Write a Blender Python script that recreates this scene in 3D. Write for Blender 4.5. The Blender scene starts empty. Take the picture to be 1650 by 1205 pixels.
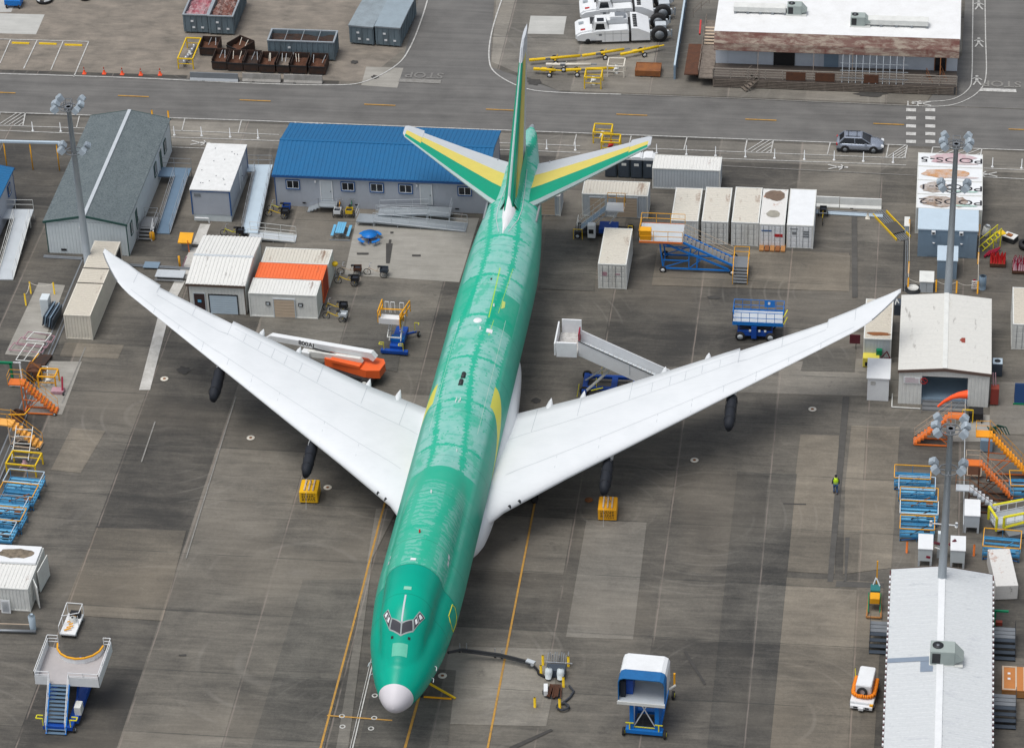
import bpy, math, random
from mathutils import Vector, Matrix, Euler
random.seed(7)
D = bpy.data
scn = bpy.context.scene
COL = scn.collection
PI = math.pi
rad = math.radians

# ---------------------------------------------------------------- survey camera
FOC, PITCH, YAW, ROLL, ALT = 5195.949, 0.60951135, -0.14426642, 0.03688972, 157.42672
def cam_axes():
    cp, sp, cy, sy = math.cos(PITCH), math.sin(PITCH), math.cos(YAW), math.sin(YAW)
    f = Vector((sy*cp, cy*cp, -sp)); r = Vector((cy, -sy, 0)); d = f.cross(r)
    cr, sr = math.cos(ROLL), math.sin(ROLL)
    return cr*r + sr*d, -sr*r + cr*d, f
CR, CD, CF = cam_axes()
def G(u, v, z=0.0):
    d = CR*((u-825)/FOC) + CD*((v-602.5)/FOC) + CF
    t = (z-ALT)/d.z
    return Vector((t*d.x, t*d.y, z))
def PX(p):
    q = Vector(p)-Vector((0, 0, ALT))
    return (825+FOC*q.dot(CR)/q.dot(CF), 602.5+FOC*q.dot(CD)/q.dot(CF))
def hgt(u, v, vt):
    "height of a vertical edge whose foot is at (u,v) and whose top is at row vt"
    b = G(u, v); lo, hi = 0.0, 40.0
    for _ in range(40):
        m = (lo+hi)/2
        if PX((b.x, b.y, m))[1] > vt: lo = m
        else: hi = m
    return lo

cam = D.cameras.new('camera'); cob = D.objects.new('camera', cam); COL.objects.link(cob)
cam.sensor_width = 36; cam.lens = FOC/1650*36; cam.clip_start = 5; cam.clip_end = 4000
M3 = Matrix((CR, -CD, -CF)).transposed()
cob.matrix_world = Matrix.Translation((0, 0, ALT)) @ M3.to_4x4()
scn.camera = cob

# ---------------------------------------------------------------- materials
def newmat(name):
    m = D.materials.new(name); m.use_nodes = True
    nt = m.node_tree; b = nt.nodes['Principled BSDF']
    return m, nt, b
class NT:
    def __init__(s, nt): s.nt = nt; s.n = nt.nodes; s.l = nt.links
    def new(s, t, **k):
        n = s.n.new(t)
        for a, v in k.items(): setattr(n, a, v)
        return n
    def link(s, a, b): s.l.new(a, b)
    def setin(s, n, i, v):
        if isinstance(v, (int, float, tuple, list)): n.inputs[i].default_value = v
        else: s.l.new(v, n.inputs[i])
    def math(s, op, a, b=0.0, c=None):
        n = s.new('ShaderNodeMath', operation=op); s.setin(n, 0, a); s.setin(n, 1, b)
        if c is not None: s.setin(n, 2, c)
        return n.outputs[0]
    def mix(s, f, a, b, mode='MIX'):
        n = s.new('ShaderNodeMixRGB', blend_type=mode); s.setin(n, 0, f); s.setin(n, 1, a); s.setin(n, 2, b)
        return n.outputs[0]
    def ramp(s, f, lo, hi):
        n = s.new('ShaderNodeMapRange'); s.setin(n, 0, f); s.setin(n, 1, lo); s.setin(n, 2, hi)
        n.clamp = True
        return n.outputs[0]
    def obj(s): return s.new('ShaderNodeTexCoord').outputs['Object']
    def geo(s): return s.new('ShaderNodeNewGeometry').outputs['Position']
    def scale(s, v, sc, rz=0, loc=(0, 0, 0)):
        n = s.new('ShaderNodeMapping'); s.link(v, n.inputs[0]); n.inputs['Scale'].default_value = sc
        n.inputs['Rotation'].default_value = (0, 0, rz); n.inputs['Location'].default_value = loc
        return n.outputs[0]
    def noise(s, v, sc, det=4, rough=.55, dist=0):
        n = s.new('ShaderNodeTexNoise'); s.link(v, n.inputs['Vector']); n.inputs['Scale'].default_value = sc
        n.inputs['Detail'].default_value = det; n.inputs['Roughness'].default_value = rough
        n.inputs['Distortion'].default_value = dist
        return n.outputs['Fac']
    def sep(s, v):
        n = s.new('ShaderNodeSeparateXYZ'); s.link(v, n.inputs[0]); return n.outputs
    def comb(s, x, y, z=0.0):
        n = s.new('ShaderNodeCombineXYZ'); s.setin(n, 0, x); s.setin(n, 1, y); s.setin(n, 2, z); return n.outputs[0]
    def bump(s, h, strength, dist, b):
        n = s.new('ShaderNodeBump'); s.link(h, n.inputs['Height']); n.inputs['Strength'].default_value = strength
        n.inputs['Distance'].default_value = dist; s.link(n.outputs[0], b.inputs['Normal'])
def C4(c): return (c[0], c[1], c[2], 1.0)
def plain(name, col, rough=.5, metal=0.0, dirt=.25, dcol=None, sc=1.2, streak=False, spec=None):
    "painted / weathered surface: base colour broken up by dirt noise"
    m, nt, b = newmat(name); N = NT(nt)
    if dcol is None: dcol = tuple(c*.55+.02 for c in col)
    co = N.obj()
    if streak: co = N.scale(co, (1, 1, .18))
    f = N.noise(co, sc, 5, .65)
    f2 = N.noise(co, sc*7, 3, .6)
    k = N.math('MULTIPLY', N.ramp(N.math('ADD', N.math('MULTIPLY', f, .7), N.math('MULTIPLY', f2, .3)), .42, .68), dirt)
    N.link(N.mix(k, C4(col), C4(dcol)), b.inputs['Base Color'])
    b.inputs['Roughness'].default_value = rough; b.inputs['Metallic'].default_value = metal
    if rough > .2: b.inputs['Specular IOR Level'].default_value = .3
    N.link(N.math('ADD', N.math('MULTIPLY', f2, .15), rough-.07), b.inputs['Roughness'])
    return m
_pal = {}
def P(name):
    "palette lookup"
    if name in _pal: return _pal[name]
    spec = PAL[name]
    _pal[name] = plain(name, spec[0], *spec[1:]) if not callable(spec) else spec()
    return _pal[name]
def rust_roof(name, col, rust=(.16, .06, .025), lo=.56, hi=.66, rough=.55, along=(1, .2, 1), dark=(.06, .04, .03)):
    m, nt, b = newmat(name); N = NT(nt); co = N.obj()
    f = N.noise(N.scale(co, along), .9, 6, .7, .3)
    g = N.noise(co, 5, 3, .6)
    big = N.noise(co, .35, 2, .5)
    k = N.ramp(N.math('ADD', N.math('MULTIPLY', f, .6), N.math('ADD', N.math('MULTIPLY', g, .15), N.math('MULTIPLY', big, .25))), lo, hi)
    c = N.mix(N.math('MULTIPLY', N.ramp(g, .4, .7), .18), C4(col), C4(tuple(x*.6 for x in col)))
    c = N.mix(N.math('MULTIPLY', k, .85), c, C4(rust))
    c = N.mix(N.math('MULTIPLY', N.ramp(N.noise(N.scale(co, along, 0, (9, 3, 1)), 1.6, 5, .7), .62, .7), .5), c, C4(dark))
    N.link(c, b.inputs['Base Color']); b.inputs['Roughness'].default_value = rough
    return m
PAL = {
 'white_paint': ((.74, .76, .77), .45, 0, .22), 'cream_paint': ((.70, .66, .57), .55, 0, .35), 'offwhite': ((.70, .71, .68), .55, 0, .35),
 'container_white': ((.69, .70, .67), .5, 0, .45, (.30, .27, .22), 1.1, True), 'pale_grey': ((.50, .54, .57), .5, 0, .25),
 'tan_door': ((.55, .44, .33), .6, 0, .25), 'blue_grey': ((.20, .28, .36), .5, 0, .3), 'pale_blue_grey': ((.48, .58, .66), .5, 0, .2),
 'portable_grey': ((.40, .43, .48), .6, 0, .2), 'blue_trim': ((.02, .09, .26), .5, 0, .2), 'blue_roof': ((.012, .125, .29), .6, 0, .25),
 'pale_siding': ((.62, .68, .70), .6, 0, .2), 'green_trim': ((.03, .085, .075), .5, 0, .2), 'alu': ((.38, .40, .42), .4, .5, .3),
 'grating': ((.20, .21, .22), .6, .2, .4), 'steel_grey': ((.25, .27, .29), .45, .4, .3), 'galv': ((.36, .40, .43), .5, .35, .3),
 'dark_metal': ((.035, .037, .04), .5, .2, .3), 'black': ((.018, .018, .02), .55, 0, .3), 'tyre': ((.02, .02, .021), .85, 0, .3, (.06, .055, .05)),
 'blue_paint': ((.01, .07, .36), .4, 0, .3, (.01, .03, .12)), 'sky_blue': ((.06, .26, .46), .5, 0, .5, (.02, .08, .2)),
 'bright_blue': ((.008, .17, .55), .4, 0, .3), 'light_blue': ((.14, .42, .65), .5, 0, .2), 'orange': ((.70, .17, .03), .45, 0, .3),
 'amber': ((.80, .38, .015), .45, 0, .3), 'yellow': ((.75, .50, .015), .45, 0, .3), 'lemon': ((.72, .66, .03), .45, 0, .2),
 'red': ((.45, .02, .02), .45, 0, .3), 'crimson': ((.30, .01, .035), .4, 0, .4), 'maroon': ((.11, .02, .03), .6, 0, .3),
 'rust': ((.115, .05, .028), .85, 0, .7, (.05, .03, .025), 2), 'rust_orange': ((.27, .105, .035), .8, 0, .7, (.12, .05, .03), 1.5),
 'scrap_dark': ((.035, .028, .025), .8, 0, .6, (.10, .04, .02), 2), 'rolloff': ((.15, .20, .23), .55, 0, .45, (.06, .06, .06), 1.3, True),
 'conc_light': ((.33, .32, .30), .9, 0, .6, (.14, .13, .115), 1.5), 'wood': ((.42, .20, .07), .75, 0, .4, (.2, .09, .03), 2),
 'old_wood': ((.22, .185, .155), .85, 0, .6, (.05, .04, .03), 2), 'cone': ((.85, .10, .03), .5, 0, .2), 'green': ((.005, .20, .09), .45, 0, .3),
 'glass_dark': ((.012, .015, .02), .12, 0, .0), 'pink_paint': ((.45, .28, .32), .6, 0, .5, (.2, .05, .08)), 'lift_orange': ((.80, .13, .03), .4, 0, .2),
 'skin': ((.45, .25, .17), .6, 0, .1), 'hivis': ((.55, .85, .02), .6, 0, .15), 'denim': ((.04, .09, .2), .8, 0, .3), 'dark_cloth': ((.02, .025, .035), .8, 0, .2),
 'car_silver': ((.36, .40, .47), .25, .6, .08), 'wrap': ((.016, .019, .026), .7, 0, .2), 'red_brown': ((.28, .055, .035), .6, 0, .3),
 'plastic_dark': ((.05, .065, .085), .5, 0, .2), 'chrome': ((.5, .52, .55), .3, .6, .3), 'fabric_blue': ((.015, .13, .34), .7, 0, .3, (.01, .05, .15), 1.5),
 'line_white': ((.55, .55, .53), .8, 0, .8, (.22, .21, .19), 3), 'line_faint': ((.25, .245, .23), .85, 0, .9, (.16, .15, .135), 3), 'line_yellow': ((.50, .27, .05), .8, 0, .8, (.22, .15, .08), 2.5),
 'floor_grey': ((.30, .31, .32), .7, 0, .3), 'rubbish': ((.40, .22, .22), .8, 0, 1.0, (.07, .05, .05), 4), 'hose': ((.04, .045, .055), .6, 0, .3),
 'tar': ((.055, .053, .05), .85, 0, .5, (.09, .085, .08), 2), 'ac_head': ((.36, .42, .47), .5, 0, .3), 'brown_trim': ((.10, .07, .055), .6, 0, .3), 'dk_conc': ((.075, .072, .066), .9, 0, .6, (.12, .11, .10), 1.5),
}

# ---------------------------------------------------------------- mesh builder
class MB:
    def __init__(s): s.v = []; s.f = []; s.mi = []; s.cur = 0; s.sm = []
    def add(s, vs, fs, smooth=False):
        o = len(s.v); s.v += [tuple(x) for x in vs]
        for f in fs: s.f.append(tuple(i+o for i in f)); s.mi.append(s.cur); s.sm.append(smooth)
        return s
    def mat(s, i): s.cur = i; return s
    def box(s, x0, x1, y0, y1, z0, z1):
        if x0 > x1: x0, x1 = x1, x0
        if y0 > y1: y0, y1 = y1, y0
        if z0 > z1: z0, z1 = z1, z0
        v = [(x, y, z) for z in (z0, z1) for y in (y0, y1) for x in (x0, x1)]
        return s.add(v, [(0, 2, 3, 1), (4, 5, 7, 6), (0, 1, 5, 4), (2, 6, 7, 3), (0, 4, 6, 2), (1, 3, 7, 5)])
    def bbox(s, x0, x1, y0, y1, z0, z1, b=.03):
        "box with chamfered vertical and top edges"
        return s.add(*chbox(x0, x1, y0, y1, z0, z1, b))
    def obox(s, c, sz, rz=0, rx=0, ry=0):
        R_ = Euler((rx, ry, rz)).to_matrix(); c = Vector(c)
        v = [c+R_ @ Vector((x*sz[0]/2, y*sz[1]/2, z*sz[2]/2)) for z in (-1, 1) for y in (-1, 1) for x in (-1, 1)]
        return s.add(v, [(0, 2, 3, 1), (4, 5, 7, 6), (0, 1, 5, 4), (2, 6, 7, 3), (0, 4, 6, 2), (1, 3, 7, 5)])
    def bar(s, p, q, r=.03, n=4, r2=None):
        p, q = Vector(p), Vector(q); d = q-p
        if d.length < 1e-6: return s
        d.normalize(); up = Vector((0, 0, 1)) if abs(d.z) < .9 else Vector((1, 0, 0))
        a = d.cross(up).normalized(); b = a.cross(d); r2 = r if r2 is None else r2
        off = PI/4 if n == 4 else 0; v = []
        for c, rr in ((p, r), (q, r2)):
            for i in range(n):
                t = 2*PI*i/n+off; v.append(c+(a*math.cos(t)+b*math.sin(t))*rr)
        f = [(i, (i+1) % n, n+(i+1) % n, n+i) for i in range(n)]
        f += [tuple(range(n-1, -1, -1)), tuple(range(n, 2*n))]
        return s.add(v, f, n > 6)
    def path(s, pts, r=.03, n=4, closed=False):
        for a, b in zip(pts, pts[1:]+([pts[0]] if closed else [])): s.bar(a, b, r, n)
        return s
    def cyl(s, x, y, z0, z1, r, n=16, r2=None):
        return s.bar((x, y, z0), (x, y, z1), r, n, r2)
    def ngon(s, pts): return s.add(pts, [tuple(range(len(pts)))])
    def prism(s, poly, z0, z1):
        n = len(poly); v = [(x, y, z0) for x, y in poly]+[(x, y, z1) for x, y in poly]
        a = sum(poly[i][0]*poly[(i+1) % n][1]-poly[(i+1) % n][0]*poly[i][1] for i in range(n))
        f = [(i, (i+1) % n, n+(i+1) % n, n+i) for i in range(n)]+[tuple(range(n-1, -1, -1)), tuple(range(n, 2*n))]
        if a < 0: f = [tuple(reversed(x)) for x in f]
        return s.add(v, f)
    def slabx(s, prof, x0, x1):
        "profile in (y,z) extruded along x"
        n = len(prof); v = [(x0, y, z) for y, z in prof]+[(x1, y, z) for y, z in prof]
        f = [(i, (i+1) % n, n+(i+1) % n, n+i) for i in range(n)]+[tuple(range(n-1, -1, -1)), tuple(range(n, 2*n))]
        return s.add(v, f)
    def slaby(s, prof, y0, y1):
        n = len(prof); v = [(x, y0, z) for x, z in prof]+[(x, y1, z) for x, z in prof]
        f = [(i, (i+1) % n, n+(i+1) % n, n+i) for i in range(n)]+[tuple(range(n-1, -1, -1)), tuple(range(n, 2*n))]
        return s.add(v, f)
    def wheel(s, c, r, w, axis='x', n=18):
        c = Vector(c); d = {'x': Vector((1, 0, 0)), 'y': Vector((0, 1, 0))}[axis] if isinstance(axis, str) else Vector(axis).normalized()
        prof = [(-.5, .62), (-.5, .9), (-.36, 1), (.36, 1), (.5, .9), (.5, .62)]
        return s.lathe(c, d, [(a*w, b*r) for a, b in prof], n)
    def lathe(s, c, d, prof, n=16, close=True):
        c, d = Vector(c), Vector(d).normalized(); up = Vector((0, 0, 1)) if abs(d.z) < .9 else Vector((1, 0, 0))
        a = d.cross(up).normalized(); b = a.cross(d); v = []; m = len(prof)
        for i in range(n):
            t = 2*PI*i/n; e = a*math.cos(t)+b*math.sin(t)
            v += [c+d*h+e*r for h, r in prof]
        f = [(i*m+j, i*m+j+1, ((i+1) % n)*m+j+1, ((i+1) % n)*m+j) for i in range(n) for j in range(m-1)]
        if close: f += [tuple(i*m for i in range(n-1, -1, -1)), tuple(i*m+m-1 for i in range(n))]
        return s.add(v, f, True)
    def corr(s, o, ux, uy, w, l, pitch=.25, amp=.04, gap=.5):
        "corrugated sheet: corner o, ridges run along uy, spaced along ux; raised along the sheet normal"
        o, ux, uy = Vector(o), Vector(ux).normalized(), Vector(uy).normalized(); nn = ux.cross(uy).normalized()
        n = max(1, int(round(w/pitch))); p = w/n; v = []; xs = []
        for i in range(n):
            for a, h in ((0, 0), (gap*.5, 0), (gap*.5+.1, 1), (.9, 1)): xs.append(((i+a)*p, h*amp))
        xs.append((w, 0))
        for x, h in xs:
            v.append(o+ux*x+nn*h); v.append(o+ux*x+nn*h+uy*l)
        return s.add(v, [(2*i, 2*i+2, 2*i+3, 2*i+1) for i in range(len(xs)-1)])
    def rail(s, pts, h=1.07, r=.022, step=1.5, mids=(.5,), close=False):
        "handrail: posts, top rail and mid rails standing on the points"
        pts = [Vector(p) for p in pts]
        if close: pts = pts+[pts[0]]
        for a, b in zip(pts, pts[1:]):
            L = (b-a).length; n = max(1, int(round(L/step)))
            for i in range(n+1): c = a.lerp(b, i/n); s.bar(c, c+Vector((0, 0, h)), r)
            for m in (1.0,)+tuple(mids): s.bar(a+Vector((0, 0, h*m)), b+Vector((0, 0, h*m)), r)
        return s
    def stairs(s, p, q, w, n, side=None, tr=.28, th=.05):
        "open treads between p and q (centre line), width w"
        p, q = Vector(p), Vector(q); d = Vector((q.x-p.x, q.y-p.y, 0)).normalized(); a = Vector((-d.y, d.x, 0))
        rz = math.atan2(d.y, d.x)
        for i in range(n):
            c = p.lerp(q, (i+.5)/n); s.obox(c, (tr, w, th), rz)
        return s
    def build(s, name, mats, parent=None, label=None):
        me = D.meshes.new(name); me.from_pydata(s.v, [], s.f)
        if not isinstance(mats, (list, tuple)): mats = [mats]
        for m in mats: me.materials.append(P(m) if isinstance(m, str) else m)
        me.polygons.foreach_set('material_index', s.mi); me.polygons.foreach_set('use_smooth', s.sm)
        me.update()
        o = D.objects.new(name, me); COL.objects.link(o)
        if parent is not None: o.parent = parent
        if label: o['label'] = label
        return o
def chbox(x0, x1, y0, y1, z0, z1, b):
    v = []; ring = lambda d, z: [(x0+b+d, y0+d, z), (x1-b-d, y0+d, z), (x1-d, y0+b+d, z), (x1-d, y1-b-d, z), (x1-b-d, y1-d, z), (x0+b+d, y1-d, z), (x0+d, y1-b-d, z), (x0+d, y0+b+d, z)]
    v = ring(0, z0)+ring(0, z1-b)+ring(b*.7, z1)
    f = [tuple(range(7, -1, -1)), tuple(range(16, 24))]
    for k in (0, 8): f += [(k+i, k+(i+1) % 8, k+8+(i+1) % 8, k+8+i) for i in range(8)]
    return v, f
def tag(o, label, cat, group=None):
    o['label'] = label; o['category'] = cat
    if group: o['group'] = group
    return o
def thing(name, label, cat, loc=(0, 0, 0), rz=0, group=None):
    o = D.objects.new(name, None); COL.objects.link(o); o.empty_display_size = .3
    o.location = loc; o.rotation_euler = (0, 0, rz)
    return tag(o, label, cat, group)
def dup(root, loc, rz, label=None, group=None, sc=None):
    def cp(o, par):
        c = o.copy(); COL.objects.link(c); c.parent = par
        for ch in kids.get(o.name, []): cp(ch, c)
        return c
    kids = {}
    for o in D.objects:
        if o.parent: kids.setdefault(o.parent.name, []).append(o)
    r = cp(root, None); r.location = loc; r.rotation_euler = (0, 0, rz)
    if sc: r.scale = (sc, sc, sc)
    if label: r['label'] = label
    if group: r['group'] = group
    return r
def structure(o): o['kind'] = 'structure'; return o
def frame(u0, v0, u1, v1, snap=4):
    "ground frame from two foot pixels: origin, angle, width"
    a, b = G(u0, v0), G(u1, v1); d = b-a; ang = math.atan2(d.y, d.x)
    for k in (-PI, -PI/2, 0, PI/2, PI):
        if abs(ang-k) < rad(snap): ang = k
    return a, ang, d.length
def text_mesh(txt, size, name, mat, parent, loc, rot=(0, 0, 0), depth=.004, bold=0.0, align='CENTER', label=None):
    cu = D.curves.new('t', 'FONT'); cu.body = txt; cu.size = size; cu.extrude = depth; cu.offset = bold
    cu.align_x = align; cu.align_y = 'CENTER'; cu.resolution_u = 3
    to = D.objects.new('t', cu); COL.objects.link(to)
    dg = bpy.context.evaluated_depsgraph_get(); me = D.meshes.new_from_object(to.evaluated_get(dg))
    D.objects.remove(to); D.curves.remove(cu)
    me.materials.clear(); me.materials.append(P(mat) if isinstance(mat, str) else mat)
    o = D.objects.new(name, me); COL.objects.link(o); o.parent = parent; o.location = loc; o.rotation_euler = rot
    if label: o['label'] = label
    return o

# ---------------------------------------------------------------- daylight
w = D.worlds.new('World'); scn.world = w; w.use_nodes = True; wn = w.node_tree
sky = wn.nodes.new('ShaderNodeTexSky'); sky.sky_type = 'NISHITA'; sky.sun_disc = False
SEL, SAZ = rad(72), rad(232)   # elevation, compass azimuth from +Y clockwise
sky.sun_elevation = SEL; sky.sun_rotation = SAZ; sky.dust_density = 3.0; sky.air_density = 1.0; sky.ozone_density = 1.0
bg = wn.nodes['Background']; bg.inputs[1].default_value = .112
hs = wn.nodes.new('ShaderNodeHueSaturation'); hs.inputs['Saturation'].default_value = .40   # overcast: the blue is veiled by cloud
wn.links.new(sky.outputs[0], hs.inputs['Color']); wn.links.new(hs.outputs[0], bg.inputs[0])
sl = D.lights.new('sun', 'SUN'); sl.energy = 1.5; sl.angle = rad(32); sl.color = (1.0, .97, .93)
so = D.objects.new('sun', sl); COL.objects.link(so)
sd = Vector((math.sin(SAZ)*math.cos(SEL), math.cos(SAZ)*math.cos(SEL), math.sin(SEL)))
so.rotation_euler = sd.to_track_quat('Z', 'Y').to_euler()
vs = scn.view_settings; vs.view_transform = 'Standard'; vs.look = 'None'; vs.exposure = 0.33; vs.gamma = 1
# ================================================================ GROUND
def apron_mat(name='apron_concrete', mul=(1, 1, 1), add=0.0):
    m, nt, b = newmat(name); N = NT(nt); co = N.geo(); x, y, z = N.sep(co)
    # slab grid 7.6 m x 7.0 m, every slab its own tone
    cx = N.math('FLOOR', N.math('DIVIDE', N.math('ADD', x, 2.2), 7.62)); cy = N.math('FLOOR', N.math('DIVIDE', N.math('ADD', y, 2.5), 7.1))
    wn_ = N.new('ShaderNodeTexWhiteNoise', noise_dimensions='2D'); N.link(N.comb(cx, cy), wn_.inputs['Vector']); cell = wn_.outputs['Value']
    wn2 = N.new('ShaderNodeTexWhiteNoise', noise_dimensions='2D'); N.link(N.comb(cx, 3.0), wn2.inputs['Vector']); colm = wn2.outputs['Value']
    big = N.noise(co, .045, 3, .5); mid = N.noise(co, .22, 6, .62, .4)
    streak = N.noise(N.scale(co, (.16, 1.3, 1), rad(2)), 1.0, 7, .68, .8)
    fine = N.noise(co, 4.0, 5, .75); grit = N.noise(co, 16.0, 3, .8); scr = N.noise(N.scale(co, (.35, 7, 1), rad(1)), 1.0, 5, .75, 1.2)
    t = N.math('ADD', N.math('MULTIPLY', cell, .20), N.math('MULTIPLY', colm, .24))
    t = N.math('ADD', t, N.math('MULTIPLY', big, .42)); t = N.math('ADD', t, N.math('MULTIPLY', mid, .56))
    t = N.math('ADD', t, N.math('MULTIPLY', streak, .46)); t = N.math('ADD', t, N.math('MULTIPLY', fine, .26)); t = N.math('ADD', t, N.math('MULTIPLY', grit, .22)); t = N.math('ADD', t, N.math('MULTIPLY', scr, .26))
    t = N.math('POWER', N.ramp(t, 1.04, 1.74), 1.35); t = N.math('ADD', t, add)
    c = N.mix(t, C4((.034, .032, .029)), C4((.285, .258, .218)))
    warm = N.ramp(N.noise(co, .09, 3, .5), .5, .62)
    c = N.mix(N.math('MULTIPLY', warm, .30), c, C4((.145, .125, .10)))
    # joints
    fx = N.math('FRACT', N.math('DIVIDE', N.math('ADD', x, 2.2), 7.62)); fy = N.math('FRACT', N.math('DIVIDE', N.math('ADD', y, 2.5), 7.1))
    wob = N.math('MULTIPLY', N.math('SUBTRACT', N.noise(co, .8, 2, .5), .5), .012)
    jx = N.math('LESS_THAN', N.math('ABSOLUTE', N.math('ADD', N.math('SUBTRACT', fx, .02), wob)), .0075)
    jy = N.math('LESS_THAN', N.math('ABSOLUTE', N.math('ADD', N.math('SUBTRACT', fy, .02), wob)), .0065)
    patch = N.ramp(N.noise(co, .3, 3, .6), .34, .56)
    c = N.mix(N.math('MULTIPLY', N.math('MULTIPLY', jx, patch), .6), c, C4((.24, .20, .175)))
    c = N.mix(N.math('MULTIPLY', N.math('MULTIPLY', jy, patch), .6), c, C4((.03, .033, .03)))
    # tyre scuffs: arcs of thin rings showing through a broad mask
    vor = N.new('ShaderNodeTexVoronoi'); N.link(co, vor.inputs['Vector']); vor.inputs['Scale'].default_value = .055
    ring = N.math('SINE', N.math('MULTIPLY', vor.outputs['Distance'], 95.0))
    ring = N.ramp(ring, .80, 1.0)
    mask = N.ramp(N.noise(N.scale(co, (1, 1, 1), 0, (31, 7, 0)), .13, 4, .6), .50, .66)
    c = N.mix(N.math('MULTIPLY', N.math('MULTIPLY', ring, mask), .20), c, C4((.28, .26, .235)))
    # pale scrapes and dark drips
    sp = N.ramp(N.noise(co, 1.7, 6, .8, .6), .64, .74); c = N.mix(N.math('MULTIPLY', sp, .55), c, C4((.30, .28, .25)))
    dk = N.ramp(N.noise(N.scale(co, (1, 1, 1), 0, (5, 90, 0)), .55, 5, .7), .62, .74); c = N.mix(N.math('MULTIPLY', dk, .45), c, C4((.03, .028, .026)))
    c = N.mix(1.0, c, C4((mul[0]*.98, mul[1]*.985, mul[2]*.97)), 'MULTIPLY')
    N.link(c, b.inputs['Base Color'])
    N.link(N.math('ADD', N.math('MULTIPLY', mid, .25), .62), b.inputs['Roughness'])
    N.bump(fine, .25, .01, b)
    return m
def patch_mat(name, a, c_, sc=.5, streaky=True, st=(.2, 1.3, 1)):
    m, nt, b = newmat(name); N = NT(nt); co = N.geo()
    f = N.noise(N.scale(co, st) if streaky else co, 1.1, 7, .7, .7); g = N.noise(co, sc, 4, .6); h = N.noise(co, 9, 5, .8)
    t = N.ramp(N.math('ADD', N.math('MULTIPLY', f, .6), N.math('ADD', N.math('MULTIPLY', g, .45), N.math('MULTIPLY', h, .34))), .50, .90)
    c = N.mix(t, C4(a), C4(c_))
    sp = N.ramp(N.noise(co, 1.9, 6, .8, .6), .64, .74); c = N.mix(N.math('MULTIPLY', sp, .3), c, C4((.27, .25, .22)))
    N.link(c, b.inputs['Base Color']); b.inputs['Roughness'].default_value = .85
    return m
MGROUND = apron_mat()
MB().add([(-900, -200, 0), (900, -200, 0), (900, 1500, 0), (-900, 1500, 0)], [(0, 1, 2, 3)]).build('ground', MGROUND)['kind'] = 'structure'
GREY = apron_mat('weathered_grey', (1.2, 1.22, 1.25), .17)
LIGHTC = patch_mat('light_concrete', (.22, .21, .185), (.36, .345, .31))
TANC = apron_mat('tan_concrete', (1.12, 1.08, 1.02), .16)
DARKC = apron_mat('dark_slab', (.86, .88, .90), -.05)
ROADC = patch_mat('road_asphalt', (.085, .083, .08), (.175, .17, .16), .3, True, (.06, 1.2, 1))
RUSTC = patch_mat('rust_stained_concrete', (.11, .10, .085), (.29, .25, .205), .4, True, (.35, 1.1, 1))
STRIP = patch_mat('strip_asphalt', (.055, .053, .048), (.105, .10, .092))
PALE = patch_mat('pale_slab', (.36, .36, .34), (.50, .50, .47))
_z = [.004]
def sheet(name, pts, mat, z=None, label=None):
    "thin ground sheet from ground pixels"
    if z is None: z = _z[0]
    p = [G(u, v) for u, v in pts]
    o = MB().ngon([(q.x, q.y, z) for q in p]).build(name, mat); o['kind'] = 'structure'
    if o.data.polygons[0].normal.z < 0: o.data.flip_normals()
    return o
# road band across the top and the yard beyond
def rpt(y, x0=-140, x1=120): return [(x0, y), (x1, y)]
def wsheet(name, pts, mat, z): 
    o = MB().ngon([(x, y, z) for x, y in pts]).build(name, mat); o['kind'] = 'structure'
    if o.data.polygons[0].normal.z < 0: o.data.flip_normals()
    return o
road = sheet('road', [(-300, 107), (300, 127), (820, 146), (1240, 161), (1980, 190), (1980, 254), (1220, 227), (820, 211), (400, 196), (-300, 171)], ROADC, .004)
sheet('side_road', [(690, -60), (650, 95), (590, 138), (1215, 160), (905, 148), (790, 108), (800, -60)], ROADC, .008)
sheet('side_road', [(1560, -80), (1550, 90), (1490, 170), (1980, 188), (1980, -60)], ROADC, .008)
sheet('yard_paving', [(-300, -80), (686, -80), (650, 80), (585, 132), (300, 122), (-300, 103)], RUSTC, .004)
sheet('yard_paving', [(804, -60), (792, 100), (900, 146), (1490, 168), (1550, 80), (1550, -80)], GREY, .004)
sheet('verge_paving', [(-300, 174), (400, 199), (1220, 230), (1980, 258), (1980, 292), (1220, 262), (400, 238), (-300, 214)], GREY, .004)
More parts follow.
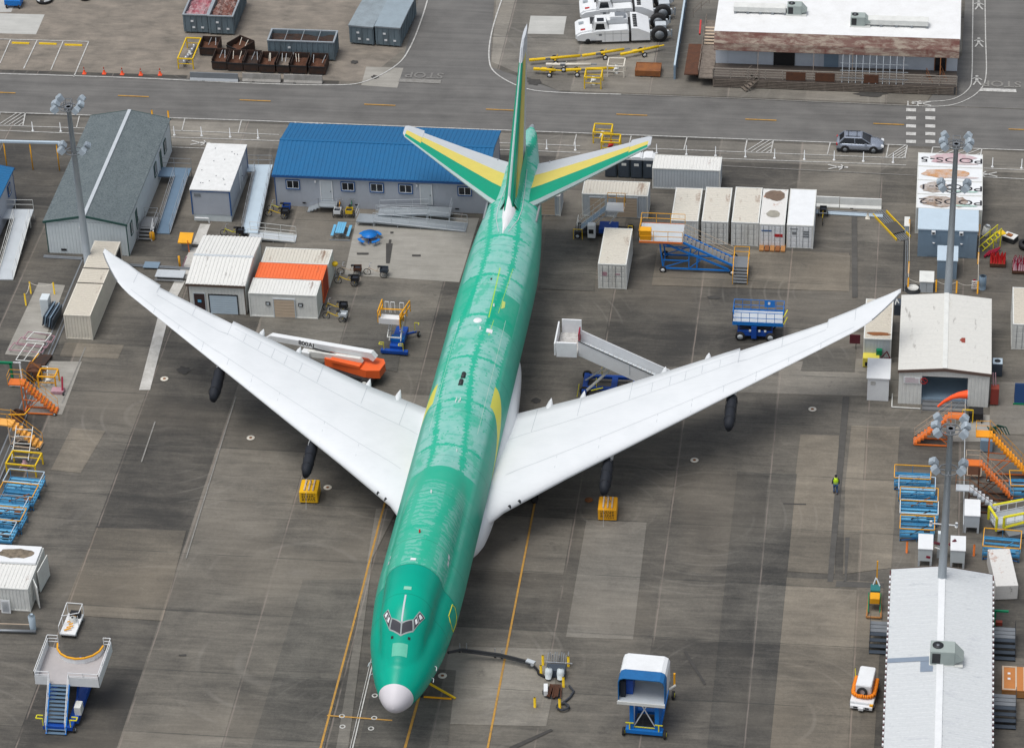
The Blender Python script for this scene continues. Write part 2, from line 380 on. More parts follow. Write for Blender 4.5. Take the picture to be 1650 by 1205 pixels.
# slabs that stand out from their neighbours
for nm, pts, mt in [
  ('pale_pad', [(0, 22), (72, 24), (58, 56), (-10, 54)], PALE),
  ('pale_pad', [(-40, -6), (28, -2), (18, 20), (-40, 20)], PALE),
  ('pale_pad', [(855, 26), (913, 27), (908, 56), (850, 55)], PALE),
  ('concrete_patch', [(590, 108), (650, 110), (640, 142), (582, 138)], LIGHTC),
  ('concrete_patch', [(576, 346), (772, 352), (740, 455), (555, 443)], LIGHTC),
  ('concrete_patch', [(945, 838), (1042, 842), (1020, 1030), (912, 1026)], GREY),
  ('concrete_patch', [(1060, 600), (1075, 592), (1462, 575), (1455, 640), (1042, 628)], GREY),
  ('concrete_patch', [(115, 690), (170, 694), (130, 762), (82, 757)], TANC),
  ('concrete_patch', [(62, 456), (105, 460), (62, 576), (8, 571)], LIGHTC),
  ('concrete_patch', [(73, 582), (132, 583), (100, 668), (45, 668)], LIGHTC),
  ('concrete_patch', [(105, 552), (200, 556), (190, 578), (96, 574)], TANC),
  ('concrete_patch', [(1176, 402), (1368, 408), (1366, 462), (1166, 458)], TANC),
  ('concrete_patch', [(636, 636), (790, 640), (786, 700), (620, 690)], GREY),
  ('concrete_patch', [(700, 1040), (905, 1046), (880, 1170), (668, 1165)], GREY),
  ('concrete_patch', [(155, 850), (300, 855), (262, 1000), (100, 990)], TANC),
  ('concrete_patch', [(1290, 700), (1352, 702), (1345, 925), (1262, 920)], TANC),
  ('concrete_patch', [(1372, 686), (1450, 688), (1436, 915), (1358, 925), (1362, 780)], TANC),
  ('concrete_patch', [(1262, 930), (1424, 938), (1408, 1215), (1235, 1215)], TANC),
  ('concrete_patch', [(1060, 400), (1370, 412), (1368, 470), (1050, 460)], TANC),
  ('concrete_patch', [(1560, 668), (1596, 669), (1594, 712), (1520, 712)], LIGHTC),
  ('concrete_patch', [(1596, 616), (1660, 616), (1660, 700), (1594, 700)], GREY),
  ('dark_slab', [(1188, 760), (1284, 764), (1240, 1215), (1138, 1215)], DARKC),
  ('dark_slab', [(488, 935), (590, 932), (520, 1215), (402, 1215)], DARKC),
  ('dark_slab', [(650, 1075), (735, 1080), (720, 1215), (575, 1215), (605, 1080)], DARKC),
  ('dark_slab', [(1300, 560), (1380, 563), (1377, 600), (1290, 598)], DARKC),
  ('dark_slab', [(560, 1215), (540, 1215), (606, 820), (640, 820), (600, 900)], GREY),
  ('dark_slab', [(880, 370), (965, 374), (958, 470), (868, 466)], DARKC),
  ('dark_slab', [(420, 470), (660, 480), (640, 600), (420, 560)], DARKC),
]: _z[0] += .0013; sheet(nm, pts, mt, _z[0]+.006)
for pts in [[(1358, 640), (1369, 640), (1342, 938), (1333, 938)], [(1348, 936), (1424, 940), (1424, 948), (1346, 946)],
            [(1362, 866), (1369, 866), (1364, 935), (1368, 935), (1359, 938), (1361, 930)],
            [(1372, 340), (1381, 340), (1382, 480), (1373, 480)]]: sheet('asphalt_strip', pts, STRIP, .050)
for pts in [[(622, 393), (633, 393), (628, 425), (622, 425)], [(575, 408), (594, 408), (594, 411), (575, 411)], [(664, 411), (678, 411), (678, 414), (664, 414)],
            [(629, 374), (634, 374), (634, 377), (629, 377)], [(627, 387), (631, 387), (630, 393), (626, 393)], [(1101, 1050), (1106, 1049), (1138, 1102), (1134, 1104)], [(820, 1204), (888, 1174), (891, 1177), (830, 1207)],
            [(1262, 811), (1299, 812), (1299, 814), (1262, 813)], [(288, 1055), (300, 1054), (300, 1057), (288, 1057)], [(154, 848), (168, 849), (168, 851), (154, 850)]]: sheet('tar_seal', pts, 'tar', .052)
for (u, v, a, b_) in [(861, 133, 11, 5), (1492, 290, 14, 26), (864, 646, 8, 4), (296, 597, 11, 6), (1403, 152, 24, 5), (1150, 480, 10, 3), (571, 101, 6, 3), (604, 125, 6, 3)]:
    pts = [(u+a*math.cos(k*PI/8)*(1+.25*math.sin(k*2.3+u)), v+b_*math.sin(k*PI/8)*(1+.2*math.cos(k*1.7+v))) for k in range(16)]
    sheet('oil_stain', pts, 'tar', .048)
# ---- painted lines
def line(pts, w=.12, mat='line_white', z=.058, name='painted_line'):
    mb = MB(); q = [G(u, v) for u, v in pts]
    for i, (a, b) in enumerate(zip(q, q[1:])):
        d = (b-a).normalized(); n = Vector((-d.y, d.x, 0))*w/2; e = d*(w*.3 if len(q) > 2 else 0)
        zz = z+(i % 2)*.0012
        mb.ngon([(c.x, c.y, zz) for c in (a-n-e, b-n+e, b+n+e, a+n-e)])
    o = mb.build(name, mat); o['kind'] = 'structure'; return o
def curve(pts, n=6):
    P_ = [Vector(p) for p in pts]; out = []
    for i in range(len(P_)-1):
        p0, p1, p2, p3 = P_[max(i-1, 0)], P_[i], P_[i+1], P_[min(i+2, len(P_)-1)]
        for k in range(n):
            t = k/n; out.append(tuple(.5*((2*p1)+(p2-p0)*t+(2*p0-5*p1+4*p2-p3)*t*t+(3*p1-p0-3*p2+p3)*t*t*t)))
    return out+[tuple(pts[-1])]
WL = 'line_white'
line(curve([(-60, 118), (200, 126), (400, 135), (540, 138), (592, 131), (640, 105), (662, 75), (680, 30), (692, -10)]), .14)
line(curve([(812, -10), (793, 50), (788, 95), (800, 120), (845, 143), (900, 150), (1000, 153)]), .14)
line([(1000, 153), (1200, 160), (1460, 171)], .12, 'line_faint')
line([(-60, 180), (400, 195), (820, 211), (1220, 226), (1460, 235)], .13)
line([(1503, 238), (1680, 244)], .13)
line([(-60, 201), (150, 208)], .1); line([(-60, 209), (150, 217)], .1); line([(276, 211), (450, 218)], .1); line([(276, 222), (450, 228)], .1); line([(276, 238), (330, 240)], .1)
line([(805, 231), (935, 236)], .1); line([(805, 242), (935, 247)], .1); line([(1040, 240), (1460, 256)], .1); line([(1040, 252), (1460, 267)], .1); line([(1160, 268), (1480, 284)], .1, 'line_faint')
line([(1585, 272), (1680, 276)], .1); line([(1585, 286), (1680, 291)], .1)
for (u, v) in [(0, 150), (215, 156), (411, 163), (612, 170), (808, 178), (1018, 186), (1226, 194), (1432, 201), (1650, 210)]:
    line([(u-25, v-1), (u+25, v+1)], .16, 'line_yellow', .061)
def hatch(u0, v0, u1, v1, h, n=5, lean=26):
    "hatched box: top edge (u0,v0)-(u1,v1), depth h pixels"
    f = lambda a, b: (u0+(u1-u0)*a-4*b*h/20, v0+(v1-v0)*a+h*b)
    line([f(0, 0), f(0, 1)]); line([f(1, 0), f(1, 1)])
    for i in range(n):
        a = (i+.2)/n; b = min(1, a+lean/(u1-u0))
        line([f(a, 1), f(b, 1-(b-a)*(u1-u0)/lean)], .1, z=.064)
for q in [(0, 182, 41, 183, 20), (476, 197, 520, 199, 4), (1204, 225, 1246, 227, 20), (1432, 233, 1462, 235, 21), (1503, 238, 1582, 241, 12)]: hatch(*q)
for u, v in [(128, 188), (298, 192), (389, 195), (612, 205), (703, 208), (929, 217), (1017, 220), (1107, 222), (1338, 230)]: line([(u, v), (u-5, v+20)], .1)
# parking bays top-left
line([(0, 64), (143, 68)], .12); line([(143, 68), (119, 125)], .12)
for a, b in [((17, 65), (0, 103)), ((60, 66), (38, 112)), ((102, 67), (82, 114))]: line([a, b], .12)
# apron lines
line([(640, 740), (612, 840), (571, 1000), (514, 1215)], .16, 'line_yellow', .061); line([(880, 730), (862, 810), (784, 1215)], .16, 'line_yellow', .061)
line([(676, 1120), (650, 1215)], .2, 'line_yellow', .061)
line([(527, 1153), (632, 1161)], .14, 'line_yellow', .066)
line([(605, 1050), (566, 1215)], .09, WL, .061); line([(601, 1050), (562, 1215)], .05, WL, .061)
m_worn = patch_mat('worn_white_paint', (.34, .33, .30), (.62, .61, .58), .8, False)
for a, b in [((331, 362), (318, 395)), ((316, 400), (292, 450)), ((291, 452), (266, 500)), ((266, 500), (233, 629))]:
    line([a, b], .95, m_worn, .055)
line([(380, 640), (300, 900)], .1, 'line_faint'); line([(138, 560), (100, 650)], .1, 'line_faint')
line([(250, 680), (228, 745)], .12, 'line_faint')
# walkway on the right
for off in (0, 1):
    pts = [(1568-off*0, -10), (1567, 60), (1566, 122), (1560, 145), (1530, 162), (1470, 165)] if off == 0 else [(1587, -10), (1588, 60), (1589, 120), (1580, 145), (1555, 163), (1520, 172), (1460, 171)]
    line(curve(pts), .11)
line([(1463, 164), (1463, 171)], .11)
for (u0, u1) in ((1460, 1476), (1491, 1507)):
    for v in (178, 191, 204, 216.5, 229): sheet('crosswalk_bar', [(u0, v-2.6), (u1, v-2), (u1, v+3.2), (u0, v+2.6)], WL, .063)
sheet('stop_bar', [(1580, 143), (1637, 145), (1638, 150), (1579, 148)], WL, .063)
sheet('stop_bar', [(643, 128), (711, 130), (710, 136), (642, 133)], 'line_faint', .063)
def gtext(t, u, v, size, rz, mat, nm):
    q = G(u, v); o = text_mesh(t, size, nm, mat, None, (q.x, q.y, .06), (0, 0, rz), .002, .02); o['kind'] = 'structure'
gtext('STOP', 684, 122, 1.6, PI, 'tar' if False else plain('stop_paint', (.21, .205, .195), .85, 0, .9, (.15, .145, .135), 4), 'stop_marking'); gtext('STOP', 1614, 136, 1.6, PI, 'line_faint', 'stop_marking')
def walker(u, v, rz, s=1.0):
    q = G(u, v); mb = MB(); z = .064
    def seg(a, b, w_):
        a, b = Vector(a)*s, Vector(b)*s; d = (b-a).normalized(); n = Vector((-d.y, d.x))*w_*s/2
        mb.ngon([(c.x, c.y, 0) for c in (a-n, b-n, b+n, a+n)])
    mb.ngon([(s*(.16*math.cos(k*PI/5)), s*(1.0+.16*math.sin(k*PI/5)), 0) for k in range(10)])
    seg((0, .82), (0, .1), .3); seg((0, .75), (.5, .3), .12); seg((0, .75), (-.45, .45), .12); seg((.02, .15), (.42, -.7), .16); seg((-.02, .15), (-.35, -.75), .16)
    o = mb.build('walkway_symbol', WL); o.location = (q.x, q.y, z); o.rotation_euler = (0, 0, rz); o['kind'] = 'structure'
for u, v, r in [(1577, 11, 0), (1577, 71, 0), (1574, 132, 0), (1488, 168, PI/2), (1347, 270, -PI/2), (1594, 282, PI/2), (320, 231, -PI/2)]: walker(u, v, r)
# ground targets (small orange and white discs)
for i, (u, v, c) in enumerate([(265, 611, 'the outboard pylon cover, leftmost in the scene'), (404, 706, 'the left wing tip half'), (528, 786, 'the left yellow weight'), (1309, 660, 'the blue platform far under the right wing'), (1119, 742, 'the right outboard pylon'), (713, 1089, 'the nose wheel chock bar'), (949, 806, 'the right yellow weight')]):
    q = G(u, v); mb = MB(); mb.lathe((q.x, q.y, .0), (0, 0, 1), [(.06, .34), (.072, .32), (.074, .14)], 20); mb.mat(1).lathe((q.x, q.y, 0), (0, 0, 1), [(.06, .14), (.078, .13), (.078, .01)], 14)
    mb.build('ground_marker', ['rust_orange' if i in (6, ) else 'cream_paint', 'rust_orange'])['kind'] = 'structure'
for u, v in [(551, 1154), (603, 1157), (552, 1171), (598, 1174), (604, 1121)]:
    q = G(u, v); MB().lathe((q.x, q.y, 0), (0, 0, 1), [(.066, .13), (.072, .13), (.072, .22), (.064, .23)], 16, False).build('tie_down_ring', 'line_white')['kind'] = 'structure'
# drainage trench on the left
def trench():
    mb = MB(); a, b = G(140, 420), G(-20, 800)
    d = (b-a).normalized(); n = Vector((-d.y, d.x, 0))
    for off, w_, z, mi in ((0, .9, .070, 0), (-.42, .12, .076, 1), (.42, .12, .076, 1), (.1, .1, .082, 1)):
        c0, c1 = a+n*off, b+n*off; e = n*w_/2
        mb.mat(mi).ngon([(c.x, c.y, z) for c in (c0-e, c1-e, c1+e, c0+e)])
    o = mb.build('drain_trench', ['dk_conc', 'steel_grey']); o['kind'] = 'structure'
trench()
# ================================================================ AIRCRAFT
plane = thing('jumbo_jet', 'huge green jumbo jet with white wings and no engines, nose towards the viewer', 'airplane', (-34.79, 175.27, 0), -0.0145)
def hump(t, tab):
    "smooth table lookup"
    for i in range(len(tab)-1):
        if t <= tab[i+1][0]: break
    a, b = tab[i], tab[i+1]; x = max(0, min(1, (t-a[0])/(b[0]-a[0])))
    pm = tab[max(i-1, 0)]; pn = tab[min(i+2, len(tab)-1)]; out = []
    h = b[0]-a[0]
    for k in range(1, len(a)):
        s1 = (b[k]-a[k])/h
        s0 = (a[k]-pm[k])/(a[0]-pm[0]) if a is not pm else s1
        s2 = (pn[k]-b[k])/(pn[0]-b[0]) if pn is not b else s1
        m0 = 0 if s0*s1 <= 0 else 2*s0*s1/(s0+s1); m1 = 0 if s1*s2 <= 0 else 2*s1*s2/(s1+s2)
        if a is pm: m0 = s1*1.2
        if b is pn: m1 = s1
        t2, t3 = x*x, x*x*x
        out.append((2*t3-3*t2+1)*a[k]+(t3-2*t2+x)*h*m0+(-2*t3+3*t2)*b[k]+(t3-t2)*h*m1)
    return out
# s, bottom, top, half width, upper-lobe top, upper-lobe half width
FUS = [(-1.42, 4.70, 4.80, .04, 4.76, .03), (-1.33, 4.40, 5.10, .34, 5.0, .2), (-1.05, 4.06, 5.46, .70, 5.3, .4), (-.5, 3.70, 5.86, 1.08, 5.7, .6), (.3, 3.36, 6.24, 1.46, 6.1, .8), (1.3, 3.02, 6.66, 1.85, 6.72, 1.15), (2.3, 2.76, 7.05, 2.16, 7.62, 1.45), (2.95, 2.64, 7.3, 2.32, 8.22, 1.56), (3.7, 2.52, 7.55, 2.5, 8.95, 1.66),
       (5.0, 2.38, 7.95, 2.78, 9.55, 1.88), (7.0, 2.26, 8.35, 3.0, 9.92, 1.98), (9.5, 2.2, 8.65, 3.19, 10.08, 2.18), (12, 2.2, 8.75, 3.25, 10.1, 2.25), (17, 2.2, 8.75, 3.25, 10.08, 2.25),
       (20, 2.2, 8.75, 3.25, 9.6, 2.2), (24, 2.2, 8.75, 3.25, 8.8, 2.1), (27, 2.2, 8.75, 3.25, 8.6, 2.0), (50, 2.22, 8.75, 3.25, 8.6, 2.0), (54, 2.4, 8.75, 3.2, 8.6, 2.0), (58, 3.05, 8.75, 2.98, 8.5, 1.9),
       (62, 4.0, 8.76, 2.55, 8.5, 1.6), (66, 5.15, 8.78, 1.98, 8.5, 1.2), (70, 6.35, 8.8, 1.32, 8.5, .8), (73, 7.3, 8.75, .78, 8.5, .4), (74.3, 7.75, 8.65, .5, 8.4, .3), (74.8, 8.0, 8.45, .22, 8.3, .1)]
def fsec(s, th, grow=0.0):
    zb, zt, hw, ut, uw = hump(s, FUS)
    zc = (zb+zt)/2; rz = (zt-zb)/2; dx, dz = math.sin(th), math.cos(th)
    r1 = 1/math.sqrt((dx/hw)**2+(dz/rz)**2)
    uh = min(uw*1.0, max(.05, (ut-zc)*.8)); uc = ut-uh-zc
    A = (dx/uw)**2+(dz/uh)**2; B = -2*dz*uc/uh**2; C = (uc/uh)**2-1; disc = B*B-4*A*C
    r2 = (-B+math.sqrt(disc))/(2*A) if disc > 0 else 0
    if ut <= zt and s > 1: r2 = 0
    k = .2 if s > 1.3 else .02
    r = max(r1, r2) if abs(r1-r2) > k*3 else max(r1, r2)+k*.25*(1-abs(r1-r2)/(k*3))**2
    r += grow
    return Vector((dx*r, s, zc+dz*r))
def fus_mesh(s0, s1, ns, n=64):
    mb = MB(); st = [s0+(s1-s0)*(i/ns)**(1.8 if s0 < 0 else 1) for i in range(ns+1)]
    v = [fsec(s, 2*PI*i/n) for s in st for i in range(n)]
    f = [(k*n+i, k*n+(i+1) % n, (k+1)*n+(i+1) % n, (k+1)*n+i) for k in range(len(st)-1) for i in range(n)]
    mb.add(v, f, True); return mb, st, n
def green_skin():
    m, nt, b = newmat('green_primer_skin'); N = NT(nt); co = N.obj(); x, y, z = N.sep(co)
    th = N.math('ARCTAN2', x, N.math('SUBTRACT', z, 5.5)); arc = N.math('MULTIPLY', th, 3.25)
    ath = N.math('ABSOLUTE', th); uv = N.comb(y, arc)
    bright = (.0, .39, .24, 1); pale = (.16, .46, .39, 1); pale2 = (.28, .53, .475, 1); teal = (.0, .30, .215, 1)
    n1 = N.noise(uv, .9, 5, .65); n2 = N.noise(uv, 5.5, 4, .7); n3 = N.noise(uv, .28, 3, .5)
    c = N.mix(N.ramp(n1, .35, .65), pale, pale2)
    wob = N.math('ADD', N.math('MULTIPLY', N.math('SUBTRACT', n2, .5), .75), N.math('MULTIPLY', N.math('SUBTRACT', n1, .5), .9))
    # stringer bands lengthwise
    def band(v, period, off, half):
        f = N.math('FRACT', N.math('DIVIDE', N.math('ADD', v, off), period))
        d = N.math('MULTIPLY', N.math('ABSOLUTE', N.math('SUBTRACT', f, .5)), period)
        return N.math('LESS_THAN', N.math('ADD', d, wob), half)
    tt_ = N.math('MULTIPLY', N.math('GREATER_THAN', N.math('SINE', N.math('MULTIPLY', y, 13.0)), .2), .13)
    l1 = band(N.math('ADD', arc, N.math('MULTIPLY', N.math('SINE', N.math('MULTIPLY', y, .21)), .55)), 2.5, .35, N.math('ADD', .17, tt_)); l2 = band(y, 6.1, 1.9, .15); l3 = band(y, 1.9, .6, .05)
    g = N.math('MAXIMUM', l1, N.math('MAXIMUM', l2, N.math('MULTIPLY', l3, .45)))
    blot = N.ramp(N.math('ADD', N.math('MULTIPLY', n1, .5), N.math('MULTIPLY', n3, .5)), .515, .57)
    g = N.math('MAXIMUM', g, N.math('MULTIPLY', blot, .75))
    # speckle of fastener touch-ups
    sp = N.new('ShaderNodeTexVoronoi'); N.link(uv, sp.inputs['Vector']); sp.inputs['Scale'].default_value = 2.0
    dot = N.math('MULTIPLY', N.math('LESS_THAN', sp.outputs['Distance'], .17), .95)
    mid = N.math('MULTIPLY', N.math('GREATER_THAN', y, 23), N.math('LESS_THAN', y, 42))
    g = N.math('MAXIMUM', g, N.math('MULTIPLY', dot, mid))
    teeth = N.math('MULTIPLY', N.math('GREATER_THAN', N.math('SINE', N.math('MULTIPLY', y, 14.0)), .1), .16)
    # cross ribs on the forward barrel
    fr = N.math('FRACT', N.math('ADD', N.math('MULTIPLY', y, 2.1), N.math('MULTIPLY', N.noise(uv, .9, 3, .6), 4.0))); rib = N.math('GREATER_THAN', N.math('ADD', fr, N.math('MULTIPLY', wob, .5)), .5)
    fwd = N.math('MULTIPLY', N.math('LESS_THAN', y, 19.8), N.math('GREATER_THAN', N.noise(N.comb(N.math('MULTIPLY', y, .1), arc), 1.1, 2, .5), .34))
    colg = N.math('LESS_THAN', N.math('ABSOLUTE', N.math('SUBTRACT', N.math('FRACT', N.math('DIVIDE', N.math('ADD', arc, N.math('MULTIPLY', wob, .5)), 1.75)), .5)), .10); rib = N.math('MAXIMUM', rib, colg)
    rb = N.math('MAXIMUM', N.math('MULTIPLY', N.math('MULTIPLY', rib, fwd), .9), N.math('MULTIPLY', N.math('LESS_THAN', y, 19.8), .45)); g = N.math('MAXIMUM', g, rb)
    db = N.math('MULTIPLY', N.math('GREATER_THAN', y, 19.8), N.math('LESS_THAN', y, 22.3)); g = N.math('MAXIMUM', g, N.math('MULTIPLY', db, N.math('LESS_THAN', ath, 1.2)))
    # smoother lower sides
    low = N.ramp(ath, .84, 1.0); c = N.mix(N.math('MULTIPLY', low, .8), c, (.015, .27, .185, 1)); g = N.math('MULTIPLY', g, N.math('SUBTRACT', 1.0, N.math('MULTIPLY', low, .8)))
    c = N.mix(N.math('MULTIPLY', g, .88), c, bright)
    # solid green panel patches towards the tail
    pa = N.math('MULTIPLY', N.math('MULTIPLY', N.math('GREATER_THAN', y, 42.5), N.math('LESS_THAN', y, 47.5)), N.math('GREATER_THAN', th, .15))
    pa = N.math('MULTIPLY', pa, N.math('LESS_THAN', th, .95)); c = N.mix(N.math('MULTIPLY', pa, .8), c, (.0, .33, .20, 1))
    pb = N.math('MULTIPLY', N.math('MULTIPLY', N.math('GREATER_THAN', y, 44), N.math('LESS_THAN', y, 50)), N.math('LESS_THAN', th, -.35)); c = N.mix(N.math('MULTIPLY', pb, .7), c, bright)
    # yellow chalk streaks
    def stripe(y0, y1, t0, t1, w_):
        tc = N.math('ADD', N.math('MULTIPLY', N.math('SUBTRACT', y, y0), (t1-t0)/(y1-y0)), t0)
        k = N.math('LESS_THAN', N.math('ABSOLUTE', N.math('SUBTRACT', th, tc)), w_)
        return N.math('MULTIPLY', k, N.math('MULTIPLY', N.math('GREATER_THAN', y, y0), N.math('LESS_THAN', y, y1)))
    for a in ((43.5, 51, .19, .155, .016), (41.0, 43.3, .30, .33, .008), (44.5, 51.5, .40, .49, .007)): c = N.mix(N.math('MULTIPLY', stripe(*a), .85), c, (.36, .62, .06, 1))
    # forward glossy section
    seam = N.math('ADD', 8.8, 0.0)
    fr_ = N.math('LESS_THAN', y, seam)
    c = N.mix(fr_, c, N.mix(N.ramp(n3, .3, .7), teal, (.0, .37, .25, 1)))
    edge = N.math('LESS_THAN', N.math('ABSOLUTE', N.math('SUBTRACT', y, seam)), .05); c = N.mix(N.math('MULTIPLY', edge, .5), c, (.01, .12, .09, 1))
    # yellow crescents above the wing trailing edge
    d8 = N.math('POWER', N.math('SUBTRACT', ath, .80), 2.0)
    ye = N.math('MULTIPLY', N.math('LESS_THAN', y, N.math('SUBTRACT', 35.0, N.math('MULTIPLY', d8, 10.0))), N.math('GREATER_THAN', y, N.math('SUBTRACT', 32.2, N.math('MULTIPLY', d8, 8.0))))
    ye = N.math('MULTIPLY', ye, N.math('MULTIPLY', N.math('GREATER_THAN', ath, .80), N.math('LESS_THAN', ath, 1.7)))
    c = N.mix(ye, c, (.62, .60, .10, 1))
    # fine panel lines
    pl_ = N.math('LESS_THAN', N.math('ABSOLUTE', N.math('SUBTRACT', ath, .64)), .006); pl_ = N.math('MULTIPLY', pl_, N.math('MULTIPLY', N.math('GREATER_THAN', y, 28), N.math('LESS_THAN', y, 44)))
    c = N.mix(N.math('MULTIPLY', pl_, .8), c, (.5, .62, .55, 1))
    sm_ = N.math('LESS_THAN', N.math('FRACT', N.math('DIVIDE', N.math('ADD', y, .4), 6.1)), .008); c = N.mix(N.math('MULTIPLY', sm_, .5), c, (.0, .12, .08, 1))
    N.link(c, b.inputs['Base Color']); b.inputs['Specular IOR Level'].default_value = .2
    N.link(N.math('SUBTRACT', .46, N.math('MULTIPLY', fr_, .19)), b.inputs['Roughness'])
    return m
GREEN = green_skin()
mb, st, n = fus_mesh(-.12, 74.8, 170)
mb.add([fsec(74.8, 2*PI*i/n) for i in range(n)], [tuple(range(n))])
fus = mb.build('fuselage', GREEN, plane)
RAD = plain('radome_white', (.62, .60, .63), .45, 0, .12)
mb, st, n = fus_mesh(-1.42, -.12, 16); mb.add([fsec(-1.42, 2*PI*i/n) for i in range(n)], [tuple(range(n-1, -1, -1))]); mb.build('radome', RAD, plane)
# cockpit windows wrapped on the skin: corner points given as (s, theta)
def skin_patch(cs, name, mat, parent, grow, label=None, n=6, th=.0):
    a, b_, c_, d_ = cs; mb = MB(); v = []
    for i in range(n+1):
        for j in range(n+1):
            x, y = i/n, j/n
            s = (a[0]*(1-x)+b_[0]*x)*(1-y)+(d_[0]*(1-x)+c_[0]*x)*y; t = (a[1]*(1-x)+b_[1]*x)*(1-y)+(d_[1]*(1-x)+c_[1]*x)*y
            v.append(fsec(s, rad(t), grow))
    mb.add(v, [(i*(n+1)+j, (i+1)*(n+1)+j, (i+1)*(n+1)+j+1, i*(n+1)+j+1) for i in range(n) for j in range(n)], True)
    o = mb.build(name, mat, parent, label)
    return o
MASKM = plain('cockpit_mask', (.16, .13, .16), .3, 0, .1)
FRM = plain('cockpit_frame', (.33, .37, .37), .4, 0, .1)
GL = plain('cockpit_glass', (.05, .05, .06), .12, 0, .3)
for sg in (-1, 1):
    T = lambda cs: [(s, t*sg) for s, t in cs]
    wn1 = skin_patch(T([(2.80, 0), (3.52, 0), (3.86, 11.8), (3.20, 15.2)]), 'window_frame', FRM, plane, .02)
    skin_patch(T([(2.90, .9), (3.44, .9), (3.77, 10.8), (3.24, 13.8)]), 'windshield', GL, wn1, .035)
    wn2 = skin_patch(T([(3.22, 15.3), (3.87, 11.9), (4.62, 16.4), (4.50, 24.5)]), 'window_frame', FRM, plane, .022)
    skin_patch(T([(3.33, 15.4), (3.86, 12.6), (4.16, 14.6), (3.80, 18.8)]), 'side_window', GL, wn2, .035)
    skin_patch(T([(3.90, 19.4), (4.24, 15.2), (4.55, 17.2), (4.42, 23.4)]), 'side_window', GL, wn2, .035)
    skin_patch(T([(3.60, 15.9), (3.86, 13.8), (4.02, 15.0), (3.80, 17.5)]), 'window_blind', 'white_paint', wn2, .045)
    skin_patch(T([(4.06, 19.4), (4.27, 16.6), (4.43, 17.8), (4.33, 21.6)]), 'window_blind', 'white_paint', wn2, .045)
skin_patch([(3.55, -.9), (5.6, -.8), (5.6, .8), (3.55, .9)], 'nose_strip', 'pale_grey', plane, .012)
skin_patch([(1.75, -14), (2.45, -11), (2.45, 12), (1.75, 15)], 'access_panel', plain('pale_green', (.12, .50, .36), .35), plane, .01)
skin_patch([(6.1, -3), (6.4, -3), (6.4, 4), (6.1, 4)], 'access_panel', plain('pale_green2', (.25, .55, .42), .4), plane, .01)
skin_patch([(9.2, -3), (9.45, -3), (9.45, 2), (9.2, 2)], 'roof_antenna_patch', 'white_paint', plane, .02)
for a, b_ in ((-1, 'dark'), (1, 'dark')):
    skin_patch([(2.7, 10*a), (2.85, 10*a), (2.85, 13.5*a), (2.7, 13.5*a)], 'wiper_box', 'black', plane, .03)
for (s, t) in ((11.6, 35), (11.0, 36.5)): skin_patch([(s, t), (s+.45, t-1), (s+.45, t+2.5), (s, t+3.5)], 'upper_deck_window', 'white_paint', plane, .012)
for (s, t) in ((12.0, -44), (11.4, -45)): skin_patch([(s, t), (s+.4, t), (s+.4, t-3), (s, t-3)], 'upper_deck_window', 'pale_grey', plane, .012)
mb = MB()   # crew door outline in yellow chalk
ring = [(8.5, 66), (8.65, 74), (8.55, 88), (8.3, 97), (7.4, 97), (7.15, 88), (7.1, 74), (7.3, 66)]
for a, b_ in zip(ring, ring[1:]+ring[:1]): mb.bar(fsec(a[0], rad(a[1]), .01), fsec(b_[0], rad(b_[1]), .01), .035)
mb.build('door_outline', 'lemon', plane)
# roof fittings
mb = MB(); mb.lathe(fsec(42.9, rad(-4)), (-.05, 0, 1), [(0, .36), (.05, .34), (.07, .2), (.08, .01)], 18); o = mb.build('satcom_patch', 'white_paint', plane)
for s, t in ((34.9, -3.5), (33.9, -4.5)):
    mb = MB(); a, b_ = fsec(s-.33, rad(t), .01), fsec(s+.33, rad(t), .01); mb.bar(a, b_, .19, 10); mb.build('life_raft_hatch', 'dark_metal', plane)
for s, t, w_ in ((31.5, -4, .05), (31.2, -5, .05), (31.5, 1, .05), (31.2, 0, .05), (41.6, 3, .09), (17.5, 0, .07), (24.8, 14, .04), (12.5, -1, .08), (45.2, 14, .07)):
    mb = MB(); c = fsec(s, rad(t)); mb.bar(c, c+Vector((0, .12, .22)), w_, 4); mb.build('blade_antenna', 'white_paint' if w_ != .08 else 'red', plane)
skin_patch([(41.4, 12), (41.9, 12), (41.9, 21), (41.4, 21)], 'tape_patch', 'white_paint', plane, .012)
skin_patch([(45.2, 25), (46.4, 24.5), (46.4, 29), (45.6, 30)], 'roof_patch', plain('yellow_green', (.52, .62, .16), .5), plane, .012)
skin_patch([(49.0, -1), (49.3, -1), (49.3, 1.5), (49.0, 1.5)], 'roof_sensor', 'dark_metal', plane, .02)

# ---- wings
WINGM, nt_, b_w = newmat('wing_white'); Nw = NT(nt_); cw = Nw.obj()
cc = Nw.mix(Nw.math('MULTIPLY', Nw.ramp(Nw.noise(cw, .5, 5, .6), .4, .7), .24), (.71, .735, .75, 1), (.54, .575, .59, 1))
cc = Nw.mix(Nw.math('MULTIPLY', Nw.ramp(Nw.noise(Nw.scale(cw, (.3, 2, 1)), 2.2, 5, .7), .55, .72), .16), cc, (.50, .52, .51, 1))
Nw.link(cc, b_w.inputs['Base Color']); b_w.inputs['Roughness'].default_value = .42; b_w.inputs['Specular IOR Level'].default_value = .35
wz = lambda t: 3.9+.13*(t-3.2)
LE = [(0, 20.4), (3.2, 21.6), (4.5, 23.45), (12.3, 30.15), (21.4, 37.98), (30.6, 45.9), (31.4, 46.75), (32.2, 47.75), (33.0, 49.1), (33.7, 50.4), (34.2, 51.5)]
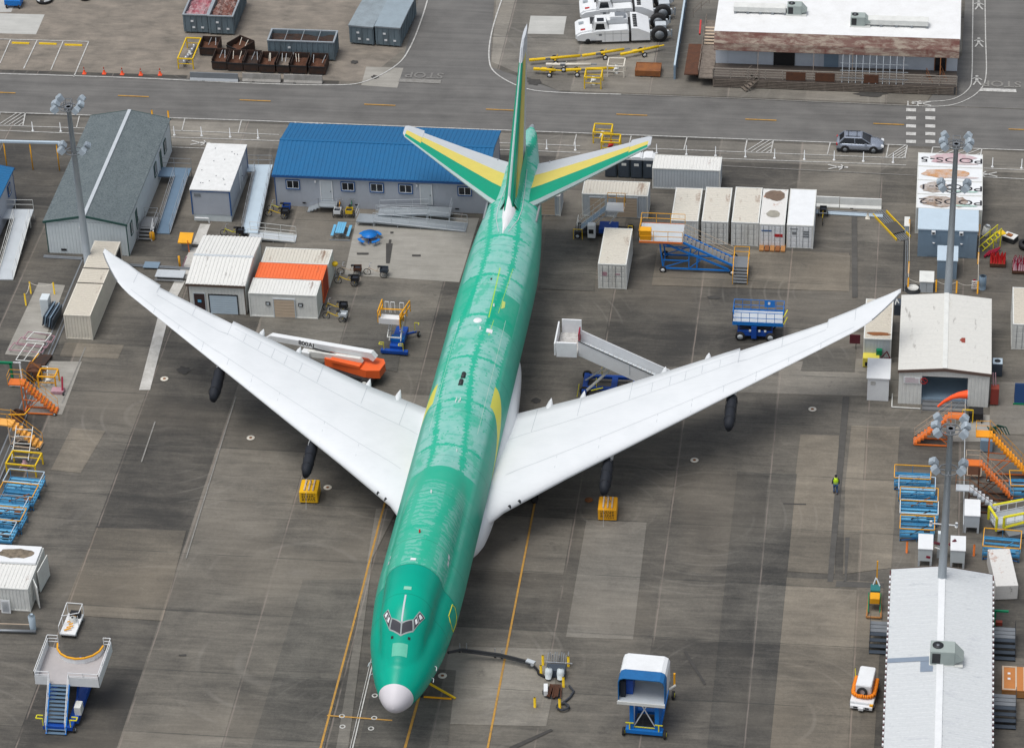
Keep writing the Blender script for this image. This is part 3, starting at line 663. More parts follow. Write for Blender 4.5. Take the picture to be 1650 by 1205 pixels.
TE = [(0, 36.2), (3.2, 36.8), (9.0, 38.55), (12, 39.95), (21.35, 44.5), (21.4, 44.1), (28.35, 47.65), (28.4, 48.05), (30.6, 49.45), (31.8, 50.45), (33.0, 51.2), (34.2, 52.1)]
def lin(tab, t):
    for a, b in zip(tab, tab[1:]):
        if t <= b[0]: return a[1]+(b[1]-a[1])*(t-a[0])/(b[0]-a[0])
    return tab[-1][1]
AF = [(0, 0), (.006, .022), (.03, .045), (.08, .066), (.18, .084), (.32, .09), (.48, .082), (.62, .064), (.78, .038), (.9, .018), (1, .003), (1, -.003), (.9, -.008), (.75, -.018), (.55, -.03), (.35, -.038), (.18, -.036), (.08, -.028), (.02, -.016)]
def wsurf(t, c, sg=1, up=.0):
    le, te = lin(LE, t), lin(TE, t); ch = te-le; th = max(.42, 1.0-.022*t)
    z = None
    for (a, za), (b, zb) in zip(AF[:10], AF[1:11]):
        if a <= c <= b: z = za+(zb-za)*(c-a)/(b-a); break
    return Vector((sg*t, le+ch*c, wz(t)+z*ch*th+up-.35*max(0, 1-(t/9))))
def make_wing(sg):
    ts = [0, 2, 3.2, 3.8, 4.5, 6, 7.5, 9, 10.5, 12, 14, 16, 18, 20, 21.35, 21.4, 23, 25, 27, 28.35, 28.4, 29.5, 30.6, 31.0, 31.4, 31.8, 32.2, 32.6, 33, 33.35, 33.7, 33.95, 34.2]
    mb = MB(); v = []; n = len(AF)
    for t in ts:
        le, te = lin(LE, t), lin(TE, t); ch = te-le; th = max(.42, 1.0-.022*t)
        v += [(sg*t, le+ch*c, wz(t)+z*ch*th-.35*max(0, 1-(t/9))) for c, z in AF]
    f = [(k*n+i, k*n+(i+1) % n, (k+1)*n+(i+1) % n, (k+1)*n+i) for k in range(len(ts)-1) for i in range(n)]
    f.append(tuple(range((len(ts)-1)*n, len(ts)*n)))
    if sg < 0: f = [tuple(reversed(x)) for x in f]
    mb.add(v, f, True)
    wg = mb.build('wing', WINGM, plane)
    m2 = MB()
    def pline(c, t0, t1, w_=.035, k=28):
        pts = [wsurf(t0+(t1-t0)*i/k, c if not callable(c) else c(t0+(t1-t0)*i/k), sg, .012) for i in range(k+1)]
        for a, b in zip(pts, pts[1:]):
            nn = Vector((0, w_/2, 0)); m2.add([a-nn, b-nn, b+nn, a+nn], [(0, 1, 2, 3) if sg > 0 else (3, 2, 1, 0)])
    pline(lambda t: .30-.004*t, 4.2, 30.6); pline(lambda t: .69-.001*t, 3.7, 28.3); pline(lambda t: .86, 13, 21, .02)
    for t, c0, c1 in ((14.6, .69, .86), (16.0, .69, .86), (18.5, .69, .86), (19.9, .69, .86), (5.4, .69, .98), (24.8, .67, .97), (11.2, .03, .26), (18.1, .03, .23), (23, .03, .22), (28, .03, .2), (12.9, .69, .99), (21.38, .66, .99), (28.4, .66, .98), (8.9, .72, .98), (30.6, .05, .97), (17.2, .68, .86), (8, .02, .26), (15.5, .02, .24), (20.5, .02, .22), (25.5, .02, .2)):
        a, b = wsurf(t, c0, sg, .012), wsurf(t, (c0+c1)/2, sg, .012); d = wsurf(t, c1, sg, .012)
        for p_, q_ in ((a, b), (b, d)):
            nn = Vector((.014, 0, 0)); m2.add([p_-nn, p_+nn, q_+nn, q_-nn], [(0, 1, 2, 3)])
    m2.build('panel_gaps', plain('gap_grey', (.42, .46, .49), .6), wg)
    if True:
        m4 = MB()
        for i in range(14):
            t = 32.0+2.1*i/14; a, b = wsurf(t, .015, sg, .01), wsurf(t+.15, .015, sg, .01); m4.bar(a, b, .05, 5)
        m4.build('tip_edge_strip', 'steel_grey', wg)
    for t in (6.3, 8.95, 15.35, 18.8):
        m3 = MB(); s1 = lin(TE, t); z = wz(t)-.15
        m3.lathe((sg*t, s1-2.6, z-.25), (0, 1, .03), [(0, .02), (.6, .24), (1.6, .34), (2.6, .33), (3.3, .2), (3.95 if t < 10 else 3.8, .02)], 12)
        m3.build('flap_track_fairing', WINGM, wg)
    # pylons and their black wraps
    for t in (12.0, 21.2):
        le = lin(LE, t); z = wz(t); py = MB()
        py.slabx([(le-.75, z-.75), (le-.3, z-.45), (le+1.0, z-.1), (le+3.6, z-.3), (le+3.2, z-.9), (le, z-1.3), (le-.7, z-1.3)], sg*t-.26, sg*t+.26)
        po = py.build('pylon', 'white_paint', plane)
        cv = MB(); rnd = random.Random(int(t*10)+sg); nseg = 9; L0, L1 = le-2.75, le+.35; rings = []
        for k in range(nseg+1):
            s = L0+(L1-L0)*k/nseg; zc = z-1.30+.55*k/nseg; rr = (.28, .38, .43)[k] if k < 3 else .44+rnd.uniform(-.025, .03)
            rings.append([(sg*t+math.cos(a)*rr*(1+.10*rnd.uniform(-1, 1)), s+rnd.uniform(-.04, .04), zc+math.sin(a)*rr*1.35*(1+.10*rnd.uniform(-1, 1))) for a in [2*PI*i/14 for i in range(14)]])
        v = [p for r in rings for p in r]; f = [(k*14+i, k*14+(i+1) % 14, (k+1)*14+(i+1) % 14, (k+1)*14+i) for k in range(nseg) for i in range(14)]+[tuple(range(13, -1, -1)), tuple(range(nseg*14, nseg*14+14))]
        cv.add(v, f, True); c_ = cv.build('pylon_wrap', 'wrap', po)
        st_ = MB()
        for k in (2, 5, 8): 
            s = L0+(L1-L0)*k/nseg; zc = z-1.30+.55*k/nseg
            MB().path([(sg*t+math.cos(a)*.50, s, zc+math.sin(a)*.63) for a in [2*PI*i/12 for i in range(12)]], .016, 4, True).build('strap', 'dark_metal', c_)
        if t < 20: MB().bar((sg*t, L0+.1, z-1.5), (sg*t, L0-.8, .9), .012).build('tether_cable', 'pale_grey', po)
    return wg
make_wing(-1); make_wing(1)
# belly-to-wing fairing
FR = [(17.5, .3, .3, 3.0), (19, 2.5, 1.2, 3.1), (21, 3.45, 1.7, 3.3), (24, 3.75, 1.95, 3.4), (30, 3.85, 2.05, 3.45), (36, 3.8, 2.1, 3.5), (40, 3.55, 1.9, 3.4), (44, 3.1, 1.4, 3.2), (47.5, 1.6, .8, 3.0), (49, .3, .3, 2.9)]
mb = MB(); ns = 48; nn_ = 40; v = []
for k in range(ns+1):
    s = 17.5+31.5*k/ns; hw, hh, zc = hump(s, [(a, b, c, d) for a, b, c, d in FR])
    for i in range(nn_):
        a = 2*PI*i/nn_; cx, cz = math.cos(a), math.sin(a); e = .72
        v.append((hw*math.copysign(abs(cx)**e, cx), s, zc+hh*math.copysign(abs(cz)**e, cz)))
mb.add(v, [(k*nn_+i, (k+1)*nn_+i, (k+1)*nn_+(i+1) % nn_, k*nn_+(i+1) % nn_) for k in range(ns) for i in range(nn_)], True)
mb.build('wing_body_fairing', WINGM, plane)
for sg in (-1, 1):
    for s, t in ((25.0, 5.6), (24.1, 4.9)):
        p_ = wsurf(t, .012, sg); MB().bar(p_+Vector((0, -.08, -.12)), p_+Vector((0, .1, -.1)), .16, 10).build('landing_light', 'glass_dark', plane)
# ---- tail
def tail_surface(secs, name, mats, parent, bands, vertical=False):
    """secs: (span, LE s, TE s, z); bands: chord fractions where the paint changes"""
    prof = ([(0, 0), (bands[0], .012), (.04, .032), (.12, .046)] if vertical else [(0, 0), (.02, .03), (bands[0], .052)])+[(.22, .05 if vertical else .062), (bands[1], .05 if vertical else .06), (bands[2], .042), (.9, .015), (1, .003)]
    mb = MB(); m = len(prof); full = prof+[(c, -z) for c, z in reversed(prof[1:])]; n = len(full)
    v = []
    for sp, l, t, z in secs:
        for c, h in full:
            s = l+(t-l)*c; hh = h*(t-l)*.9
            v.append((hh, s, z) if vertical else (sp, s, z+hh))
    for k in range(len(secs)-1):
        for i in range(n):
            c = (full[i][0]+full[(i+1) % n][0])/2
            mb.cur = 0 if c < bands[0] else 1 if c < bands[1] else 2 if c < bands[2] else 3
            q = (k*n+i, k*n+(i+1) % n, (k+1)*n+(i+1) % n, (k+1)*n+i)
            mb.add([v[j] for j in q], [(0, 1, 2, 3)])
    mb.cur = 4; mb.add(v[-n:], [tuple(range(n))])
    return mb.build(name, mats, parent)
TG = plain('tail_green', (.003, .30, .18), .35, 0, .25); TY = plain('tail_yellow', (.66, .56, .13), .45, 0, .15); TW = plain('tail_grey', (.52, .55, .58), .5, 0, .15); TL = plain('tail_edge', (.50, .62, .60), .3, .2, .2)
for sg in (-1, 1):
    secs = [(sg*.3, 60.9, 69.0, 7.85), (sg*2.2, 62.5, 69.5, 8.05), (sg*5.8, 65.9, 70.7, 8.5), (sg*9.35, 69.25, 71.95, 9.0)]
    if sg < 0: secs = secs[::-1]
    st_o = tail_surface(secs, 'horizontal_stabilizer', [TL, TG, TY, TW, TG], plane, (.035, .36, .68))
    tip = [(sg*9.35, 69.25, 71.95, 9.0), (sg*9.4, 69.3, 72.35, 9.0), (sg*10.7, 70.5, 72.75, 9.18), (sg*10.95, 70.75, 72.8, 9.2)]
    if sg < 0: tip = tip[::-1]
    tail_surface(tip, 'stabilizer_tip', [TL, TG, TY, TW, TW], st_o, (.035, .22, .55))
    cap = [(sg*10.95, 70.75, 72.8, 9.2), (sg*11.2, 71.3, 72.7, 9.22)]
    if sg < 0: cap = cap[::-1]
    tail_surface(cap, 'stabilizer_tip', [TW]*5, st_o, (.035, .22, .55))
    MB().bar((sg*2.3, 60.2, 7.6), (sg*2.35, 69.6, 8.05), .1, 6).build('root_seal', 'alu', st_o)
fin = tail_surface([(0, 58.2, 70.8, 8.3), (0, 60.2, 71.0, 10), (0, 65.2, 72.6, 14.5), (0, 69.3, 73.8, 18.1)], 'vertical_stabilizer', [TL, TG, TY, TW, TW], plane, (.012, .15, .56), True)
tail_surface([(0, 69.3, 73.8, 18.1), (0, 70.3, 74.0, 19.1), (0, 71.2, 74.05, 19.45)], 'fin_tip', [TW]*5, fin, (.03, .5, .7), True)
# dorsal fairing: white wedge ahead of the fin
mb = MB(); pr = [(56.2, .03, 8.80), (57.5, .30, 8.98), (59.0, .52, 9.45), (60.2, .60, 10.2)]
v = []
for s, hw, zt in pr: v += [(-hw, s, fsec(s, rad(10)).z-.08), (0, s, zt), (hw, s, fsec(s, rad(10)).z-.08)]
f = []
for k in range(len(pr)-1): f += [(3*k, 3*k+1, 3*k+4, 3*k+3), (3*k+1, 3*k+2, 3*k+5, 3*k+4)]
mb.add(v, [tuple(reversed(x)) for x in f], True); mb.build('dorsal_fairing', 'white_paint', plane)
mb = MB()
for sg in (-1, 1):
    pts = [fsec(56.6, rad(8*sg), .02), fsec(58.8, rad(20*sg), .02), fsec(60.5, rad(24*sg), .02), fsec(63.5, rad(24*sg), .03), fsec(67, rad(22*sg), .03)]
    mb.path(pts, .035)
mb.build('fin_fillet_seal', 'pale_grey', plane)
mb = MB()
for sg in (-1, 1):
    v = []
    for k in range(9):
        s = 60.2+8.3*k/8; a = fsec(s, rad(19*sg), .01); v += [a, Vector((sg*.45, s, a.z+.75+.1*k))]
    f = [(2*i, 2*i+1, 2*i+3, 2*i+2) for i in range(8)]
    mb.add(v, f if sg < 0 else [tuple(reversed(x)) for x in f], True)
mb.build('fin_fillet', GREEN, plane)
MB().lathe((0, 74.6, 8.2), (0, 1, .05), [(0, .3), (.5, .26), (.8, .14)], 14).build('exhaust_cone', 'galv', plane)
# ---- landing gear
def gear(x, s, nax, r, name):
    g_ = MB(); g_.bar((x, s, 2.9), (x, s, r+.1), .16, 10); g_.bar((x, s-1.4, 2.7), (x, s, 1.2), .08, 6)
    if nax > 1: g_.bar((x, s-.85, r), (x, s+.85, r), .13, 6)
    go = g_.build(name, 'pale_grey', plane)
    for a in range(nax):
        y = s+(a-(nax-1)/2)*1.55
        for dx in (-.5, .5):
            w_ = MB(); w_.wheel((x+dx, y, r), r, .42); wo = w_.build('wheel', 'tyre', go)
            MB().lathe((x+dx-.2, y, r), (1, 0, 0), [(0, .05), (.02, r*.5), (.38, r*.5), (.4, .05)], 12).build('rim', 'pale_grey', wo)
gear(0, 7.8, 1, .6, 'nose_gear')
for x, s in ((-1.9, 33.6), (1.9, 33.6), (-5.5, 31.0), (5.5, 31.0)): gear(x, s, 2, .62, 'main_gear')
for sg in (-1, 1):
    MB().bar((sg*2.05, 2.6, 4.6), (sg*2.35, 2.4, 4.6), .03).bar((sg*2.35, 2.4, 4.6), (sg*2.38, 2.0, 4.6), .035).build('pitot_probe', 'pale_grey', plane)
    MB().bar((sg*2.2, 3.2, 5.2), (sg*2.5, 3.0, 5.2), .03).bar((sg*2.5, 3.0, 5.2), (sg*2.53, 2.6, 5.2), .035).build('pitot_probe', 'pale_grey', plane)
# ================================================================ CONTAINERS AND BUILDINGS
def solve(bl, br, vt, bk):
    a, ang, w_ = frame(*bl, *br); h = hgt(bl[0], bl[1], vt); c = G(bk[0], bk[1], h)
    d = Vector((-math.sin(ang), math.cos(ang), 0)); return a, ang, w_, h, abs((c-a).dot(d))
WHITE_ROOF = rust_roof('white_corrugated_roof', (.70, .70, .67), lo=.60, hi=.68)
STAIN_ROOF = rust_roof('stained_corrugated_roof', (.60, .57, .50), (.20, .10, .05), .56, .66)
ORANGE_ROOF = rust_roof('orange_container_roof', (.80, .16, .045), (.30, .09, .04), .62, .7)
CREAM_ROOF = rust_roof('cream_container_roof', (.56, .52, .44), (.25, .19, .13), .58, .72)
RUSTY_WHITE = rust_roof('rusty_white_panel', (.68, .67, .64), (.35, .12, .04), .58, .66, along=(1, 1, 1))
LONG_ROOF = rust_roof('long_shed_roof', (.56, .585, .595), (.45, .47, .50), .56, .66, along=(.3, 1, 1), dark=(.30, .33, .36))
BEIGE_ROOF = rust_roof('beige_shed_roof', (.63, .625, .585), (.48, .46, .40), .58, .70)
def container(label, a, ang, w_, h, d, wall='container_white', roof=None, long='y', front='cargo', group=None, rail_='offwhite', name='shipping_container', rollat=None, vents=(), cat='container', amp=.035, flat_roof=False, door='tan_door'):
    """steel box with corrugated walls and roof; long axis x or y of its own frame"""
    t = thing(name, label, cat, a, ang, group); e = .06
    fr = MB()
    for x in (0, w_-.12):
        for y in (0, d-.12): fr.box(x, x+.12, y, y+.12, 0, h)
    for z in (.02, h-.11):
        fr.box(.12, w_-.12, .003, .1, z, z+.1).box(.12, w_-.12, d-.1, d-.003, z, z+.1).box(.003, .1, .12, d-.12, z, z+.1).box(w_-.1, w_-.003, .12, d-.12, z, z+.1)
    fr.build('frame', rail_, t)
    wl = MB()
    cargo = front == 'cargo'
    if not cargo: wl.corr((.12, e, .12), (1, 0, 0), (0, 0, 1), w_-.24, h-.23, .28, amp)
    wl.corr((w_-e, .12, .12), (0, 1, 0), (0, 0, 1), d-.24, h-.23, .28, amp)
    wl.corr((w_-.12, d-e, .12), (-1, 0, 0), (0, 0, 1), w_-.24, h-.23, .28, amp)
    wl.corr((e, d-.12, .12), (0, -1, 0), (0, 0, 1), d-.24, h-.23, .28, amp)
    wl.box(.1, w_-.1, .1, d-.1, .03, .12); wl.build('wall', wall, t)
    rf = MB(); z = h-.05
    if flat_roof: rf.box(.1, w_-.1, .1, d-.1, z-.03, z+.03)
    elif long == 'y': rf.corr((w_-.1, .1, z), (0, 1, 0), (-1, 0, 0), d-.2, w_-.2, .30, .04)
    else: rf.corr((.1, .1, z), (1, 0, 0), (0, 1, 0), w_-.2, d-.2, .30, .04)
    rf.build('roof', roof or STAIN_ROOF, t)
    if cargo:
        for k in (0, 1):
            x0 = .12+k*(w_-.24)/2; x1 = x0+(w_-.24)/2-.02; db = MB(); db.box(x0, x1, .02, .08, .12, h-.12)
            for j in range(4): db.box(x0+.08, x1-.08, .004, .022, .22+j*(h-.4)/4, .22+(j+.72)*(h-.4)/4)
            do = db.build('door', wall, t); lb = MB()
            for fx in (.25, .72): lb.bar((x0+(x1-x0)*fx, -.02, .14), (x0+(x1-x0)*fx, -.02, h-.14), .02, 5)
            lb.build('lock_rod', 'steel_grey', do)
    if rollat:
        for (x0, x1, z1) in rollat:
            dm = MB(); n = max(3, int((z1-.1)/.3))
            for j in range(n): dm.box(x0, x1, -.03, .05, .1+j*(z1-.1)/n, .1+(j+1)*(z1-.1)/n-.03)
            do = dm.build('roll_door', door, t); MB().box(x0-.08, x0-.005, -.05, .06, .05, z1+.08).box(x1+.005, x1+.08, -.05, .06, .05, z1+.08).box(x0-.005, x1+.005, -.05, .06, z1+.003, z1+.08).build('door_frame', 'pale_grey', do)
    for (x, z_) in vents:
        v_ = MB().box(x-.2, x+.2, -.04, .03, z_-.17, z_+.17).build('vent_hood', 'dark_metal', t); MB().box(x-.13, x+.13, -.06, -.041, z_-.1, z_+.1).build('grille', 'pale_grey', v_)
    return t
g1 = 'containers standing end-on in a row on the right'
S = solve((1081, 391), (1125, 392), 355, (1088, 302)); container('white container with a stained roof, leftmost of the row behind the orange railed stand', *S, group=g1, flat_roof=False, front='plain', wall='offwhite')
S = solve((1130, 393), (1173, 394.5), 356.5, (1134, 301)); container('grey white container with orange stains on its roof, second from left in the end-on row', *S, group=g1)
S = solve((1178, 395.5), (1222, 397), 358, (1184, 301)); container('off-white container with a ribbed roof, middle one of the end-on row of five', *S, group=g1)
S = solve((1223, 398), (1264, 399.5), 361, (1228, 304)); stc = container('white container with a big brown rust pool on its flat roof', *S, group=g1, flat_roof=True, wall='white_paint', roof=RUSTY_WHITE)
def blotch(mb, cx, cy, rx, ry, z, seed=0, n=18):
    r_ = random.Random(seed); mb.ngon([(cx+rx*math.cos(2*PI*k/n)*r_.uniform(.82, 1.12), cy+ry*math.sin(2*PI*k/n)*r_.uniform(.82, 1.12), z) for k in range(n)])
W_, H_, D_ = S[2], S[3], S[4]
m = MB(); blotch(m, W_*.5, D_*.82, W_*.42, D_*.15, H_+.012, 3); m.build('rust_pool', plain('rust_pool', (.20, .14, .10), .5, 0, .8, (.08, .06, .05), 1.5), stc)
m = MB(); blotch(m, W_*.5, D_*.30, W_*.30, D_*.10, H_+.012, 8); m.build('rust_pool', plain('stain_pool', (.36, .34, .28), .5, 0, .8, (.2, .19, .17), 2), stc)
m = MB(); m.box(.2, 1.1, -.025, -.005, 1.7, 1.82).mat(1).box(1.35, 2.1, -.025, -.005, 1.15, 1.45); m.build('stripe', ['blue_trim', 'red'], stc)
S = solve((1267, 399.5), (1310, 401), 362.5, (1271, 304)); c5 = container('clean white container with a plain smooth roof, rightmost of the end-on row', *S, group=g1, flat_roof=True, wall='white_paint', roof='white_paint')
m = MB(); m.box(.3, 1.0, -.025, -.005, 2.0, 2.1).box(.5, .85, -.025, -.005, 1.45, 1.75); 
for i in range(3): m.box(1.5, 2.0, -.025, -.005, 1.2+.25*i, 1.36+.25*i)
m.build('placard', 'steel_grey', c5)
pal = thing('wood_pallet_stack', 'low rusty brown stack of pallets laid in front of the rust-pooled container', 'pallets', G(1223, 406), 0)
for k in range(5): MB().box(k*.48, k*.48+.4, 0, 1.15, .08, .22).build('board', 'rust_orange' if k % 2 else 'wood', pal)
MB().box(0, 2.3, .05, .2, 0, .08).box(0, 2.3, .9, 1.05, 0, .08).build('skid', 'old_wood', pal)
S = solve((964, 464.5), (1010, 465), 425, (970.5, 366.5)); c6 = container('lone off-white container standing end-on in the open right of the tail', *S, wall='container_white')
MB().box(.35, .8, -.02, -.006, 1.35, 1.75).box(1.5, 1.95, -.02, -.006, 1.5, 1.62).build('placard', 'pink_paint', c6)
S = solve((1051, 304), (1160, 311), 271, (1058, 258)); container('long white container lying sideways behind the end-on row, beside the portable toilets', S[0], S[1], S[2], S[3], 2.44, long='x', front='plain', wall='pale_grey', roof=WHITE_ROOF)
S = solve((938, 348.5), (1044, 354), 312, (942.5, 291.5)); container('sideways ribbed container with two tan roll-up doors behind the small white airstair', S[0], S[1], S[2], S[3], 2.44, long='x', front='plain', wall='pale_grey', roof=STAIN_ROOF, rollat=[(.75, 2.1, 2.05), (3.2, 5.05, 2.15)])
S = solve((795, 344), (903, 350), 312, (800, 290)); container('white container with one tan roll-up door peeking out right of the tail under the stabilizer', S[0], S[1], S[2], S[3], 2.44, long='x', front='plain', wall='pale_grey', rollat=[(3.9, 5.7, 2.15)])
g2 = 'three containers side by side beside the cargo tricycles'
S = solve((403, 510), (513, 514), 472, (409, 449))
a0 = S[0]; dy = 2.52
container('white container with a tan roll-up door and two square vents, front one of three', a0, S[1], S[2], S[3], 2.44, long='x', front='plain', wall='offwhite', roof=WHITE_ROOF, rollat=[(2.25, 4.05, 1.95)], vents=((1.7, 1.45), (4.6, 1.45)), group=g2, amp=.008)
container('bright orange container between two white ones', a0+Vector((.12, dy, 0)), S[1], 6.06, S[3], 2.44, wall=plain('orange_red_wall', (.42, .06, .03), .5), roof=ORANGE_ROOF, rail_=ORANGE_ROOF, long='x', front='plain', group=g2)
container('white container with black-rusted roof ribs, rear one of three behind the orange container', a0+Vector((.2, 2*dy, 0)), S[1], 6.06, S[3], 2.44, wall='offwhite', roof=STAIN_ROOF, long='x', front='plain', group=g2)
S = solve((107, 546), (150, 548.5), 507, (156.5, 388)); lc = container('very long cream container under the left wing tip', *S, wall='cream_paint', roof=CREAM_ROOF, rail_='cream_paint', front='plain')
for y in (S[4]*.42, S[4]*.62): MB().box(0, S[2], y, y+.1, S[3]-.01, S[3]+.03).build('roof_joint', 'dk_conc', lc)
MB().box(S[2]-.02, S[2]+.02, S[4]*.80, S[4]*.96, .2, S[3]-.3).build('side_opening', 'black', lc)
S = solve((-62, 979), (50, 985), 943, (69, 885)); wc = container('white container with a brown stained roof panel at the left edge, front lower left', S[0], S[1], S[2], S[3], 5.2, long='x', front='plain', wall='offwhite', roof=WHITE_ROOF)
m = MB().box(.1, S[2]-.1, 3.0, 5.1, S[3]+.02, S[3]+.2); o_ = m.build('raised_roof_panel', 'white_paint', wc)
m = MB(); blotch(m, S[2]-2.0, 4.1, 1.5, .62, S[3]+.206, 5); m.build('stain', plain('soot_stain', (.22, .18, .13), .7, 0, .9, (.05, .045, .04), 3), o_)
MB().obox((S[2]+.35, .9, S[3]/2), (.06, 1.2, S[3]-.2), .5).build('open_door', 'offwhite', wc); MB().obox((S[2]+.3, 3.4, S[3]/2), (.06, 2.2, S[3]-.2), -.1).build('open_door', 'offwhite', wc)
sg_ = thing('notice_board', 'white notice leaning on the front of the lower left container', 'sign', G(3, 988), 0); MB().obox((.35, .1, .65), (.75, .03, 1.25), 0, -.08).build('panel', 'white_paint', sg_)
m = MB()
for i in range(9): m.box(.08, .62, .02, .035, .2+.11*i, .23+.11*i)
m.build('printed_lines', 'steel_grey', sg_)
S = solve((1390, 584), (1435, 585), 545, (1391, 481)); rc = container('beige container with rust-streaked roof end below the right wing tip', *S, wall='pale_grey', roof=CREAM_ROOF, front='plain', amp=.01)
m = MB(); blotch(m, 1.25, .75, 1.0, .28, S[3]+.02, 2); m.build('rust_pool', 'rust_orange', rc)
S = solve((1629, 562.8), (1675, 564), 522, (1633, 462.4)); container('off-white container cut by the right edge of the picture', *S, wall='offwhite', roof=CREAM_ROOF)
S = solve((1603, 967), (1639.5, 968), 944, (1592.5, 884)); lb_ = thing('flat_white_cabinet', 'low white steel box with rust blotches on top beside the long ribbed roof', 'box', S[0], S[1]+.14)
MB().bbox(0, S[2], 0, S[4], .08, S[3]).build('body', RUSTY_WHITE, lb_); MB().box(.1, S[2]-.1, .1, S[4]-.1, 0, .08).build('base', 'dark_metal', lb_)
S = solve((1396, 645), (1432, 646.6), 608, (1399, 579)); sh = thing('white_shed', 'tall plain white shed with an overhanging lid left of the beige hangar', 'shed', S[0], S[1])
MB().box(.04, S[2]-.04, .04, S[4], 0, S[3]-.08).build('wall', 'white_paint', sh); MB().slabx([(-.06, S[3]-.1), (S[4]+.05, S[3]+.05), (S[4]+.05, S[3]+.13), (-.06, S[3]-.02)], -.05, S[2]+.05).build('roof', 'white_paint', sh)
MB().box(.3, .7, 0.0, .03, 1.6, 1.95).build('placard', 'line_white', sh)
# PODS group: four labelled containers side by side
g3 = 'four white labelled containers side by side on the right'
a0 = G(1477.5, 378); h = 2.75
pA = G(1476, 334.6, h); pB = G(1583, 336.8, h); pC = G(1474, 245, h)
wd = (pB-pA).length; dd = (pC.y-pA.y)/4
names = [('PODS-2', 'white container roof marked PODS-2 with brown water stains, nearest of the four'), ('PODS-1', 'white container roof marked PODS-1 with a green smear'), (None, 'white container with a large orange rust oval on its unmarked roof'), ('PODS-5', 'white container roof marked PODS-5 with pink stains, farthest of the four')]
inkm = plain('marker_ink', (.03, .03, .035), .7)
for k, (tx, lb) in enumerate(names):
    c = container(lb, (pA.x, pA.y+k*dd, 0), 0, wd, h, dd-.05, long='x', front='plain', wall='offwhite', roof=[RUSTY_WHITE, 'white_paint', 'white_paint', 'white_paint'][k] if False else 'white_paint', flat_roof=True, group=g3)
    z = h+.012; m = MB()
    cols = [((.26, .19, .14), (.33, .5, .55, .5), (.62, .5, .3, .55)), ((.30, .25, .21), (.28, .45, .45, .45), (.3, .6, .35, .45)), ((.50, .26, .12), (.42, .5, .75, .42), None), ((.5, .33, .36), (.55, .7, .7, .35), (.5, .4, .6, .25))][k]
    a_ = cols[1]; blotch(m, wd*a_[0], dd*a_[1], wd*a_[2]/2, dd*a_[3]*.8, z, k+3)
    if cols[2]: b_ = cols[2]; blotch(m, wd*b_[0], dd*b_[1], wd*b_[2]/2, dd*b_[3]*.7, z+.003, k+20)
    m.build('roof_stain', plain('roof_stain', cols[0], .7, 0, 1.0, (.55, .52, .5), 1.6), c)
    m = MB(); blotch(m, wd*.72, dd*.25, wd*.22, dd*.07, z+.006, k+9); m.build('roof_stain', plain('roof_smear', (.25, .45, .38) if k < 2 else (.5, .4, .4), .7, 0, .8, (.6, .6, .58), 2), c)
    if tx: text_mesh(tx, 1.35, 'roof_lettering', inkm, c, (wd*.52, dd*.5, z+.012), (0, 0, PI), .003, .0).scale = (1.28, .9, 1)
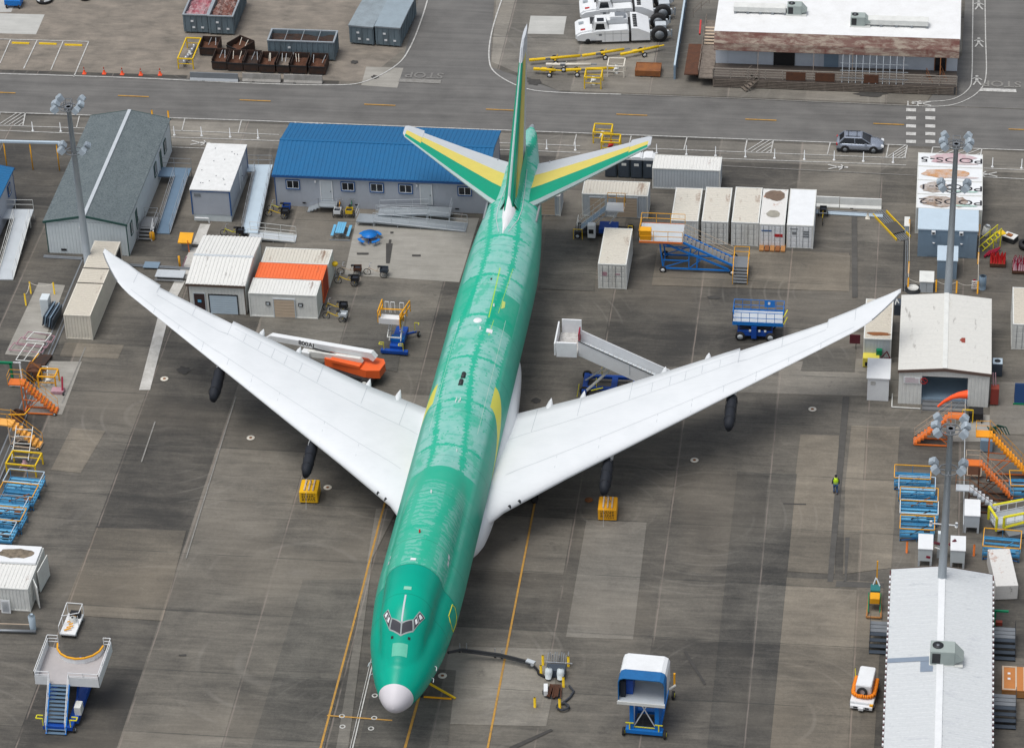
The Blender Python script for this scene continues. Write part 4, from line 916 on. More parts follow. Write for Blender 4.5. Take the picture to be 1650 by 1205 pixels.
# ---- gabled buildings
def gable(name, label, cat, x0, x1, y0, y1, h, rise, ridge, wall, roof, trim, pitch=0, amp=.03, ov=.18, cap='pale_grey', sidingpitch=.3, group=None, wallamp=.02):
    t = thing(name, label, cat, (x0, y0, 0), 0, group); w_, d = x1-x0, y1-y0; wl = MB()
    wl.corr((0, 0, 0), (1, 0, 0), (0, 0, 1), w_, h, sidingpitch, wallamp); wl.corr((w_, 0, 0), (0, 1, 0), (0, 0, 1), d, h, sidingpitch, wallamp)
    wl.corr((w_, d, 0), (-1, 0, 0), (0, 0, 1), w_, h, sidingpitch, wallamp); wl.corr((0, d, 0), (0, -1, 0), (0, 0, 1), d, h, sidingpitch, wallamp)
    if ridge == 'y': wl.slaby([(.02, h), (w_-.02, h), (w_/2, h+rise-.04)], .01, d-.01)
    else: wl.slabx([(.02, h), (d-.02, h), (d/2, h+rise-.04)], .01, w_-.01)
    wl.build('wall', wall, t)
    for sgn in (0, 1):
        rf = MB(); th = .09
        if ridge == 'y':
            xe, xr = (-ov, w_/2) if sgn == 0 else (w_+ov, w_/2); sl_ = rise/(w_/2); ze = h-ov*sl_
            rf.slaby([(xe, ze), (xr, h+rise), (xr, h+rise+th), (xe, ze+th)][::1 if sgn == 0 else -1], -ov, d+ov)
            if pitch:
                u = Vector((w_/2+ov, 0, rise+ov*sl_)); o = Vector((xe, -ov, ze+th+.006)) if sgn == 0 else Vector((xr, -ov, h+rise+th+.006))
                uu = u if sgn == 0 else Vector((w_/2+ov, 0, -rise-ov*sl_)); rf.corr(o+Vector((0, d+2*ov, 0)), (0, -1, 0), uu, d+2*ov, uu.length, pitch, amp) if False else rf.corr(o+uu, (0, 1, 0), -uu, d+2*ov, uu.length, pitch, amp)
        else:
            ye, yr = (-ov, d/2) if sgn == 0 else (d+ov, d/2); sl_ = rise/(d/2); ze = h-ov*sl_
            rf.slabx([(ye, ze), (yr, h+rise), (yr, h+rise+th), (ye, ze+th)], -ov, w_+ov)
            if pitch:
                uu = Vector((0, d/2+ov, rise+ov*sl_)) if sgn == 0 else Vector((0, d/2+ov, -rise-ov*sl_)); o = Vector((-ov, ye, ze+th+.006)) if sgn == 0 else Vector((-ov, yr, h+rise+th+.006))
                rf.corr(o, (1, 0, 0), uu, w_+2*ov, uu.length, pitch, amp)
        rf.build('roof', roof, t)
    if cap:
        if ridge == 'y': MB().box(w_/2-.16, w_/2+.16, -ov-.02, d+ov+.02, h+rise+.05, h+rise+.15).build('ridge_cap', cap, t)
        else: MB().box(-ov-.02, w_+ov+.02, d/2-.14, d/2+.14, h+rise+.05, h+rise+.15).build('ridge_cap', cap, t)
    f = MB()
    if ridge == 'y':
        for y in (-ov-.05, d+ov+.005):
            f.slaby([(-ov-.02, h-ov*rise/(w_/2)-.12), (w_/2, h+rise-.12), (w_/2, h+rise+.11), (-ov-.02, h-ov*rise/(w_/2)+.11)], y, y+.045); f.slaby([(w_+ov+.02, h-ov*rise/(w_/2)-.12), (w_+ov+.02, h-ov*rise/(w_/2)+.11), (w_/2, h+rise+.11), (w_/2, h+rise-.12)], y, y+.045)
    else:
        f.box(-ov, w_+ov, -ov-.05, -ov-.003, h-ov*rise/(d/2)-.12, h-ov*rise/(d/2)+.1); f.box(-ov, w_+ov, d+ov+.003, d+ov+.05, h-ov*rise/(d/2)-.12, h-ov*rise/(d/2)+.1)
    for x in (-.03, w_-.05):
        for y in (-.03, d-.05): f.box(x, x+.08, y, y+.08, 0, h-.02)
    f.build('trim', trim, t)
    return t, w_, d
def window(par, x, z, w_, h_, frm='white_paint', axis='y', off=0, split=True, label=None):
    "window in the front wall (axis y, at y=off) or the side wall (axis x, at x=off)"
    def bx(m, a0, a1, d0, d1, z0, z1): return m.box(a0, a1, off-d1, off-d0, z0, z1) if axis == 'y' else m.box(off+d0, off+d1, a0, a1, z0, z1)
    f = MB(); bx(f, x-w_/2-.09, x-w_/2, .0, .07, z-.09, z+h_+.09); bx(f, x+w_/2, x+w_/2+.09, .0, .07, z-.09, z+h_+.09); bx(f, x-w_/2, x+w_/2, .0, .07, z+h_, z+h_+.09); bx(f, x-w_/2, x+w_/2, .0, .09, z-.09, z)
    fo = f.build('window', frm, par); g = MB(); bx(g, x-w_/2, x+w_/2, .02, .03, z, z+h_); g.build('pane', 'glass_dark', fo)
    m = MB(); 
    for a, b_ in ((x-w_/2, x-w_/2+.05), (x+w_/2-.05, x+w_/2)): bx(m, a, b_, .03, .055, z, z+h_)
    bx(m, x-w_/2+.05, x+w_/2-.05, .03, .055, z, z+.05); bx(m, x-w_/2+.05, x+w_/2-.05, .03, .055, z+h_-.05, z+h_)
    if split: bx(m, x-.03, x+.03, .03, .055, z+.05, z+h_-.05)
    m.build('sash', 'white_paint', fo); return fo
def door(par, x, w_, h_, mat, axis='y', off=0, z=0, frm='white_paint'):
    def bx(m, a0, a1, d0, d1, z0, z1): return m.box(a0, a1, off-d1, off-d0, z0, z1) if axis == 'y' else m.box(off+d0, off+d1, a0, a1, z0, z1)
    d = MB(); bx(d, x-w_/2, x+w_/2, .0, .045, z, z+h_); do = d.build('door', mat, par)
    f = MB(); bx(f, x-w_/2-.08, x-w_/2-.003, 0, .07, z, z+h_+.08); bx(f, x+w_/2+.003, x+w_/2+.08, 0, .07, z, z+h_+.08); bx(f, x-w_/2-.003, x+w_/2+.003, 0, .07, z+h_+.003, z+h_+.08); f.build('door_frame', frm, do)
    m = MB(); bx(m, x+w_/2-.14, x+w_/2-.08, .045, .1, z+1.0, z+1.08); m.build('handle', 'dark_metal', do); return do
SHING, nt_, b_ = newmat('grey_green_shingle'); N_ = NT(nt_); co_ = N_.obj()
c_ = N_.mix(N_.ramp(N_.noise(co_, 7, 3, .8), .35, .65), (.06, .080, .086, 1), (.15, .18, .19, 1)); c_ = N_.mix(N_.math('MULTIPLY', N_.ramp(N_.noise(co_, 1.0, 4, .6), .45, .6), .25), c_, (.16, .19, .195, 1)); c_ = N_.mix(N_.math('MULTIPLY', N_.math('GREATER_THAN', N_.noise(co_, 16, 2, .7), .66), .5), c_, (.24, .28, .28, 1))
N_.link(c_, b_.inputs['Base Color']); b_.inputs['Roughness'].default_value = .9
# B1 shingle building
a = G(79, 407); b1h = hgt(79, 407, 356); x1 = G(209, 412).x; back = G(149, 189, b1h).y
b1, w_, d_ = gable('portable_office', 'long grey-green shingled portable building behind the left wing tip', 'building', a.x, x1, a.y, back, b1h, .75, 'y', 'pale_siding', SHING, 'green_trim', ov=.15)
door(b1, 3.4, .95, 2.1, 'green_trim', 'x', w_+.03, .75); door(b1, d_-4.6, .95, 2.1, 'green_trim', 'x', w_+.03, .75)
for y in (1.5, d_-6.8, d_-2.6): window(b1, y, 1.5, .6 if y < 2 else .8, 1.1, 'green_trim', 'x', w_+.03)
for x in (1.2,): MB().box(x, x+.5, -.06, 0, .3, .5).build('vent', 'black', b1)
MB().box(w_-1.2, w_-.2, -.05, 0, -.0, .01).build('sill', 'dark_metal', b1)
for x in (3.3,): MB().box(x-.2, x+.35, -.08, 0, 2.75, 2.9).build('wall_lamp', 'white_paint', b1)
cr = thing('skirt_pipes', 'grey pipes lying along the foot of the shingled building gable', 'pipes', (a.x-.3, a.y-.6, 0))
for k in range(3): MB().bar((0, -.14*k, .06+.05*(k % 2)), (3.6, -.14*k-.1, .06+.05*(k % 2)), .06, 6).build('pipe', 'steel_grey', cr)
# B2 blue roof
a = G(446, 331); h2 = hgt(446, 331, 281); by = G(467, 201, h2).y; rx = G(803, 216, h2).x
b2, w2, d2 = gable('portable_office', 'long grey portable building with a bright blue ribbed roof and blue-framed windows', 'building', a.x, rx, a.y, by, h2, .95, 'x', 'portable_grey', 'blue_roof', 'blue_trim', pitch=.40, amp=.035, ov=.2, cap='blue_roof', sidingpitch=1.22, wallamp=.008)
def lx(u, v): return G(u, v).x-a.x
for (u, wd_) in ((474, 1.15), (566, 1.15), (614, 1.15), (662, 1.15), (760, 1.15)): window(b2, (u-446)/17.9+.12, 1.95, wd_, .85, 'blue_trim', 'y', -.02)
door(b2, (530-446)/17.9+.1, 1.0, 2.1, 'pale_grey', off=-.02, z=.75); door(b2, (697-446)/17.9+.05, 1.0, 2.1, 'pale_grey', off=-.02, z=.75)
for u in (490, 578, 745): MB().box((u-446)/17.9, (u-446)/17.9+.35, -.06, 0, .35, .47).build('vent', 'black', b2)
for u in (513, 682): MB().box((u-446)/17.9, (u-446)/17.9+.14, -.16, 0, 2.7, 2.95).build('wall_lamp', 'white_paint', b2)
# B3 narrow white-roof unit
S = solve((311.7, 356), (374, 359.5), 305, (334.6, 232)); b3 = thing('portable_office', 'narrow portable building with a flat white roof and dark blue trim', 'building', S[0], S[1])
w_, h_, d_ = S[2], S[3], S[4]
MB().box(.02, w_-.02, .02, d_-.02, .75, h_-.08).build('wall', 'portable_grey', b3); MB().box(.08, w_-.08, .08, d_-.08, 0, .75).build('skirt', 'pale_siding', b3)
MB().box(-.08, w_+.08, -.08, d_+.08, h_-.08, h_+.04).build('roof', plain('flat_white_roof', (.72, .73, .72), .5, 0, .35, (.4, .4, .38), 2), b3)
f = MB()
for x in (-.03, w_-.08):
    for y in (-.03, d_-.08): f.box(x, x+.11, y, y+.11, .7, h_-.085)
f.box(.08, w_-.08, -.04, .018, h_-.22, h_-.085); f.box(w_-.018, w_+.04, .08, d_-.08, h_-.22, h_-.085); f.build('trim', 'blue_trim', b3)
r_ = random.Random(4); m = MB()
for k in range(14): m.cyl(r_.uniform(.2, w_-.2), r_.uniform(.3, d_-.3), h_+.04, h_+.09, .05, 8)
m.build('roof_fasteners', 'steel_grey', b3); door(b3, d_*.6, .95, 2.0, 'pale_grey', 'x', w_-.018, .8)
MB().box(.3, .9, -.03, .018, h_-.75, h_-.45).build('vent', 'steel_grey', b3); MB().path([(.25, -.25, .5), (1.5, -.25, .5), (1.55, -.25, 0)], .07, 6).build('drain_pipe', 'white_paint', b3)
# B4 left edge
p4 = G(19, 272, 3.5)
b4, w4, d4 = gable('portable_office', 'blue-roofed portable building cut by the left edge of the picture', 'building', p4.x-6.5, p4.x, p4.y-11, p4.y, 3.4, .6, 'y', 'portable_grey', 'blue_roof', 'blue_trim', pitch=.4, amp=.035, cap='blue_roof', sidingpitch=1.2, wallamp=.008)
for y in (d4-1.7, d4-6): window(b4, y, 1.8, .8, .95, 'blue_trim', 'x', w4+.02)
# B5 corrugated workshop
a = G(307, 503); h5 = hgt(307, 503, 457); x1 = G(397, 508).x; by = G(331, 382, h5).y
b5, w5, d5 = gable('metal_workshop', 'small white metal workshop with a ribbed double roof and a pale roller door', 'building', a.x, x1, a.y, by, h5, .45, 'x', 'offwhite', WHITE_ROOF, plain('brown_trim', (.10, .07, .055), .6), pitch=.33, amp=.05, ov=.16, cap='pale_grey', sidingpitch=.3)
door(b5, .95, .95, 2.05, plain('dark_door', (.05, .03, .03), .5), off=-.02, frm='pale_grey'); MB().box(.78, 1.1, -.09, -.07, 1.15, 1.4).build('notice', 'light_blue', b5)
m = MB()
for j in range(8): m.box(1.85, 4.3, -.06, 0, .02+j*.24, .24+j*.24)
rd = m.build('roller_door', 'pale_blue_grey', b5); MB().box(1.75, 1.845, -.08, 0, 0, 2.05).box(4.305, 4.4, -.08, 0, 0, 2.05).box(1.845, 4.305, -.08, 0, 1.95, 2.05).build('door_frame', 'dark_metal', rd)
# B8 beige hangar
a = G(1447, 649.6); h8 = hgt(1447, 649.6, 596); x1 = G(1591.6, 654.6).x; by = G(1456, 477.5, h8).y
b8 = thing('beige_workshop', 'beige metal workshop with a shallow gable roof and an open dark bay', 'building', (a.x, a.y, 0))
w8, d8 = x1-a.x, by-a.y; o0, o1 = w8*.255, w8*.765; rise = .35; wl = MB(); hb = 2.9
wl.corr((0, 0, 0), (1, 0, 0), (0, 0, 1), o0, h8, .3, .02); wl.corr((o1, 0, 0), (1, 0, 0), (0, 0, 1), w8-o1, h8, .3, .02)
wl.box(o0, o1, -.01, .08, hb, h8); wl.corr((w8, 0, 0), (0, 1, 0), (0, 0, 1), d8, h8, .3, .02); wl.corr((0, d8, 0), (0, -1, 0), (0, 0, 1), d8, h8, .3, .02); wl.corr((w8, d8, 0), (-1, 0, 0), (0, 0, 1), w8, h8, .3, .02)
wl.slaby([(.02, h8), (w8-.02, h8), (w8/2, h8+rise)], .0, .1)
wl.box(o0-.05, o0, .05, 3.4, 0, h8-.05).box(o1, o1+.05, .05, 3.4, 0, h8-.05).corr((o1, 3.4, 0), (-1, 0, 0), (0, 0, 1), o1-o0, h8-.1, .3, .03).corr((o0, 3.38, 0), (1, 0, 0), (0, 0, 1), o1-o0, h8-.1, .3, .03); wl.build('wall', 'offwhite', b8)
for sgn in (0, 1):
    rf = MB(); xe, xr = (-.12, w8/2) if sgn == 0 else (w8+.12, w8/2); rf.slaby([(xe, h8-.02), (xr, h8+rise), (xr, h8+rise+.08), (xe, h8+.06)], -.1, d8+.1)
    uu = Vector((w8/2+.12, 0, rise+.02)) if sgn == 0 else Vector((w8/2+.12, 0, -rise-.02)); o = Vector((xe, -.1, h8+.065)) if sgn == 0 else Vector((xr, -.1, h8+rise+.085))
    rf.corr(o+uu, (0, 1, 0), -uu, d8+.2, uu.length, .9, .012); rf.build('roof', BEIGE_ROOF, b8)
MB().box(w8/2-.2, w8/2+.2, -.12, d8+.1, h8+rise+.06, h8+rise+.14).build('ridge_cap', 'offwhite', b8)
MB().slaby([(-.14, h8-.2), (w8/2, h8+rise-.2), (w8+.14, h8-.2), (w8+.14, h8+.07), (w8/2, h8+rise+.1), (-.14, h8+.07)], -.17, -.105).build('fascia', plain('brown_fascia', (.13, .09, .075), .6), b8)
MB().box(o0, o1, .1, 3.3, .0, .55).build('bay_floor', 'blue_grey', b8)
for k in range(3): MB().box(o0+.1, o1-.1, -.05-.42*k, .37-.42*k, 0, .42-.14*k).build('step', 'grating', b8)
m = MB(); m.rail([(o0, -1.3, 0), (o0, .2, 0)], 1.0); m.rail([(o1, -1.3, 0), (o1, .2, 0)], 1.0); m.build('handrail', 'alu', b8)
wsg = MB().box(.35, 1.75, -.09, -.04, 2.15, 2.75).build('warning_sign', 'white_paint', b8)
nsm = MB(); nsm.bar((1.62+.3, -.1, 2.5), (1.62+.3, -.105, 2.5), .001); ring_ = MB().path([(2.05+.28*math.cos(2*PI*k/20), -.1, 2.45+.28*math.sin(2*PI*k/20)) for k in range(20)], .035, 4, True); ring_.bar((1.86, -.1, 2.64), (2.24, -.1, 2.26), .035); ring_.build('no_smoking_symbol', 'red', wsg)
m = MB()
for j in range(4): m.box(.5, 1.6, -.1, -.092, 2.25+.11*j, 2.28+.11*j)
m.box(.5, 1.3, -.1, -.092, 2.68, 2.71); m.build('printed_lines', 'pink_paint', wsg)
MB().box(w8*.62, w8*.72, d8*.36, d8*.36+.7, h8+.2, h8+.32).build('roof_patch', 'red_brown', b8); MB().box(w8*.73, w8*.80, d8*.35, d8*.35+.6, h8+.14, h8+.22).build('roof_patch', 'pale_grey', b8)
for z in (.2,): MB().path([(-.5, 1.2, .1), (-.5, -.7, .1), (o0, -.75, .1)], .05, 5).build('pipe', 'offwhite', b8)
# person working inside the bay is only a hint: an office chair back
# B9 long ribbed roof
h9 = 3.2; pl_, pr_ = G(1436.5, 917, h9), G(1599, 926, h9); x0 = pl_.x; x1 = pr_.x; y1 = pl_.y
b9 = thing('long_ribbed_shed', 'long building with a bright ribbed white metal roof at the lower right', 'building', (x0, 150, 0)); w9 = x1-x0; d9 = y1-150
wl = MB(); wl.box(.2, w9-.2, .2, d9-.1, 0, h9-.1); wl.build('wall', plain('shed_wall', (.16, .11, .10), .7), b9)
for sgn in (0, 1):
    r9 = .55; rf = MB(); xe, xr = (0, w9/2) if sgn == 0 else (w9, w9/2); rf.slaby([(xe, h9-.06), (xr, h9+r9-.06), (xr, h9+r9), (xe, h9)], 0, d9)
    uu = Vector((w9/2, 0, r9)) if sgn == 0 else Vector((w9/2, 0, -r9)); o = Vector((0, 0, h9+.006)) if sgn == 0 else Vector((w9/2, 0, h9+r9+.006))
    rf.corr(o+uu, (0, 1, 0), -uu, d9, uu.length, .5, .045); rf.build('roof', LONG_ROOF, b9)
MB().box(w9/2-.25, w9/2+.25, -.02, d9+.05, h9+r9+.03, h9+r9+.10).build('ridge_cap', 'white_paint', b9)
MB().slaby([(0, h9-.2), (w9/2, h9+r9-.2), (w9, h9-.2), (w9, h9+.04), (w9/2, h9+r9+.05), (0, h9+.04)], d9+.01, d9+.06).build('fascia', 'brown_trim' if 'brown_trim' in PAL else 'old_wood', b9)
for sx in (0, 1):
    m = MB(); x = -.14 if sx == 0 else w9+.02
    n = int(d9/.62)
    for k in range(n): m.box(x, x+.12, k*.62, k*.62+.22, h9-.09, h9+.05)
    m.build('eave_bracket', 'white_paint', b9); MB().box(x+.03, x+.09, 0, d9, h9-.2, h9-.1).build('gutter', 'maroon', b9)
q = G(1490, 1065, h9+.45)
def onroof(u, v, z=h9+.4): q_ = G(u, v, z); return q_.x-x0, q_.y-150
bx_, by_ = onroof(1428, 1062); cx_, cy_ = onroof(1500, 1070)
m = MB(); m.add([(.1+bx_, by_, h9+.03+(.1+bx_)*r9/(w9/2)+.06), (w9/2-.4, by_, h9+r9+.03), (w9/2-.4, by_+.5, h9+r9+.03), (.1+bx_, by_+.5, h9+.03+(.1+bx_)*r9/(w9/2)+.06)], [(0, 1, 2, 3)]); m.add([(2.4, by_-1.2, h9+.07+2.4*r9/(w9/2)), (w9/2-.5, by_-1.2, h9+.055+(w9/2-.5)*r9/(w9/2)), (w9/2-.5, by_, h9+.055+(w9/2-.5)*r9/(w9/2)), (2.4, by_, h9+.07+2.4*r9/(w9/2))], [(0, 1, 2, 3)]); m.build('roof_patch', plain('patch_blue_grey', (.22, .27, .34), .5), b9)
def ac_unit(name, label, loc, rz=0, s=1.0, mat='pale_grey'):
    t = thing(name, label, 'air conditioner', loc, rz); MB().bbox(0, 1.5*s, 0, 1.1*s, .15, 1.15*s, .04).build('casing', mat, t)
    MB().add([(1.5*s, .05, 1.1*s), (2.05*s, .1, .5*s), (2.05*s, 1.0*s, .5*s), (1.5*s, 1.05*s, 1.1*s), (1.5*s, .05, .3), (1.5*s, 1.05*s, .3)], [(0, 1, 2, 3), (0, 4, 1), (3, 2, 5), (4, 5, 2, 1)]).build('air_hood', mat, t)
    f = MB().cyl(.45*s, .62*s, 1.15*s, 1.19*s, .34*s, 18).build('fan_grille', 'dark_metal', t); MB().cyl(.45*s, .62*s, 1.19*s, 1.2*s, .1*s, 10).build('fan_hub', 'steel_grey', f)
    MB().box(.12*s, .62*s, -.02, .002, .25*s, 1.0*s).build('coil_grille', 'dark_metal', t); MB().box(-.05, 2*s, -.05, 1.15*s, 0, .15).build('curb', 'offwhite', t); return t
GG = plain('ac_grey_green', (.33, .38, .36), .5)
q = G(1498, 1072, h9+.45); ac_unit('rooftop_ac', 'grey-green rooftop air conditioner on the ridge of the long ribbed roof', (q.x, q.y, h9+.42), 0, 1.2, GG)
# stairs beside the long shed
for i, (u, v, lab) in enumerate([(1400, 1054, 'dark metal steps on the left side of the long ribbed roof'), (1600, 1064, 'dark metal steps right of the long ribbed roof, upper pair'), (1600, 1174, 'dark metal steps right of the long ribbed roof below the wooden crate')]):
    q = G(u, v); t = thing('metal_steps', lab, 'steps', q, 0, 'dark steps beside the long ribbed roof'); n = 7
    for k in range(n):
        kk = k; MB().box(0, 1.65, k*.44, k*.44+.38, .22*(min(kk, 3 if True else 0))+.1, .22*min(kk, 3)+.15).build('tread', 'steel_grey' if k > 3 else 'plastic_dark', t)
    MB().box(0, .05, 0, n*.44, .0, .1).box(1.6, 1.65, 0, n*.44, 0, .1).build('stringer', 'dark_metal', t)
    m = MB(); m.rail([(0 if i == 0 else 1.62, .2, .1), (0 if i == 0 else 1.62, 3.0, .6)], 1.0, .02); m.build('handrail', 'dark_metal', t)
# electric building and cabinets
S = solve((1478, 413), (1572.5, 416), 368, (1477, 334.6)); eb = thing('switchgear_building', 'blue-grey steel electrical building with a ribbed pale roof in front of the labelled containers', 'building', S[0], S[1]); w_, h_, d_ = S[2], S[3], S[4]
MB().box(0, w_, 0, d_, 0, h_-.1).build('wall', 'blue_grey', eb); rf = MB()
for k in range(5): rf.slabx([(k*d_/5-.08, h_-.1), ((k+1)*d_/5-.1, h_-.1), ((k+1)*d_/5-.1, h_+.04), (k*d_/5-.08, h_)], -.08, w_+.08)
rf.build('roof', 'pale_blue_grey', eb)
for x in (1.4, 3.85):
    dd_ = MB().box(x-.55, x+.55, -.03, 0, .1, 2.3).build('door', 'blue_grey', eb); MB().cyl(x, -.05, 1.5, 1.55, .12, 8).build('door_emblem', 'white_paint', dd_)
    l_ = MB().box(x-.25, x+.1, -.25, 0, 2.5, 2.8).build('wall_lamp', 'white_paint', eb); MB().box(x-.18, x+.04, -.26, -.251, 2.55, 2.74).build('lens', 'dark_metal', l_)
for (bl, br, vt, bk, lab, mt) in [((1509.5, 449), (1541, 450), 419, (1507.5, 396), 'tall blue-grey transformer cabinet in front of the electrical building', 'blue_grey'), ((1481.5, 471), (1503, 472), 453.5, (1482, 437), 'small pale grey cabinet left of the light mast beyond the beige workshop', 'pale_grey'),
   ((1457.5, 376), (1464, 376.5), 364, (1458, 350), 'narrow pale pillar box left of the electrical building', 'pale_blue_grey')]:
    S = solve(bl, br, vt, bk); t = thing('electric_cabinet', lab, 'cabinet', S[0], S[1]); MB().box(0, S[2], 0, S[4], 0, S[3]-.06).build('body', mt, t); MB().box(-.06, S[2]+.06, -.06, S[4]+.06, S[3]-.06, S[3]+.02).build('lid', 'pale_blue_grey' if mt == 'blue_grey' else 'offwhite', t); MB().box(S[2]*.5-.01, S[2]*.5+.01, -.01, 0, .1, S[3]-.2).build('door_seam', 'dark_metal', t)
for (bl, br, vt, bk, lab) in [((1478.5, 912), (1501, 913), 883.5, (1479, 860), 'white equipment cabinet on legs left of the light mast with a small red mark'), ((1530.5, 915), (1553.5, 917), 886, (1531, 863), 'white equipment cabinet on legs right of the light mast'), ((1553, 858), (1577, 860), 830, (1551, 804), 'white equipment cabinet with a broad lid behind the right leg cabinet')]:
    S = solve(bl, br, vt, bk); t = thing('equipment_cabinet', lab, 'cabinet', S[0], S[1], 'white cabinets on legs around the mast'); w_, h_, d_ = S[2], S[3], S[4]
    MB().box(0, w_, 0, d_, .55, h_-.06).build('body', 'pale_siding' if 'red' in lab or 'right of' in lab else 'pale_grey', t); MB().box(-.04, w_+.04, -.04, d_+.04, h_-.06, h_+.02).build('lid', 'white_paint', t)
    for x in (0, w_-.16):
        for y in (0, d_-.16): MB().box(x, x+.16, y, y+.16, 0, .55).build('leg', 'pale_grey', t)
    if 'red' in lab: MB().obox((w_*.72, -.01, h_*.55), (.32, .01, .22), 0, 0, .2).build('red_mark', 'crimson', t)
# B6 white roof building with rusty awning and deck
a, b_ = G(1153, 116), G(1541, 140); h6 = hgt(1153, 116, 49)
b6 = thing('weathered_office', 'flat white-roofed office with a rusty peeling awning and wooden walkway at the top right', 'building', (a.x, a.y, 0)); w6 = b_.x-a.x; d6 = 13
MB().box(0, w6, 0, d6, 0, h6-.15).build('wall', plain('office_wall', (.55, .60, .66), .6), b6)
MB().box(-.15, w6+.15, -.15, d6, h6-.15, h6).build('roof', plain('membrane_roof', (.76, .77, .77), .5, 0, .3, (.50, .49, .46), .8), b6)
PEEL, nt_, bb = newmat('peeling_awning'); N_ = NT(nt_); co_ = N_.obj(); f_ = N_.noise(N_.scale(co_, (.5, 1, 2.5)), 1.3, 7, .75, .5); z_ = N_.sep(co_)[2]
c_ = N_.mix(N_.ramp(f_, .44, .58), (.15, .08, .065, 1), (.30, .25, .20, 1)); c_ = N_.mix(N_.ramp(N_.noise(co_, .6, 4, .6), .5, .65), c_, (.12, .045, .035, 1)); N_.link(c_, bb.inputs['Base Color']); bb.inputs['Roughness'].default_value = .8
MB().slabx([(-.2, h6-.1), (-.2, h6+.02), (-1.1, h6-.75), (-1.35, h6-1.45), (-1.3, h6-1.5), (-1.0, h6-.85)], -.1, w6+.1).build('awning', PEEL, b6)
zd = 1.0; dk = MB(); dk.box(0, w6, -3.0, -.02, zd-.12, zd); dk.build('walkway_deck', plain('dark_deck_wood', (.12, .10, .085), .85, 0, .5), b6)
for k in range(14): x = w6*k/13; MB().box(x-.06, x+.06, -2.98, -2.86, 0, zd-.12).build('deck_post', 'old_wood', b6)
for k in range(5): MB().box(0, w6*.99, -3.04, -3.0, .1+.17*k, .2+.17*k).build('skirt_board', 'old_wood', b6)
m = MB()
for k in range(15): x = w6*k/14; m.bar((x, -2.9, zd), (x, -2.9, zd+1.05), .06)
for z in (.2, .48, .76, 1.05): m.bar((0, -2.9, zd+z), (w6, -2.9, zd+z), .055)
m.build('walkway_rail', plain('grey_rail_wood', (.30, .27, .235), .85, 0, .5), b6); r_ = random.Random(11)
for (f0, f1) in ((.30, .38), (.42, .5), (.62, .68)): MB().box(w6*f0, w6*f1, -3.02, -2.96, zd+.05, zd+.95).build('rail_panel', 'rust', b6)
for f0 in (.18, .41, .57, .78, .93): MB().bar((w6*f0, -2.95, 0), (w6*f0, -1.2, h6-1.3), .05).build('awning_post', 'rust_orange' if f0 > .7 else 'old_wood', b6)
m = MB()
for k in range(10): x = w6*(.53+.25*k/9); m.bar((x, -3.05, zd), (x, -1.25, h6-1.4), .035)
for z in (1.5, 2.2, 2.9): m.bar((w6*.52, -3.05+.25*(z-1), z), (w6*.80, -3.05+.25*(z-1), z), .035)
m.build('scaffold_lattice', 'galv', b6)
door(b6, w6*.285, 1.9, 2.2, 'black', off=-.01, z=zd, frm='dark_metal'); door(b6, w6*.93, 1.0, 2.2, 'glass_dark', off=-.01, z=zd, frm='rust_orange')
for f0 in (.05, .17, .33, .43): MB().box(w6*f0, w6*f0+.04, -.03, 0, zd, h6-1.3).build('wall_batten', 'pale_grey', b6)
MB().box(w6*.45, w6*.51, -.05, 0, zd, h6-1.4).build('blue_panel', 'blue_grey', b6)
MB().box(w6*.378, w6*.388, -.03, -.005, zd+1.7, zd+1.95).build('exit_placard', 'green', b6)
def steps(name, label, cat, q, rz, n, w_, run, rise_, mat, railm, group=None, tw=.26):
    t = thing(name, label, cat, q, rz, group)
    for k in range(n): MB().box(0, w_, k*run, k*run+tw, (k+1)*rise_-.05, (k+1)*rise_).build('tread', mat, t)
    m = MB()
    for x in (0, w_): m.bar((x, 0, .05), (x, n*run, n*rise_), .05)
    m.build('stringer', railm, t); m = MB()
    for x in (0, w_): m.rail([(x, .05, rise_), (x, n*run, n*rise_)], .95, .022, 1.0)
    m.build('handrail', railm, t); return t
q = G(1502, 150); steps('wooden_steps', 'short rust-brown wooden steps at the right end of the weathered office walkway', 'steps', q, rad(25), 5, 1.5, .3, .2, 'rust_orange', 'rust_orange')
q = G(1190, 140); steps('wooden_steps', 'grey wooden steps at the left corner of the weathered office', 'steps', q, rad(-55), 5, 1.3, .3, .2, 'old_wood', 'old_wood')
# side deck left of office
sd_ = thing('side_walkway', 'reddish wooden landing with grey railing left of the weathered office', 'walkway', (a.x, a.y, 0))
MB().box(-2.9, -1.5, -2.4, 3.6, .9, 1.02).build('red_deck', 'rust', sd_); MB().box(-1.45, -.05, -3.0, 8.5, .9, 1.02).build('deck', 'old_wood', sd_)
m = MB()
for k in range(5): m.rail([(-1.48, -3+2.2*k, 1.0), (-1.48, -.8+2.2*k, 1.0)], 1.0, .03)
m.rail([(-1.48, -3, 1.0), (-.05, -3, 1.0)], 1.0, .03); m.build('railing', 'old_wood', sd_)
m = MB()
for k in range(6): m.box(-1.4, -.1, 3.5+k*.35, 3.75+k*.35, 1.1+.16*k, 1.15+.16*k)
m.build('treads', 'tan_door', sd_); MB().obox((-1.9, 5.2, 2.0), (.16, 1.6, .3), 0, .5).build('red_chute', 'red', sd_)
m = MB(); m.rail([(-2.9, 9, 1.0), (-1.5, 12, 1.0)], 1.0, .03); m.build('railing', 'old_wood', sd_)
def roofz(u, v): return G(u, v, h6)
q = roofz(1370, 44); ac_unit('rooftop_ac', 'square rooftop air conditioner with dark coil near the middle of the white office roof', (q.x, q.y, h6), 0, .95, GG)
